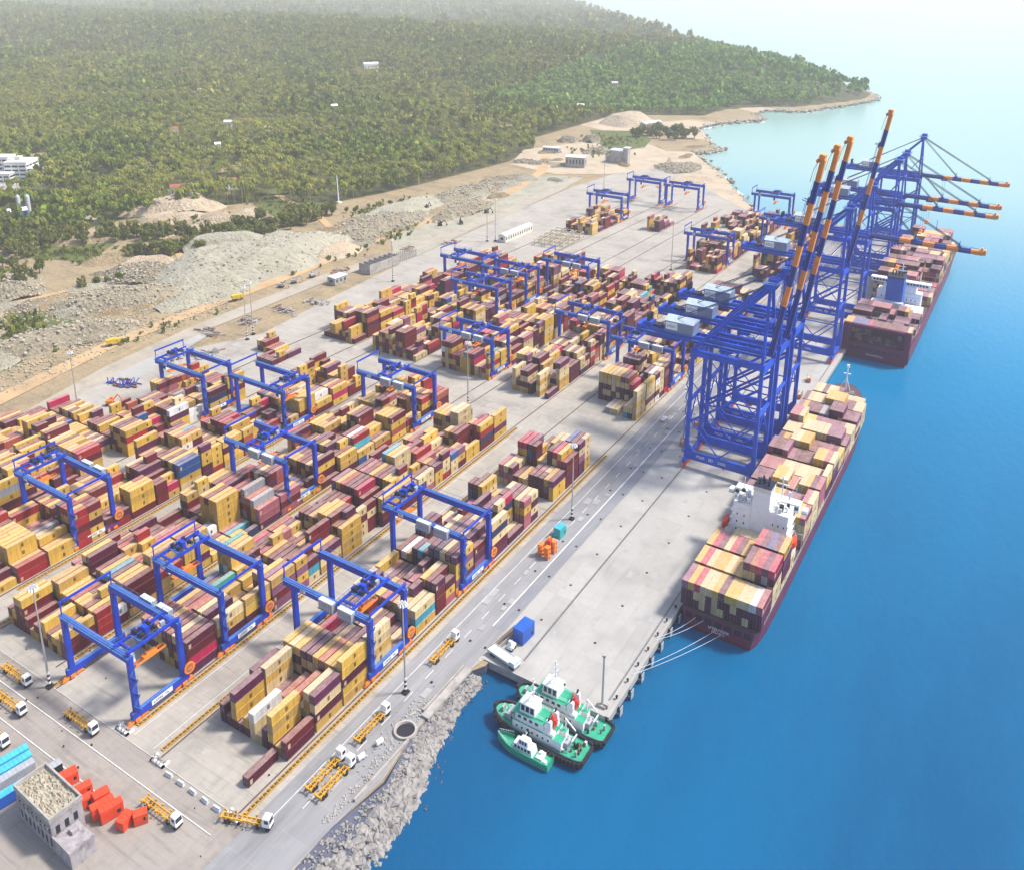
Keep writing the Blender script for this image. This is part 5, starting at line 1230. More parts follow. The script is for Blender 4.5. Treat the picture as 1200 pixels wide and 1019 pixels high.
# ------------------------------------------------------------------ tugs and pilot boat
def boat_hull(t, L, B, zdeck, zbow, fender, mats, bow_round):
    """local frame: bow at x=0, stern at x=L, centre y=0, water at z=0"""
    prof = [(0, .12), (.02, .38), (.05, .58), (.1, .76), (.18, .92), (.28, 1), (.85, 1), (.95, .93), (.99, .82), (1, .74)] if bow_round else [(0, .04), (.05, .28), (.15, .62), (.28, .88), (.42, 1), (.9, 1), (1, .95)]
    mb = MB(); n = len(prof)
    def zt(u): return zdeck + (zbow - zdeck) * max(0, 1 - u / .42) ** 1.5
    P = [(u * L, w * B / 2, zt(u)) for u, w in prof]
    for (x0, w0, z0), (x1, w1, z1) in zip(P, P[1:]):
        for s in (-1, 1):
            q = [(x0 + .6 * (1 - x0 / L), s * w0 * .84, -1.5), (x1 + .6 * (1 - x1 / L), s * w1 * .84, -1.5), (x1, s * w1, z1), (x0, s * w0, z0)]
            mb.add(q if s < 0 else q[::-1], [(0, 1, 2, 3)], 0)
            # bulwark, inner face
            k = .90; q = [(x0, s * w0, z0), (x1, s * w1, z1), (x1, s * w1, z1 + .75), (x0, s * w0, z0 + .75)]
            mb.add(q if s < 0 else q[::-1], [(0, 1, 2, 3)], 0)
            q = [(x0 + .25 * (1 - x0 / L), s * w0 * k, z0), (x1 + .25 * (1 - x1 / L), s * w1 * k, z1), (x1 + .25 * (1 - x1 / L), s * w1 * k, z1 + .75), (x0 + .25 * (1 - x0 / L), s * w0 * k, z0 + .75)]
            mb.add(q[::-1] if s < 0 else q, [(0, 1, 2, 3)], 2 if bow_round else 1)
            q = [(x0, s * w0, z0 + .75), (x1, s * w1, z1 + .75), (x1 + .25 * (1 - x1 / L), s * w1 * k, z1 + .75), (x0 + .25 * (1 - x0 / L), s * w0 * k, z0 + .75)]
            mb.add(q if s < 0 else q[::-1], [(0, 1, 2, 3)], 0)
        mb.add([(x0, -w0 * .95, z0 + .02), (x1, -w1 * .95, z1 + .02), (x1, w1 * .95, z1 + .02), (x0, w0 * .95, z0 + .02)], [(0, 1, 2, 3)], 1)
    x, w, z = P[-1]; mb.add([(x, -w * .84, -1.5), (x, w * .84, -1.5), (x, w, z + .75), (x, -w, z + .75)], [(0, 1, 2, 3)], 0)
    x, w, z = P[0]; mb.add([(x + .6, -w * .84, -1.5), (x + .6, w * .84, -1.5), (x, w, z + .75), (x, -w, z + .75)], [(3, 2, 1, 0)], 0)
    h = mb.build('hull', mats, t)
    if fender:
        mb = MB()
        for s in (-1, 1):
            for (x0, w0, z0), (x1, w1, z1) in zip(P, P[1:]): mb.bar((x0, s * (w0 + .2), z0 + .15), (x1, s * (w1 + .2), z1 + .15), .55, .7)
            for k in range(26):
                u = k / 25 * (L - 1) + .5; i = max(j for j in range(n) if P[j][0] <= u); f = (u - P[i][0]) / max(.01, (P[min(i + 1, n - 1)][0] - P[i][0])) if i < n - 1 else 0
                w = P[i][1] + (P[min(i + 1, n - 1)][1] - P[i][1]) * f; z = zt(u / L)
                mb.tube((u - .25, s * (w + .45), z - .1), (u + .25, s * (w + .45), z - .1), .62, 8)
        mb.bar((P[-1][0] + .2, -P[-1][1], P[-1][2]), (P[-1][0] + .2, P[-1][1], P[-1][2]), .7, .9); mb.bar((-.2, -P[0][1] - .3, zbow + .1), (-.2, P[0][1] + .3, zbow + .1), 1.1, 1.4)
        mb.build('fender', ['dark'], h)
    return h

def tug(x, y, label, sx=1):
    t = thing('tugboat', label, 'tugboat', (x, y, WATER), 0, 'harbour tugs rafted at the quay end'); L, B = 35, 10.6
    boat_hull(t, L, B, 1.7, 3.3, True, ['navy', 'green', 'dark'], True)
    mb = MB(); mb.box(8.6, 24, -3.6, 3.6, 1.9, 4.6, 0, 1); mb.box(9.4, 20.2, -3.1, 3.1, 4.6, 7.0, 0, 1); mb.box(8.2, 20.6, -3.5, 3.5, 6.9, 7.02, 0, 1); mb.box(20.2, 24.0, -3.3, -1.4, 4.6, 5.4, 0); mb.box(24, 27.2, -3.6, -.6, 1.9, 4.3, 0, 1); mb.box(24, 26.2, 1.4, 3.6, 1.9, 4.0, 0, 1)
    d = mb.build('deckhouse', ['white', 'green'], t)
    mb = MB()
    for s in (-1, 1):
        for k in range(7): a, b = sorted((s * 3.6, s * 3.64)); mb.box(10 + k * 2, 10.6 + k * 2, a, b, 3.0, 3.6)
        for k in range(4): a, b = sorted((s * 3.1, s * 3.14)); mb.box(10.4 + k * 2.2, 11.6 + k * 2.2, a, b, 5.6, 6.4)
        a, b = sorted((s * 3.6, s * 3.64)); mb.box(14.3, 15.0, a, b, 2.0, 3.9)
    build_each(mb, 'window', ['glass'], d)
    mb = MB(); mb.frustum(10.6, 16.6, -2.5, 2.5, 7.0, 11.0, 16.2, -2.2, 2.2, 9.6); mb.box(10.6, 16.8, -2.6, 2.6, 9.6, 9.85); mb.box(16.6, 19.8, -2.3, 2.3, 7.0, 7.2, 1)
    for k in range(5):
        mb.bar((17, -2.3 + k * 1.15, 7.2), (17, -2.3 + k * 1.15, 8.1), .07, .07); 
    w = mb.build('wheelhouse', ['white', 'green'], t)
    mb = MB()
    for s in (-1, 1):
        for k in range(3):
            x0 = 11.2 + k * 1.75; mb.add([(x0, s * 2.46, 7.7), (x0 + 1.3, s * 2.46, 7.7), (x0 + 1.3, s * 2.30, 9.2), (x0, s * 2.30, 9.2)], [(0, 1, 2, 3) if s < 0 else (3, 2, 1, 0)])
    for k in range(3): y0 = -2.0 + k * 1.4; mb.add([(10.64, y0, 7.7), (10.64, y0 + 1.2, 7.7), (10.86, y0 + 1.2, 9.2), (10.86, y0, 9.2)], [(3, 2, 1, 0)])
    build_each(mb, 'pane', ['glass'], w, 4)
    mb = MB(); mb.tube((14.4, 0, 9.8), (14.4, 0, 16.5), .22, 8); mb.bar((14.4, -1.8, 13), (14.4, 1.8, 13), .14, .14); mb.bar((14.4, -1.2, 15), (14.4, 1.2, 15), .12, .12); mb.box(13.6, 14.2, -1.3, 1.3, 11.6, 11.9)
    for s in (-1, 1): mb.bar((16, s * 1.6, 9.8), (14.4, 0, 14), .14, .14); mb.bar((12.6, s * 1.6, 9.8), (14.4, 0, 12.4), .14, .14)
    mb.build('mast', ['white'], t)
    for s in (-1, 1):
        mb = MB(); mb.frustum(20.6, 23, s * 2.3 - .8, s * 2.3 + .8, 4.6, 21, 22.8, s * 2.3 - .6, s * 2.3 + .6, 8.2); mb.tube((21.7, s * 2.3, 8.2), (22, s * 2.3, 9.2), .35, 8, 1); mb.build('funnel', ['white', 'dark'], t)
    mb = MB(); mb.box(21.2, 23.6, -.5, .5, 6.6, 7.6); mb.tube((22.4, 0, 7.6), (20.8, .6, 8.8), .28, 8); mb.tube((22.4, -.9, 6.8), (24.4, -1.4, 7.9), .32, 8); mb.box(21.6, 23.2, -1.6, 1.6, 6.4, 6.7); mb.box(22.2, 22.7, -1.2, 1.2, 4.6, 6.4)
    mb.build('fire_monitor', ['red'], t)
    mb = MB()
    mb.tube((5.6, -1.6, 3.4), (5.6, 1.6, 3.4), 1.0, 10); mb.box(4.6, 6.8, -2.2, -1.6, 2.3, 4.2); mb.box(4.6, 6.8, 1.6, 2.2, 2.3, 4.2); mb.box(2.6, 3.2, -1, 1, 3.0, 4.4)
    mb.tube((27.8, -1.2, 2.9), (27.8, 1.2, 2.9), .8, 10); mb.box(27, 28.6, -1.8, -1.2, 1.9, 3.6); mb.box(27, 28.6, 1.2, 1.8, 1.9, 3.6); mb.build('winch', ['grey'], t)
    mb = MB(); mb.tube((25.5, 2.6, 4), (25.5, 2.6, 7.4), .25, 6); mb.bar((25.5, 2.6, 7.2), (30, 1.2, 6.2), .3, .35); mb.bar((29.0, -2.6, 1.8), (30.2, -1.6, 5.0), .35, .35); mb.bar((29.0, 2.6, 1.8), (30.2, 1.6, 5.0), .35, .35); mb.bar((30.2, -1.6, 5.0), (30.2, 1.6, 5.0), .3, .3)
    mb.build('deck_crane', ['white'], t)
    mb = MB(); rr = random.Random(int(y))
    for k in range(34):
        u = rr.choice([rr.uniform(2.5, 8), rr.uniform(24.5, 33)]); v = rr.uniform(-3.2, 3.2); w = rr.uniform(.12, .45); mb.box(u - w, u + w, v - w, v + w, 1.8, 2.0 + rr.uniform(.3, 1.3), rr.randrange(4))
    for s in (-1, 1):
        for z in (5.2, 5.7): mb.bar((9, s * 3.55, z), (24, s * 3.55, z), .06, .06)
        for k in range(12): mb.bar((9 + k * 1.36, s * 3.55, 4.6), (9 + k * 1.36, s * 3.55, 5.7), .06, .06)
        for z in (7.7, 8.2): mb.bar((16.8, s * 2.3, z), (20, s * 2.3, z), .06, .06)
    for k in range(9): mb.bar((11 + k * .7, -2.2 + (k * 13 % 9) * .5, 9.8), (11 + k * .7, -2.2 + (k * 13 % 9) * .5, 10.6 + (k % 3) * .7), .12, .12)
    mb.build('deck_fittings', ['white', 'grey', 'rail_rust', 'dark'], t)['kind'] = 'stuff'
    return t
tug(-133.2, 203.6, 'black-hulled tug with white wheelhouse and green decks, rafted between the other tug and the launch')
tug(-133.0 + 2.2, 214.4, 'black-hulled tug with white wheelhouse and green decks, lying against the concrete quay end')
def pilot_boat():
    t = thing('pilot_launch', 'small green-hulled launch with white cabin lying outside the two tugs', 'launch', (-127.5, 195.4, WATER)); L, B = 20.5, 5.4
    boat_hull(t, L, B, 1.3, 2.1, False, ['green', 'green'], False)
    mb = MB(); mb.frustum(6.0, 14.4, -1.9, 1.9, 1.3, 7.2, 13.9, -1.6, 1.6, 3.2); mb.frustum(8.4, 12.6, -1.4, 1.4, 3.2, 9.2, 12.3, -1.1, 1.1, 4.6); c = mb.build('cabin', ['white'], t)
    mb = MB()
    for s in (-1, 1):
        for k in range(5): x0 = 7.6 + k * 1.25; mb.add([(x0, s * 1.83, 2.2), (x0 + .9, s * 1.83, 2.2), (x0 + .9, s * 1.70, 2.9), (x0, s * 1.70, 2.9)], [(0, 1, 2, 3) if s < 0 else (3, 2, 1, 0)])
        for k in range(3): x0 = 9.2 + k; mb.add([(x0, s * 1.36, 3.5), (x0 + .7, s * 1.36, 3.5), (x0 + .7, s * 1.2, 4.3), (x0, s * 1.2, 4.3)], [(0, 1, 2, 3) if s < 0 else (3, 2, 1, 0)])
    build_each(mb, 'window', ['glass'], c, 4)
    mb = MB(); mb.tube((11, 0, 4.6), (11, 0, 7), .1, 6); mb.bar((11, -1, 6), (11, 1, 6), .1, .1); mb.build('mast', ['white'], t)
    mb = MB(); mb.box(15.6, 17.8, -1.6, 1.6, 1.3, 2.2); mb.tube((16.7, .4, 2.2), (16.7, .4, 2.9), .6, 8); mb.box(18.4, 19.4, -1.8, -.6, 1.3, 2.0); mb.build('engine_hatch', ['white'], t)
    mb = MB()
    for s in (-1, 1):
        for k in range(9): u = k * .55 + .5; mb.bar((u, s * (.25 + u * .42), 2.1 + .0), (u, s * (.25 + u * .42), 3.3), .06, .06)
        mb.bar((.5, s * .45, 3.3), (5, s * 2.2, 3.0), .07, .07)
    mb.build('railing', ['white'], t)
pilot_boat()

# mooring lines from the nearer ship's stern to the quay
def rope(p, q, label, sag=.8):
    mb = MB(); n = 8; P = [Vector(p).lerp(Vector(q), k / n) - Vector((0, 0, sag * 4 * (k / n) * (1 - k / n))) for k in range(n + 1)]
    for a, b in zip(P, P[1:]): mb.tube(a, b, .065, 5)
    o = mb.build('mooring_line', ['rope']); tag(o, label, 'mooring line', 'mooring lines from the stern to the quay')
for k, (p, q) in enumerate([((-90, 279.4, 1.4), (-99.0, 262, .7)), ((-87, 279.4, 1.2), (-99.0, 260.5, .7)), ((-82, 279.4, -.6), (-99.0, 243, .7)), ((-79, 279.4, -.8), (-99.0, 240.5, .7))]):
    rope(p, q, 'pale mooring rope from the stern of the closer ship to the quay wall')

# ------------------------------------------------------------------ terminal tractors with skeletal trailers
def tractor(loc, rz, label):
    """local frame: cab at +x end"""
    t = thing('terminal_truck', label, 'truck', loc, rz, 'terminal tractors with yellow skeletal trailers')
    def trailer(mb):
        for y in (-.7, .7): mb.box(-7.0, 5.6, y - .12, y + .12, 1.05, 1.5)
        for k in range(9): x = -6.9 + k * 1.5; mb.box(x, x + .2, -1.26, 1.26, 1.15, 1.4)
        for x in (-7.1, 5.3): mb.box(x, x + .35, -1.3, 1.3, 1.1, 1.6)
        for x in (-6.9, -3.4, -.2, 3.4):
            for y in (-1.3, 1.3): mb.frustum(x - .22, x + .22, y - .1, y + .1, 1.3, x - .4, x + .4, y - .16, y + .16, 1.95)
        for k in range(8): mb.bar((-6.8 + k * 1.5, -.6, 1.3), (-5.4 + k * 1.5, .6, 1.3), .1, .1)
    o = place('trailer', yc_mesh('trailer', trailer, 'trailer', ['yellow']), t)
    def wh(mb): mb.tube((0, -.3, .52), (0, .3, .52), .5, 10)
    for x in (-5.6, -4.4):
        for y in (-.95, .95): place('wheel', yc_mesh('trwheel', wh, 'wheel', ['dark']), o, (x, y, 0))
    def ch(mb):
        mb.box(3.6, 8.6, -.55, .55, .75, 1.1); mb.box(8.2, 8.7, -1.2, 1.2, .5, 1.1); mb.box(4.2, 5.6, -.9, .9, 1.1, 1.25)
    hc = place('chassis', yc_mesh('trch', ch, 'chassis', ['dark']), t)
    for x in (4.6, 7.7):
        for y in (-.95, .95): place('wheel', yc_mesh('trwheel', wh, 'wheel', ['dark']), hc, (x, y, 0))
    def cab(mb): mb.frustum(6.3, 8.75, -1.25, 1.25, 1.1, 6.4, 8.55, -1.2, 1.2, 3.3); mb.box(6.0, 6.3, -1.1, 1.1, 1.1, 2.2); mb.box(6.5, 8.2, -1.05, 1.05, 3.3, 3.42)
    c = place('cab', yc_mesh('trcab', cab, 'cab', ['white']), t)
    def gl(mb):
        mb.add([(8.71, -1.08, 2.0), (8.71, 1.08, 2.0), (8.61, 1.05, 3.1), (8.61, -1.05, 3.1)], [(0, 1, 2, 3)])
        for s in (-1, 1): mb.add([(7.0, s * 1.26, 2.1), (8.3, s * 1.26, 2.1), (8.2, s * 1.235, 3.0), (7.0, s * 1.235, 3.0)], [(0, 1, 2, 3) if s < 0 else (3, 2, 1, 0)])
    place('windscreen', yc_mesh('trgl', gl, 'windscreen', ['glass']), c)
    return t
UP = math.pi / 2
TR = [((-285.5, 123.6), 0, 'white-cab truck with empty yellow trailer beside the striped light mast'), ((-274.5, 115.4), 0, 'white-cab truck with empty yellow trailer in the lane between light mast and blue boxes'),
      ((-246.8, 123.4), 0, 'white-cab truck with empty yellow trailer alone in front of the first yard crane'), ((-196, 116.4), 0, 'white-cab truck with empty yellow trailer next to the line of white barrier blocks'),
      ((-266.5, 105.2), 0, 'white-cab truck cut by the edge behind the light blue boxes'), ((-163.2, 173), UP, 'white-cab truck with empty yellow trailer beside the round black pit'),
      ((-163.6, 151.6), UP, 'white-cab truck with yellow trailer, landward one of two standing side by side'), ((-159.2, 151.2), UP, 'white-cab truck with yellow trailer, seaward one of two standing side by side'),
      ((-163.4, 213.5), UP, 'white-cab truck with yellow trailer heading along the road towards the broad quay'), ((-172.5, 127.6), .35, 'white-cab truck with yellow trailer at the rail end of the quayside block')]
for (p, rz, lab) in TR: tractor((p[0], p[1], .06), rz, lab)

# ------------------------------------------------------------------ light masts
def light_mast(x, y, h, label, z=.05, striped=True):
    t = thing('light_mast', label, 'light mast', (x, y, z), 0, 'tall yard light masts')
    def pole(mb): mb.tube((0, 0, .4), (0, 0, h), .42, 8, 0, .2)
    place('pole', yc_mesh('pole%.0f' % h, pole, 'pole', ['steel']), t)
    def base(mb):
        mb.box(-1.1, 1.1, -1.1, 1.1, 0, .5, 0)
        for k in range(6): mb.tube((0, 0, .5 + k * .7), (0, 0, 1.2 + k * .7), .5, 8, k % 2)
    place('base', yc_mesh('mbase', base, 'base', ['dark', 'white']), t)
    def head(mb):
        mb.tube((0, 0, h - .2), (0, 0, h + .2), 1.1, 10, 0)
        for k in range(8):
            a = k * math.pi / 4; x_, y_ = 1.35 * math.cos(a), 1.35 * math.sin(a); mb.frustum(x_ - .35, x_ + .35, y_ - .35, y_ + .35, h - .55, x_ - .2, x_ + .2, y_ - .2, y_ + .2, h + .1, 1)
    place('floodlight_ring', yc_mesh('mhead%.0f' % h, head, 'floodlight_ring', ['steel', 'white']), t)
for (x, y, h, lab) in [(-271, 127.5, 30, 'tall light mast beside the trailers, black and white base at the third block end'), (-163.5, 191.5, 27, 'tall light mast standing before the quayside yard crane near the round pit'),
                       (-163.3, 313, 28, 'tall light mast on the quay road beside the maroon stacks and teal cabin'), (-268.5, 379.5, 29, 'tall light mast at the paved cross road beside the last containers'),
                       (-455, 255, 26, 'tall light mast at the landward edge by the blue steel frames'), (-452, 377, 28, 'tall light mast beside the precast road, closer one of a pair'), (-456, 386, 28, 'tall light mast beside the precast road, farther one of a pair'),
                       (-446, 525, 26, 'tall light mast between precast road and landward block beyond the cross road'), (-445, 663, 30, 'thin light mast on the pale paving beside its twin and long shed'), (-439, 668, 30, 'light mast with dark head on pale paving near the long shed'),
                       (-447, 915, 36, 'tall distant light mast behind the small red and yellow block'), (-264, 678, 32, 'distant light mast on the empty rails in mid yard'), (-300, 128, 8, 'short lamp post beside the first trailer')][:12]:
    light_mast(x, y, h, lab)
t = thing('mooring_mast', 'thick grey post at the corner of the quay end above the tugs', 'post', (-102.3, 222.6, .12))
mb = MB(); mb.tube((0, 0, 0), (0, 0, 15), .45, 8, 0, .32); mb.tube((0, 0, 15), (0, 0, 15.6), .7, 8); mb.build('pole', ['steel'], t)
mb = MB(); mb.box(-1.6, 1.6, -1.2, 1.2, 0, .7); mb.box(.8, 2.2, -.4, .4, 0, 1.2); mb.build('base', ['concrete'], t)
t = thing('survey_mast', 'slender white leaning pole rising from the forest edge above the tracks', 'pole', (-665, 696, -.1))
mb = MB(); mb.tube((0, 0, 0), (-4, 3, 22), .7, 8, 0, .4); mb.build('pole', ['white'], t)
mb = MB(); mb.box(-2.5, 2.5, -2.5, 2.5, 0, 1.2); mb.build('base', ['offwhite'], t)

# ------------------------------------------------------------------ rails, cable trays, anchors
def rail_strip(name, x, y0, y1, w, label, mats, tray=False):
    mb = MB()
    n = max(1, int((y1 - y0) / 12))
    for k in range(n):
        a, b = y0 + (y1 - y0) * k / n, y0 + (y1 - y0) * (k + 1) / n
        xa, xb = warp(x, a), warp(x, b)
        if tray:
            mb.bar((xa - w / 2, a, .2), (xb - w / 2, b, .2), .22, .3, 0); mb.bar((xa + w / 2, a, .2), (xb + w / 2, b, .2), .22, .3, 0)
            for q in range(16):
                u = (q + .5) / 16; y = a + (b - a) * u; xx = xa + (xb - xa) * u; mb.box(xx - w / 2, xx + w / 2, y - .17, y + .17, .08, .28, q % 2)
        else:
            mb.add([(xa - w / 2, a, .13), (xa + w / 2, a, .13), (xb + w / 2, b, .13), (xb - w / 2, b, .13)], [(0, 1, 2, 3)], 0); mb.bar((xa, a, .2), (xb, b, .2), .12, .14, 1)
    o = mb.build(name, mats); tag(o, label, 'cable tray' if tray else 'crane rail', 'yellow cable trays beside the crane rails' if tray else 'crane rails'); return o
rail_strip('crane_rail', -136.2, 226, 900, .75, 'dark landward crane rail running the length of the pale quay', ['rail', 'steel'])
rail_strip('crane_rail', -101.4, 226, 900, .6, 'dark seaward crane rail along the edge of the pale quay', ['rail', 'steel'])
for nm, xr in (('quayside block', -176.5), ('second block', -232), ('third block', -278), ('fourth block', -333), ('fifth block', -385)):
    for s, xx in (('seaward', xr), ('landward', xr - SPAN)):
        rail_strip('crane_rail', xx, 128 if xr > -270 else 134, 905, .55, f'{s} crane rail beside the {nm} of containers', ['rail_rust', 'rail'])
for nm, xr, y0, y1 in (('quayside block, seaward side', -174.6, 128.5, 372), ('quayside block, landward side', -214.9, 131, 372), ('second block, seaward side', -230.2, 133, 372), ('second block, landward side', -270.2, 128, 200), ('third block, seaward side', -276.0, 140, 330), ('fourth block, seaward side', -331, 150, 330), ('third block, landward side', -316.5, 134, 300)):
    rail_strip('cable_tray', xr, y0, y1, 1.15, f'yellow slatted cable tray along the {nm}', ['tray', 'tray_dark'], True)
def anchor(x, y, label):
    t = thing('rail_end_anchor', label, 'rail end stop', (x, y, .06))
    mb = MB(); mb.box(-3, 3, -.5, .5, 0, .5); mb.box(-3, -2.4, -.5, 2.4, 0, .5); mb.box(2.4, 3, -.5, 2.4, 0, .5); mb.build('frame', ['white'], t)
    mb = MB()
    for k in (-1.4, .2, 1.6): mb.bar((k, 1.8, 0), (k, .2, 2.2), .3, .35); mb.bar((k, -.6, 0), (k, .4, 2.0), .2, .25)
    mb.build('buffer', ['steel'], t)
anchor(-176.5, 126.6, 'white rail end stop at the seaward rail of the quayside block'); anchor(-212, 127.2, 'white rail end stop at the landward rail of the quayside block, beside the yellow tray'); anchor(-232.5, 129, 'white rail end stop beneath the first yard crane')
for k, x in enumerate((-205, -199.4, -193.8, -188.2, -183)):
    mb = MB(); mb.frustum(-1.3, 1.3, -.55, .55, 0, -1.3, 1.3, -.25, .25, .9); mb.box(-1.3, 1.3, -.26, .26, .9, 1.0)
    o = mb.build('barrier_block', ['lgrey'], None, (x, 126.2, .06), rz=random.uniform(-.1, .1)); tag(o, 'short pale concrete barrier block in the row closing off the quayside block', 'barrier', 'pale barrier blocks in a row')

# ------------------------------------------------------------------ cabins, plant and buildings close by
def cabin(x, y, z, l, w, h, rz, body, label, roof=None, group='cabins and boxes by the rubble-roofed building', win=True):
    t = thing('site_cabin', label, 'cabin', (x, y, z), rz, group)
    mb = MB(); mb.box(-l / 2, l / 2, -w / 2, w / 2, .15, h, 0)
    for k in range(int(l / .8)): mb.box(-l / 2 + .25 + k * .8, -l / 2 + .6 + k * .8, -w / 2 - .05, -w / 2, .3, h - .2, 0)
    mb.build('body', [body], t)
    mb = MB(); mb.box(-l / 2 - .08, l / 2 + .08, -w / 2 - .08, w / 2 + .08, h, h + .12, 0); 
    for k in range(int(l / 1.2)): mb.box(-l / 2 + k * 1.2 + .1, -l / 2 + k * 1.2 + .25, -w / 2, w / 2, h + .12, h + .18)
    mb.build('roof', [roof or body], t)
    if win:
        mb = MB(); mb.box(l * .2, l * .36, -w / 2 - .08, -w / 2 - .055, 1.1, 2.0); mb.box(l / 2, l / 2 + .03, -.4, .4, .3, 2.1); mb.build('door', ['dark'], t)
A = 1.28
for args in [(-221.5, 108.2, .06, 5.0, 2.6, 2.5, A, 'cabred', 'small orange-red cabin nearest the rear corner of the rubble-roofed building'.replace('nearest', 'next to')), (-229.2, 108.6, .06, 4.8, 3.2, 2.8, A, 'cabred', 'orange-red box-shaped cabin standing apart behind the rubble-roofed building'),
             (-217.6, 105.6, .06, 5.4, 2.4, 2.5, A, 'cabred', 'orange-red cabin in the cluster, landward one against the building'), (-214.2, 109.6, .06, 4.4, 3.0, 3.0, A, 'cabred', 'orange-red cabin in the cluster, the one in its middle'), (-210.6, 107.6, .06, 6.4, 2.5, 3.2, A, 'cabred', 'long orange-red cabin in the cluster, inner one of the tall pair'),
             (-207.7, 108.4, .06, 6.4, 2.5, 3.2, A, 'cabred', 'long orange-red cabin in the cluster, outer one of the tall pair'), (-201.8, 108.8, .06, 4.4, 3.0, 2.4, A + .5, 'cabred', 'orange-red cabin set down askew on the open paving, lower one of two'), (-198.9, 111.9, .06, 3.8, 2.6, 2.6, A - .3, 'cabred', 'orange-red cabin set down askew on the open paving, upper one of two')]:
    cabin(*args)
for (x, y, col, roof, lab, z) in [(-250.5, 101.5, 'skyblue', 'skyblue', 'long light blue box farthest from the rubble-roofed building', .06), (-247.0, 100.5, 'skyblue', 'skyblue', 'long light blue box, second in the row beside the rubble-roofed building', .06), (-243.6, 99.5, 'grey', 'grey', 'long grey-roofed box in the row of blue boxes', .06), (-238.6, 94.5, 'blue', 'skyblue', 'light blue box with deep blue end against the rubble-roofed building', .06), (-236.2, 103.8, 'dark', 'grey', 'dark narrow box squeezed between the grey-roofed one and the building', .06)]:
    cabin(x, y, z, 12.2, 2.6, 2.9, A + .12, col, lab, roof, win=False)
def rubble_building():
    t = thing('concrete_building', 'weathered grey concrete building with rubble strewn over its sunken roof', 'building', (-220.5, 98.0, .0), -.05)
    hx, hy, H = 9.6, 4.6, 8.6
    mb = MB()
    mb.box(-hx, hx, -hy, hy, 0, H - .6); mb.build('wall', ['wall'], t)
    mb = MB()
    for (a, b, c, d) in ((-hx - .25, hx + .25, -hy - .25, -hy + .25), (-hx - .25, hx + .25, hy - .25, hy + .25), (-hx - .25, -hx + .25, -hy + .252, hy - .252), (hx - .25, hx + .25, -hy + .252, hy - .252)): mb.box(a, b, c, d, H - .58, H + .55)
    mb.build('parapet', ['concrete'], t)
    mb = MB(); n = 26
    V = [(-hx + .3 + (2 * hx - .6) * i / n, -hy + .3 + (2 * hy - .6) * j / n, H - .5 + random.random() ** 2 * .55 + .25 * max(0, math.sin(i * .5) * math.cos(j * .4))) for j in range(n + 1) for i in range(n + 1)]
    mb.add(V, [(j * (n + 1) + i, j * (n + 1) + i + 1, (j + 1) * (n + 1) + i + 1, (j + 1) * (n + 1) + i) for j in range(n) for i in range(n)])
    rf = mb.build('roof_rubble', ['rock'], t)
    mb = MB()
    for k in range(8):
        x = -8.2 + k * 2.3; mb.box(x, x + .9, -hy - .05, -hy + .1, 4.6, 6.4); mb.box(x, x + .9, -hy - .05, -hy + .1, 1.2, 3.2)
    for k in range(3): mb.box(hx - .1, hx + .05, -3.4 + k * 2.6, -2.2 + k * 2.6, 4.2, 6.2); mb.box(hx - .1, hx + .05, -3.4 + k * 2.6, -2.2 + k * 2.6, 1.0, 3.2)
    build_each(mb, 'window', ['hull_dark'], t)
    mb = MB()
    for k in range(8): x = -8.3 + k * 2.3; mb.box(x - .1, x + 1.2, -hy - .7, -hy - .002, 6.5, 6.65)
    mb.build('sunshade', ['concrete'], t)
    mb = MB(); mb.box(hx + .26, hx + 9, -hy, hy - 2, 0, 4.0); mb.box(hx + .26, hx + 9.3, -hy - .3, -hy + .1, 4.0, 4.7); mb.box(hx + 8.9, hx + 9.3, -hy + .1, hy - 2, 4.0, 4.7); mb.box(hx + 2, hx + 4, -1, 1, 4.0, 4.9)
    mb.build('annex', ['wall'], t)
rubble_building()
# pump station: round pit and broken concrete beside the sea wall
t = thing('round_pit', 'round black open pit in broken concrete beside the sea wall', 'pit', (-153.2, 178.6, 0))
mb = MB(); n = 28
for k in range(n):
    a, b = 2 * math.pi * k / n, 2 * math.pi * (k + 1) / n
    for r0, r1, z0, z1 in ((3.2, 3.9, .7, .7), (3.9, 4.0, .7, .05), (3.0, 3.2, .14, .7)):
        mb.add([(r0 * math.cos(a), r0 * math.sin(a), z0), (r1 * math.cos(a), r1 * math.sin(a), z1), (r1 * math.cos(b), r1 * math.sin(b), z1), (r0 * math.cos(b), r0 * math.sin(b), z0)], [(0, 1, 2, 3)])
mb.build('rim', ['concrete'], t)
mb = MB(); mb.add([(3.05 * math.cos(2 * math.pi * k / n), 3.05 * math.sin(2 * math.pi * k / n), .16) for k in range(n)], [tuple(range(n))]); mb.build('water_surface', ['hull_dark'], t)
mb = MB()
for (a, b, c, d, h) in ((-152.4, -149.4, 186, 212, .7), (-153.3, -152.7, 188, 212, .9), (-150.2, -149.5, 150, 176, .8)): mb.box(a, b, c, d, .0, h)
o = mb.build('sea_wall', ['concrete']); tag(o, 'low broken concrete sea wall along the rubble slope and drainage channel', 'wall')
P, S = [], []
while len(P) < 200:
    x, y = random.gauss(-154.5, 2.2), random.gauss(181, 9)
    if math.hypot(x + 153.2, y - 178.6) > 4.6: P.append((x, y, .15)); S.append(random.uniform(.12, .5))
for _ in range(160): P.append((random.gauss(-152.5, .8), random.uniform(140, 173), .1)); S.append(random.uniform(.15, .5))
scatter_rocks('broken_concrete', P, S, 'concrete', 'broken concrete lumps around the round pit and along the sea wall')
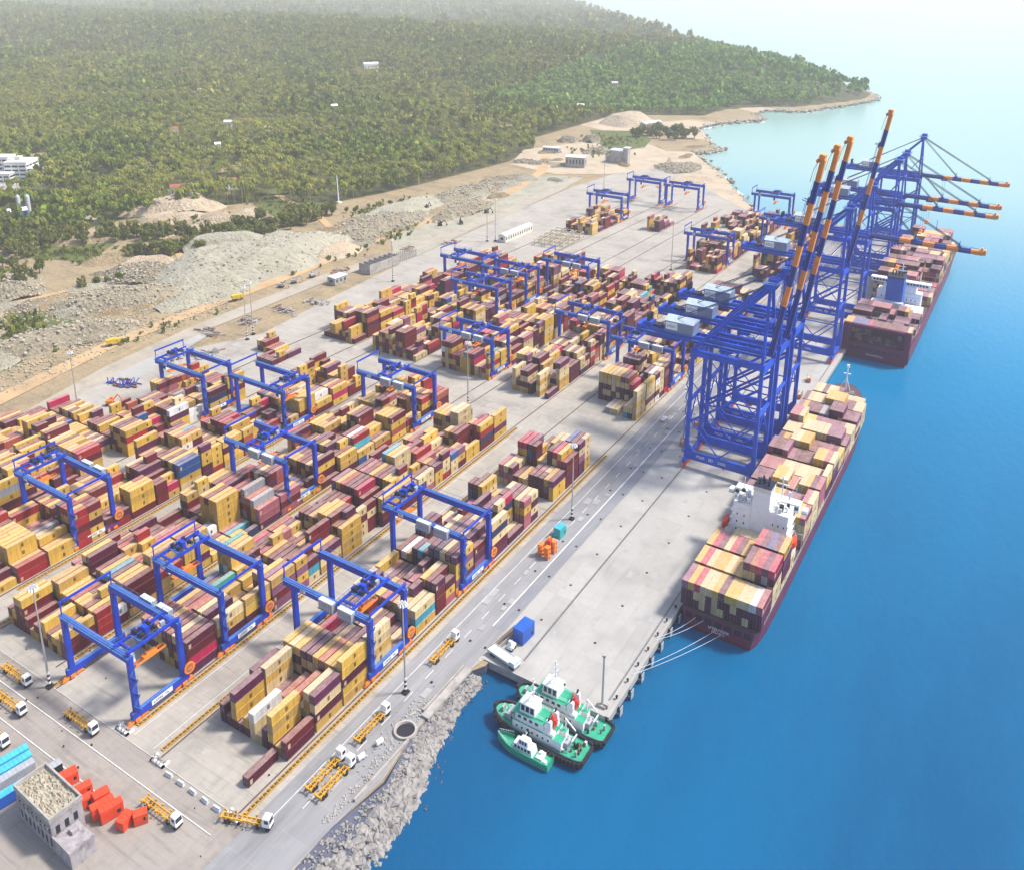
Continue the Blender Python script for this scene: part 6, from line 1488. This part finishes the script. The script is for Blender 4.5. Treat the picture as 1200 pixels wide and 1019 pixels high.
for (x, y, lab) in [(-158.2, 162.5, 'small white cylindrical tank beside the truck trailers'), (-157, 170, 'small white water tank beside the round pit')]:
    t = thing('water_tank', lab, 'tank', (x, y, .06), 1.3); mb = MB(); mb.tube((-1.2, 0, .9), (1.2, 0, .9), .75, 12); mb.build('tank', ['white'], t); mb = MB(); mb.box(-.9, -.6, -.7, .7, 0, .4); mb.box(.6, .9, -.7, .7, 0, .4); mb.build('stand', ['grey'], t)

# things on the quay
def spreader_stack():
    t = thing('spreader_stands', 'orange steel spreader frames grouped on the quay road near the teal cabin', 'steel frames', (-160, 285.5, .06))
    for (x, y) in ((-1.9, -3.2), (1.6, -3.6), (1.8, 1.6)):
        mb = MB()
        for sx in (-.8, .8):
            for sy in (-.9, .9): mb.bar((x + sx, y + sy, 0), (x + sx, y + sy, 4.2), .4, .4)
        for z in (1.3, 2.7, 4.2): mb.box(x - 1.1, x + 1.1, y - 1.15, y + 1.15, z - .15, z + .15)
        mb.build('stand', ['orange'], t)
    mb = MB(); mb.box(-1.4, 1.6, 2.6, 6.5, .4, 2.4, 1); mb.box(-2.4, -.4, .4, 3.4, .4, 3.0, 0); mb.box(-.6, 1.2, -.8, 1.0, 1, 5.0, 2); mb.box(-1.2, -.2, -1, 2.8, 4.2, 4.8); mb.build('machinery', ['orange', 'grey', 'red'], t)
spreader_stack()
cabin(-161.8, 299, .06, 5.2, 3.4, 3.6, 1.5, 'teal', 'teal cabin with pale blue roof on the quay road beyond the orange frames', 'skyblue', 'cabins on the quay')
cabin(-142.2, 236.0, .13, 7.6, 4.6, 4.4, 1.5, 'blue', 'deep blue cabin at the quay end beside the gangway', 'blue', 'cabins on the quay')
def gangway():
    t = thing('gangway', 'rust-pink folded gangway ramp lying beside the blue cabin at the quay end', 'gangway', (-147.2, 231, .13), 1.45)
    mb = MB(); mb.box(-7, 7, -1.3, -1.1, .4, 1.6); mb.box(-7, 7, 1.1, 1.3, .4, 1.6); mb.build('side_rail', ['steel'], t)
    mb = MB(); mb.box(-7, 7, -1.08, 1.08, .4, .6)
    for k in range(18): mb.box(-6.8 + k * .78, -6.5 + k * .78, -1.05, 1.05, .6, .72)
    mb.build('tread', ['rail_rust'], t)
gangway()
def flatbed():
    t = thing('flatbed_trailer', 'grey flatbed trailer parked across the corner of the quay end', 'trailer', (-142, 222.4, .13), -.18)
    mb = MB(); mb.box(-7, 6.5, -2.0, 2.0, 1.1, 1.6); mb.box(-7, 6.5, -2.05, -1.9, 1.6, 1.8); mb.box(-7, 6.5, 1.9, 2.05, 1.6, 1.8); mb.box(3.8, 6.2, -1.9, 1.9, 1.6, 2.4); mb.build('bed', ['lgrey'], t)
    for x in (-5.4, -4.2, 4.2, 5.4):
        for y in (-1.6, 1.6): mb = MB(); mb.tube((x, y - .3, .55), (x, y + .3, .55), .55, 10); mb.build('wheel', ['dark'], t)
flatbed()
def rig():
    t = thing('white_hoist', 'small white wheeled hoist parked beside the blue cabin', 'hoist', (-143.2, 228.6, .13))
    mb = MB(); mb.box(-1.2, 1.2, -1.6, 1.6, .6, 1.6); mb.frustum(-.9, .9, -1.2, .2, 1.6, -.7, .7, -1, 0, 2.9); mb.build('body', ['white'], t)
    for y in (-1, 1): mb = MB(); mb.tube((-1.3, y, .5), (1.3, y, .5), .5, 10); mb.build('wheel', ['dark'], t)
rig()
def lash_bin(x, y, label, rz=0):
    t = thing('lashing_bin', label, 'lashing bin', (x, y, .13), rz, 'lashing bins along the quay')
    mb = MB()
    for sx in (-1.1, 1.1):
        for sy in (-2.6, 0, 2.6): mb.bar((sx, sy, 0), (sx, sy, 2.6), .22, .22)
    for z in (.2, 1.3, 2.6):
        for sx in (-1.1, 1.1): mb.bar((sx, -2.6, z), (sx, 2.6, z), .2, .2)
    mb.build('frame', ['rail_rust'], t)
    mb = MB(); mb.box(-.9, .9, -2.3, -.3, .3, 1.9, 0); mb.box(-.9, .9, .3, 2.2, .3, 1.4, 1); mb.build('load', ['orange', 'white'], t)
for k, (x, y, lab) in enumerate([(-106, 494, 'rusty lashing bin by the quay edge level with the first ship bow'), (-107, 520, 'rusty lashing bin by the quay edge just past the first ship bow'), (-124, 571, 'rusty lashing bin under the quay crane standing apart'), (-128, 470, 'rusty lashing bin between the legs of the last tight-set crane'), (-146, 470, 'rusty lashing bin behind the landward legs of the last tight-set crane'), (-146, 428, 'rusty lashing bin behind the landward legs of the middle tight-set crane'), (-120, 545, 'rusty lashing bin on the open quay between the crane groups'), (-145, 405, 'rusty lashing bin behind the landward legs of the first quay crane')]):
    lash_bin(x, y, lab, .2 * (k % 3))
# fenders, bollards along the quay edge
for k, y in enumerate(range(226, 290, 9)):
    t = thing('bollard', 'squat dark mooring bollard on the bare quay edge before the first ship', 'bollard', (-99.4, y + 2, .36), 0, 'bollards on the quay edge')
    mb = MB(); mb.tube((0, 0, 0), (0, 0, .55), .35, 8, 0, .28); mb.tube((0, 0, .55), (0, 0, .8), .5, 8, 0, .45); mb.build('post', ['dark'], t)
    t = thing('fender', 'black rubber fender panel hanging on the bare quay face before the first ship', 'fender', (-97.7, y, 0), 0, 'fenders on the quay face')
    mb = MB(); mb.tube((-.2, 0, -1.3), (1.0, 0, -1.3), .75, 10); mb.build('cone', ['dark'], t); mb = MB(); mb.box(1.0, 1.25, -1.1, 1.1, -2.7, -.2); mb.build('panel', ['grey'], t)

def car(x, y, rz, label, body='white', z=.12):
    t = thing('pickup', label, 'car', (x, y, z), rz, 'vehicles on the yard roads')
    mb = MB(); mb.frustum(-2.5, 2.5, -.9, .9, .45, -2.45, 2.4, -.85, .85, 1.05); mb.frustum(-1.0, 1.3, -.82, .82, 1.05, -.7, .8, -.68, .68, 1.7); mb.build('body', [body], t)
    mb = MB(); mb.add([(1.28, -.7, 1.1), (1.28, .7, 1.1), (.86, .6, 1.66), (.86, -.6, 1.66)], [(0, 1, 2, 3)]); mb.build('windscreen', ['glass'], t)
    for xx in (-1.6, 1.6):
        for yy in (-.8, .8): mb = MB(); mb.tube((xx, yy - .12, .36), (xx, yy + .12, .36), .36, 8); mb.build('wheel', ['dark'], t)
car(-164, 424, UP, 'white pickup driving along the quay road beside the block beyond the cross road')
car(-191, 640, UP, 'white van waiting on the far lane beyond the purple block', 'offwhite')
car(-200, 585, .4, 'dark pickup on the lane behind the machinery houses', 'grey')

# ------------------------------------------------------------------ construction side
def digger(x, y, rz, label, col='mustard', z=.2):
    t = thing('excavator', label, 'excavator', (x, y, z), rz, 'excavators at work among the spoil heaps')
    mb = MB()
    for s in (-1.3, 1.3): mb.box(-2.2, 2.2, s - .35, s + .35, 0, .9)
    mb.build('track', ['dark'], t)
    mb = MB(); mb.box(-2.2, 1.6, -1.4, 1.4, 1.0, 2.3); mb.box(.0, 1.6, .2, 1.4, 2.3, 3.3); mb.build('body', [col], t)
    mb = MB(); mb.bar((1.4, -.3, 1.8), (4.6, -.3, 4.6), .5, .6); mb.bar((4.6, -.3, 4.6), (7.0, -.3, 1.6), .35, .45); mb.frustum(6.4, 7.6, -1, .4, .4, 6.6, 7.4, -.9, .3, 1.7); mb.build('boom', [col], t)
def dumper(x, y, rz, label, col='mustard', z=.2):
    t = thing('dump_truck', label, 'dump truck', (x, y, z), rz, 'dump trucks on the earth road')
    mb = MB(); mb.frustum(-4.2, 1.8, -1.4, 1.4, 1.4, -4.6, 2.2, -1.6, 1.6, 3.4); mb.build('bed', [col], t)
    mb = MB(); mb.box(2.3, 4.4, -1.3, 1.3, .9, 3.1); mb.build('cab', [col], t)
    mb = MB(); mb.box(4.4, 4.44, -1.1, 1.1, 1.9, 2.9); mb.build('windscreen', ['glass'], t)
    for xx in (-3, -1.6, 3.2):
        for yy in (-1.2, 1.2): mb = MB(); mb.tube((xx, yy - .3, .6), (xx, yy + .3, .6), .6, 10); mb.build('wheel', ['dark'], t)
dumper(-520, 322, 1.2, 'bright yellow dump truck on the earth road beside the grass patch'); dumper(-518, 426, 1.3, 'bright yellow dump truck at the foot of the pale aggregate heap')
for (x, y, rz, lab, c) in [(-444, 268, .8, 'orange excavator at the paved edge near the landward containers', 'orange'), (-512, 465, .4, 'dark excavator on the earth road below the pale heap, first of a line', 'grey'), (-511, 478, .9, 'dark excavator on the earth road below the pale heap, second of a line', 'grey'), (-509, 497, 1.4, 'dark excavator on the earth road below the pale heap, last of a line', 'grey'),
                           (-515, 682, .5, 'dark excavator working on the far spoil field, landward one', 'dark'), (-501, 699, 2.4, 'dark excavator working on the far spoil field, seaward one', 'dark'), (-568, 729, 1.6, 'excavator with raised boom on the pale far spoil field', 'dark'), (-504, 750, .2, 'dark excavator next to the long shed on the far field', 'dark')]:
    digger(x, y, rz, lab, c)
def shed(x, y, l, w, h, rz, label, wall='offwhite', roof='offwhite', gable=1.0, win=True, name='shed', cat='shed', group=None, z=0):
    t = thing(name, label, cat, (x, y, z), rz, group)
    mb = MB(); mb.box(-l / 2, l / 2, -w / 2, w / 2, 0, h); mb.build('wall', [wall], t)
    mb = MB(); L, Wd = l / 2 + .5, w / 2 + .5
    mb.add([(-L, -Wd, h + .02), (L, -Wd, h + .02), (L, 0, h + gable), (-L, 0, h + gable), (L, Wd, h + .02), (-L, Wd, h + .02)], [(0, 1, 2, 3), (3, 2, 4, 5), (1, 4, 2), (0, 3, 5), (0, 5, 4, 1)]); mb.build('roof', [roof], t)
    if win:
        mb = MB()
        for k in range(max(2, int(l / 4))):
            xx = -l / 2 + (k + .5) * l / max(2, int(l / 4)); mb.box(xx - .8, xx + .8, -w / 2 - .06, -w / 2, h * .35, h * .75); mb.box(xx - .8, xx + .8, w / 2, w / 2 + .06, h * .35, h * .75)
        for s in (-1, 1): a, b = sorted((s * l / 2, s * (l / 2 + .06))); mb.box(a, b, -w * .2, w * .2, h * .3, h * .7)
        build_each(mb, 'window', ['glass'], t)
    return t
shed(-431, 692, 48, 8, 5, 1.55, 'long white shed with a row of windows on the pale paving', 'offwhite', 'offwhite', 1.2)
shed(-482, 498, 13, 9, 4.5, 1.5, 'small flat grey building beside the precast road and excavators', 'concrete', 'lgrey', .5)
shed(-424, 700, 12, 8, 5, 1.5, 'short dark-ended shed beyond the long white one', 'grey', 'grey', .8, name='shed') if False else None
def unfinished():
    t = thing('unfinished_building', 'roofless unfinished concrete building beside the precast road', 'building', (-478, 546, 0), 1.52)
    mb = MB()
    for k in range(7):
        mb.box(-18 + k * 6, -17.7 + k * 6, -6, 6, 0, 6)
    mb.box(-18.3, 18.3, -6.3, -6.0, 0, 6.2); mb.box(-18.3, 18.3, 6.0, 6.3, 0, 6.2); mb.build('wall', ['concrete'], t)
    mb = MB()
    for k in range(10): mb.box(20 + k * 2.6, 20.7 + k * 2.6, -3.5, -2.8, 0, 5); mb.box(20 + k * 2.6, 20.7 + k * 2.6, 3, 3.7, 0, 5)
    mb.build('column', ['concrete'], t)
unfinished()
def steel_frames(x, y, label, rz=.2):
    t = thing('steel_frames', label, 'steel frames', (x, y, .05), rz); mb = MB()
    for k in range(9):
        a = random.uniform(-9, 9); b = random.uniform(-4, 4); mb.box(a - 3.5, a + 3.5, b - .2, b + .2, 0, .5); mb.bar((a, b - 2, .5), (a, b + 2, 2.2), .35, .35); mb.bar((a - 2, b, .3), (a - 2, b, 3.0), .35, .35)
    mb.build('frame', ['crane'], t); mb = MB()
    for k in range(10): a = random.uniform(-9, 9); b = random.uniform(-5, 5); mb.box(a - 2, a + 2, b - .5, b + .5, 0, .8)
    mb.build('beam', ['rail_rust'], t)['kind'] = 'stuff'
steel_frames(-462, 290, 'dismantled purple-blue steel crane frames lying at the landward edge'); steel_frames(-420, 560, 'dark steel frames stacked between the precast road and the landward block', 1.5)
for k, (x, y) in enumerate([(-484, 372), (-476, 400), (-470, 430), (-462, 455), (-468, 330), (-455, 345), (-500, 520), (-490, 600), (-470, 640)]):
    t = thing('scrap_heap', ['heap of dark scrap and rusty steel beside the pale apron', 'heap of rusty beams beside the precast road close to the apron', 'brown heap of scrap along the kerb of the precast road', 'last brown scrap heap before the landward block corner', 'heap of scrap beside the landward yard crane', 'low heap of broken steel beside the white boxes', 'rust-red heap of stacked timber and steel by the small grey building', 'rust-red heap of stacked planks near the unfinished building', 'scattered heap of planks and steel past the unfinished building'][k], 'scrap heap', (x, y, .05), random.random() * 3)
    mb = MB()
    for q in range(34):
        a, b = random.gauss(0, 5), random.gauss(0, 2.5); l = random.uniform(1, 3); an = random.random() * 3.1; z = random.random() * .8
        mb.bar((a - l * math.cos(an), b - l * math.sin(an), z + .1), (a + l * math.cos(an), b + l * math.sin(an), z + random.random() * .6 + .1), random.uniform(.3, 1.0), random.uniform(.3, .8), random.randint(0, 2))
    mb.build('beam', ['rail_rust', 'concrete', 'grey' if k < 6 else 'roof_red'], t)['kind'] = 'stuff'
t = thing('spare_container_frames', 'rows of bleached open steel racks on the pale paving before the small block', 'racks', (-388, 696, .02), .05)
mb = MB()
for i in range(3):
    for j in range(4):
        x, y = -14 + i * 11, -18 + j * 12
        for sx in (0, 8):
            for sy in (0, 9): mb.bar((x + sx, y + sy, 0), (x + sx, y + sy, 4.5), .5, .5)
        for z in (2.2, 4.5): mb.bar((x, y, z), (x + 8, y, z), .4, .4); mb.bar((x, y + 9, z), (x + 8, y + 9, z), .4, .4); mb.bar((x, y, z), (x, y + 9, z), .4, .4); mb.bar((x + 8, y, z), (x + 8, y + 9, z), .4, .4)
mb.build('rack', ['timber'], t)
# far plant and houses
shed(-540, 1019, 26, 18, 10, .3, 'pale tower-like works building in the far clearing', 'concrete', 'offwhite', 1, name='works_building', cat='building')
def batch_plant():
    t = thing('batching_plant', 'grey concrete batching tower with ramp at the far clearing', 'plant', (-500, 1075, 0)); mb = MB(); mb.box(-14, 4, -7, 7, 0, 12); mb.box(4.2, 11, -4, 4, 0, 15); mb.box(-22, -14, -4, 4, 0, 6); mb.build('tower', ['concrete'], t)
    mb = MB(); mb.box(-15, 5, -8, 8, 12, 13); mb.box(4, 12, -5, 5, 15, 16); mb.build('roof', ['lgrey'], t)
batch_plant()
shed(-585, 1370, 40, 12, 7, 1.2, 'grey roofed shed below the orange cut hillside', 'concrete', 'lgrey', 2, name='works_building', cat='building')
shed(-618, 1090, 24, 12, 5, .2, 'low grey shed at the landward side of the far clearing', 'grey', 'lgrey', 1, name='works_building', cat='building')
t = shed(-888, 466, 17, 9, 7, 1.2, 'shed with white roof and blue wall at the forest edge with two silos', 'blue', 'white', 2, name='works_shed', cat='shed')
for k, (x, y) in enumerate([(-912, 481), (-905, 487)]):
    t = thing('silo', ['grey cylindrical silo behind the blue-walled shed, landward of its twin', 'grey cylindrical silo behind the blue-walled shed, seaward of its twin'][k], 'silo', (x, y, 0)); mb = MB(); mb.tube((0, 0, 0), (0, 0, 13), 2.3, 14); mb.build('tank', ['lgrey'], t); mb = MB(); mb.tube((0, 0, 13), (0, 0, 14.5), 2.3, 14, 0, .5); mb.build('roof', ['grey'], t)
def hospital():
    t = thing('white_complex', 'large white several-storey complex with rows of dark windows in the forest', 'building', (-1085, 560, 0), .62)
    wings = [(-34, 8, 0, 20, 19), (8.02, 34, -12, 20, 16), (-70, -34.02, 4, 26, 22), (-30, 20, -26, -12.02, 8), (34.02, 60, -4, 14, 9)]
    mb = MB()
    for (a, b, c, d, h) in wings: mb.box(a, b, c, d, 0, h)
    mb.build('wall', ['white'], t); mb = MB()
    for (a, b, c, d, h) in wings: mb.box(a - .6, b + .6, c - .6, d + .6, h, h + .8)
    mb.box(-20, -8, 6, 14, 19.8, 23); mb.box(16, 22, 0, 8, 16.8, 20); mb.build('roof', ['offwhite'], t); mb = MB()
    for (a, b, c, d, h) in wings:
        for r in range(int(h / 3.6)):
            n = int((b - a) / 7)
            for k in range(n): x = a + .8 + k * (b - a - .8) / n; mb.box(x, x + (b - a) / n - 1.6, c - .06, c - .01, 1.4 + r * 3.6, 3.0 + r * 3.6)
            n = int((d - c) / 8)
            for k in range(n): y = c + .8 + k * (d - c - .8) / n; mb.box(b + .01, b + .06, y, y + (d - c) / n - 1.6, 1.4 + r * 3.6, 3.0 + r * 3.6)
    build_each(mb, 'window', ['glass'], t)
    mb = MB(); mb.box(-60, 70, -60, -27, -.02, .6); mb.build('forecourt', ['concrete'], t)
hospital()
HOUSES = [(-1168, 869, 'roof_red', 'offwhite', 'red roofed house showing among the palms, left of the white one', 16), (-1151, 959, 'white', 'white', 'white house showing above the palms before the yellow one', 18), (-1061, 962, 'roof_yellow', 'roof_yellow', 'pale yellow house showing among the palms', 18), (-839, 619, 'roof_red', 'offwhite', 'dark red roofed house above the sandy cutting', 20),
          (-814, 676, 'roof_red', 'rust' if False else 'offwhite', 'faded red house above the sandy cutting, nearer the hedgerow', 16), (-1470, 1675, 'white', 'white', 'long white building far off on the hazy forest slope', 60), (-940, 1181, 'white', 'offwhite', 'white house in the palms behind the far clearing', 26), (-1135, 1189, 'white', 'white', 'white house deep in the palm forest', 18), (-779, 1481, 'offwhite', 'offwhite', 'pale house at the foot of the green far slope', 22), (-821, 2082, 'white', 'white', 'white buildings on the hazy headland slope', 26), (-827, 1729, 'offwhite', 'offwhite', 'pale house on the bright green far slope', 20),
          (-1330, 1360, 'roof_red', 'offwhite', 'red roofed house in the middle of the palm forest', 16), (-1010, 820, 'white', 'offwhite', 'small white house in the palms above the sandy cutting', 12), (-1500, 1180, 'white', 'offwhite', 'white house at the hazy left of the forest', 22)]
for (x, y, rf, wl, lab, l) in HOUSES:
    shed(x, y, l * .65, l * .4 if l < 40 else 12, 8.0 if l < 40 else 11, random.uniform(.3, 1.2), lab, wl, rf, 2.2, name='forest_house', cat='house', group='houses in the palm forest', z=float(hill_h(x, y)))

# ------------------------------------------------------------------ trees
def leaf_cloud(n, rx, rz, zc, size, seed, cluster=7):
    """n leaf quads gathered into clumps through an uneven crown; returns verts, shade"""
    r = np.random.default_rng(seed); c = r.normal(size=(cluster, 3)); c /= np.linalg.norm(c, axis=1)[:, None]; c *= r.uniform(.35, .85, (cluster, 1)) * np.array([rx, rx, rz]); cs = r.uniform(.28, .5, cluster) * rx
    k = r.integers(0, cluster, n); d = r.normal(size=(n, 3)); d /= np.linalg.norm(d, axis=1)[:, None]
    p = c[k] + d * (cs[k] * r.uniform(.55, 1.05, n))[:, None] * np.array([1, 1, .8]) + np.array([0, 0, zc])
    nrm = d + r.normal(size=(n, 3)) * .5; nrm /= np.linalg.norm(nrm, axis=1)[:, None]
    a = np.cross(nrm, r.normal(size=(n, 3))); a /= np.linalg.norm(a, axis=1)[:, None]; b = np.cross(nrm, a)
    s = size * r.uniform(.6, 1.25, (n, 1)); q = np.stack([p - a * s - b * s * .6, p + a * s - b * s * .7, p + a * s * .8 + b * s * .8, p - a * s * .7 + b * s * .6], 1)
    return q, r.uniform(.72, 1.3, n)[:, None] * r.uniform(.9, 1.1, cluster)[k][:, None]
def palm_fronds(nf, L, z, seed):
    r = np.random.default_rng(seed); Q = []
    for k in range(nf):
        a = 2 * math.pi * k / nf + r.uniform(-.2, .2); e = r.uniform(-.1, .9); pts = []
        d = np.array([math.cos(a), math.sin(a), 0]); t = np.array([-math.sin(a), math.cos(a), 0])
        c = [np.array([0, 0, z]), np.array([0, 0, z + L * .25 * e]) + d * L * .5, np.array([0, 0, z + L * (.25 * e - .35)]) + d * L * .95]
        w = [L * .05, L * .15, L * .04]
        for i in (0, 1): Q.append([c[i] - t * w[i], c[i] + t * w[i], c[i + 1] + t * w[i + 1], c[i + 1] - t * w[i + 1]])
    Q = np.array(Q); return Q, np.random.default_rng(seed + 1).uniform(.75, 1.3, len(Q))[:, None]

GREENS = [np.array(c) for c in ((.105, .145, .018), (.155, .180, .024), (.078, .108, .018), (.185, .195, .030), (.125, .145, .032), (.175, .180, .050))]
def crown_obj(seed, col, big=1.0):
    q, s = leaf_cloud(480, 4.4 * big, 3.4, 4.6, .64, seed, 13); V = q.reshape(-1, 3).copy(); V[:, 2] *= ZS
    return fast_mesh('crown', V, np.arange(len(V)).reshape(-1, 4), np.clip(col[None] * s, 0, 1), 'leaf')
def trunk_obj(seed):
    r = random.Random(seed); mb = MB(); mb.tube((0, 0, -.3), (.2, .1, 3.4), .38, 7, 0, .26)
    for k in range(4): a = r.uniform(0, 6.28); mb.tube((.2, .1, 3.0), (2.2 * math.cos(a), 2.2 * math.sin(a), 5.6 + r.random()), .2, 6, 0, .08)
    return mb.mesh('trunk', ['bark'])
CROWNS = [crown_obj(40 + k, GREENS[k % 6] * 1.15) for k in range(6)]; TRUNKS = [trunk_obj(k) for k in range(3)]
def tree(x, y, s, label, k, group):
    t = thing('tree', label, 'tree', (x, y, 0), random.uniform(0, 6.28), group)
    for nm, me in (('trunk', TRUNKS[k % 3]), ('crown', CROWNS[k % 6])):
        o = place(nm, me, t); o.scale = (s, s, s * random.uniform(.85, 1.1))
def tree_line(pts, n, spread, label, group, s0=.8, s1=1.3):
    for i in range(n):
        u = (i + random.random() * .7) / n * (len(pts) - 1); j = min(int(u), len(pts) - 2); f = u - j
        x = pts[j][0] + (pts[j + 1][0] - pts[j][0]) * f + random.gauss(0, spread); y = pts[j][1] + (pts[j + 1][1] - pts[j][1]) * f + random.gauss(0, spread)
        tree(x, y, random.uniform(s0, s1), label, random.randrange(6), group)
tree_line([(-775, 455), (-740, 480), (-712, 506), (-668, 534), (-650, 580), (-640, 615), (-640, 650)], 78, 8, 'rounded dark green tree in the upper hedgerow above the pale aggregate heap', 'trees of the upper hedgerow', .9, 1.5)
tree_line([(-688, 455), (-668, 472), (-652, 500), (-648, 545), (-645, 580)], 54, 7, 'rounded dark green tree in the lower hedgerow above the pale aggregate heap', 'trees of the lower hedgerow', .8, 1.3)
tree_line([(-650, 372), (-636, 392), (-630, 410), (-625, 422)], 10, 3, 'low bushy tree among the broken stone heaps', 'bushes among the stone heaps', .5, .9); tree_line([(-615, 440), (-590, 455)], 9, 3, 'low bushy tree against the end of the pale aggregate heap', 'bushes at the pale heap', .5, .9)
tree_line([(-690, 325), (-715, 345), (-690, 352), (-720, 372)], 26, 9, 'dark bushy tree left of the stone heaps at the picture edge', 'trees beside the stone heaps', .8, 1.4)
tree_line([(-765, 385), (-790, 410), (-780, 440), (-800, 430), (-830, 450), (-760, 420)], 56, 14, 'dark green tree between the blue-walled shed and the stone heaps', 'trees below the blue-walled shed', .9, 1.5)
tree_line([(-580, 1270), (-555, 1310), (-530, 1330), (-500, 1310), (-540, 1280)], 34, 11, 'dark tree in the clump above the cove', 'trees in the clump above the cove', 1.1, 1.8)
tree_line([(-640, 640), (-620, 690), (-600, 740)], 9, 4, 'scrubby tree along the bank below the slender white pole', 'scrub along the bank', .4, .7)

# the palm forest beyond: one mass of thousands of crowns
def forest():
    protos = []     # (quads, shade, palm?)
    for k in range(5):
        q, s = leaf_cloud(34, 4.6, 3.2, 8.2, 1.75, 70 + k, 6); protos.append((q, s, 0))
    for k in range(5):
        q, s = palm_fronds(9, 5.2, 11.5, 90 + k); tr = np.array([[[-.25, 0, 0], [.25, 0, 0], [.18, 0, 11.5], [-.18, 0, 11.5]]]); protos.append((np.concatenate([q, tr]), np.concatenate([s, [[1.5]]]), 1))
    low = []
    for k in range(5): q, s = leaf_cloud(17, 6.2, 4.2, 8, 2.3, 120 + k, 6); low.append((q, s, 0))
    VV, CC = [], []
    clear = [(h[0], h[1], 8 + h[5] * .45) for h in HOUSES] + [(-1085, 545, 66), (-892, 470, 26), (-900, 490, 12), (-665, 696, 8)] + [(-980, 620, 22), (-900, 760, 18), (-1010, 700, 14), (-860, 860, 13), (-1190, 1010, 18), (-1020, 1060, 15), (-760, 700, 13), (-1240, 800, 17), (-820, 1010, 11), (-1400, 1300, 24), (-1100, 1500, 24), (-800, 1250, 15), (-950, 540, 15), (-1180, 660, 18)]
    def field(n, y0, y1, xmin, prot, sz):
        yy = RNG.uniform(y0, y1, n); e = forest_edge(yy); xx = e - RNG.random(n) ** 1.0 * (e - xmin)
        # keep what the camera can see
        hz = hill_h(xx, yy); P = np.stack([xx, yy, hz * ZS - CAM_H + 6], 1); c = P @ R.T; px = F_PX * c[:, 0] / c[:, 2] + PX; py = F_PX * c[:, 1] / c[:, 2] + PY
        k = (c[:, 2] > 0) & (px > -330) & (px < 1250) & (py > -45) & (py < 560)
        for cx_, cy_, cr in clear: k &= ((xx - cx_) + .5 * (yy - cy_) * 0) ** 2 + (yy - cy_) ** 2 > cr ** 2
        for cx_, cy_, cr in clear[:]:      # sight line towards the drone stays open a little
            d = np.hypot(cx_, cy_); k &= ~(((xx - cx_ * (1 - 22 / d)) ** 2 + (yy - cy_ * (1 - 22 / d)) ** 2) < (cr * .8) ** 2)
        xx, yy, hz = xx[k], yy[k], hz[k]
        big = .5 + .5 * np.sin(xx * .011 + 1.3) * np.cos(yy * .013 + .4) + RNG.normal(0, .25, len(xx))
        for i in range(len(xx)):
            palm = big[i] > .38
            j = (RNG.integers(5, 10) if palm else RNG.integers(0, 5)) if len(prot) == 10 else RNG.integers(0, len(prot))
            q, s, _ = prot[j]; a = RNG.uniform(0, 6.28); c_, s_ = math.cos(a), math.sin(a); k_ = sz * RNG.uniform(.65, 1.25) * (1 + .35 * max(0, math.sin(xx[i] * .023) * math.cos(yy[i] * .019 + 1)))
            Q = q * k_; X = Q[..., 0] * c_ - Q[..., 1] * s_ + xx[i]; Y = Q[..., 0] * s_ + Q[..., 1] * c_ + yy[i]; Z = (Q[..., 2] + hz[i] - .3) * ZS
            VV.append(np.stack([X, Y, Z], -1).reshape(-1, 3))
            base = GREENS[RNG.integers(0, 6)] * (.9 if palm else 1.0); base = base * .6 + GREENS[int(abs(big[i]) * 5) % 6] * .4
            yel = np.array([1.04, 1.04, .85]) if palm else np.array([.92, 1.08, .85])
            if yy[i] > 1450 and xx[i] > -1000: yel = np.array([.85, 1.4, 1.3])  # headland crowns lighter and bluer, distance haze put into leaf colour
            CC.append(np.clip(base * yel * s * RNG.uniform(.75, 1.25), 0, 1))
    field(17000, 150, 1000, -1900, protos, 1.0)
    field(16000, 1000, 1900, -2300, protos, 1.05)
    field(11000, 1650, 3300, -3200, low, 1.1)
    field(12000, 1100, 4200, -5200, low, 1.45)
    field(9000, 3300, 9000, -9500, low, 2.6)
    field(9000, 1200, 3500, -7000, low, 1.35)
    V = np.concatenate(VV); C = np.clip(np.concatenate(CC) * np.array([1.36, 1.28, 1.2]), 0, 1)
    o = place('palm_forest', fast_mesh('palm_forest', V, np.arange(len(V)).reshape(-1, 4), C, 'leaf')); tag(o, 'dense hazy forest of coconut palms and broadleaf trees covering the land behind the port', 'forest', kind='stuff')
forest()
# scrub on the spoil ground
def scrub():
    VV, CC = [], []
    spots = [(-560, 290, 26, 20, 60), (-600, 300, 30, 22, 120), (-690, 650, 40, 25, 110), (-735, 430, 30, 26, 110), (-590, 1220, 40, 40, 90), (-560, 1130, 40, 40, 70), (-700, 560, 30, 40, 60), (-530, 610, 12, 60, 50), (-610, 700, 16, 50, 70), (-540, 540, 14, 40, 40), (-830, 480, 40, 30, 120), (-760, 540, 30, 40, 60), (-520, 360, 10, 40, 16)]
    P = [leaf_cloud(26, 1.7, 1.0, .9, .55, 200 + k, 4) for k in range(4)]
    for (x, y, sx, sy, n) in spots:
        for _ in range(n):
            q, s = P[random.randrange(4)]; k = random.uniform(.6, 1.7); Q = q * k; X = Q[..., 0] + x + random.gauss(0, sx * .55); Y = Q[..., 1] + y + random.gauss(0, sy * .55)
            VV.append(np.stack([X, Y, Q[..., 2] * ZS], -1).reshape(-1, 3)); CC.append(np.clip(GREENS[random.randrange(6)] * 1.15 * s, 0, 1))
    V = np.concatenate(VV); o = place('scrub', fast_mesh('scrub', V, np.arange(len(V)).reshape(-1, 4), np.concatenate(CC), 'leaf')); tag(o, 'low green scrub scattered over the spoil ground', 'scrub', kind='stuff')
scrub()
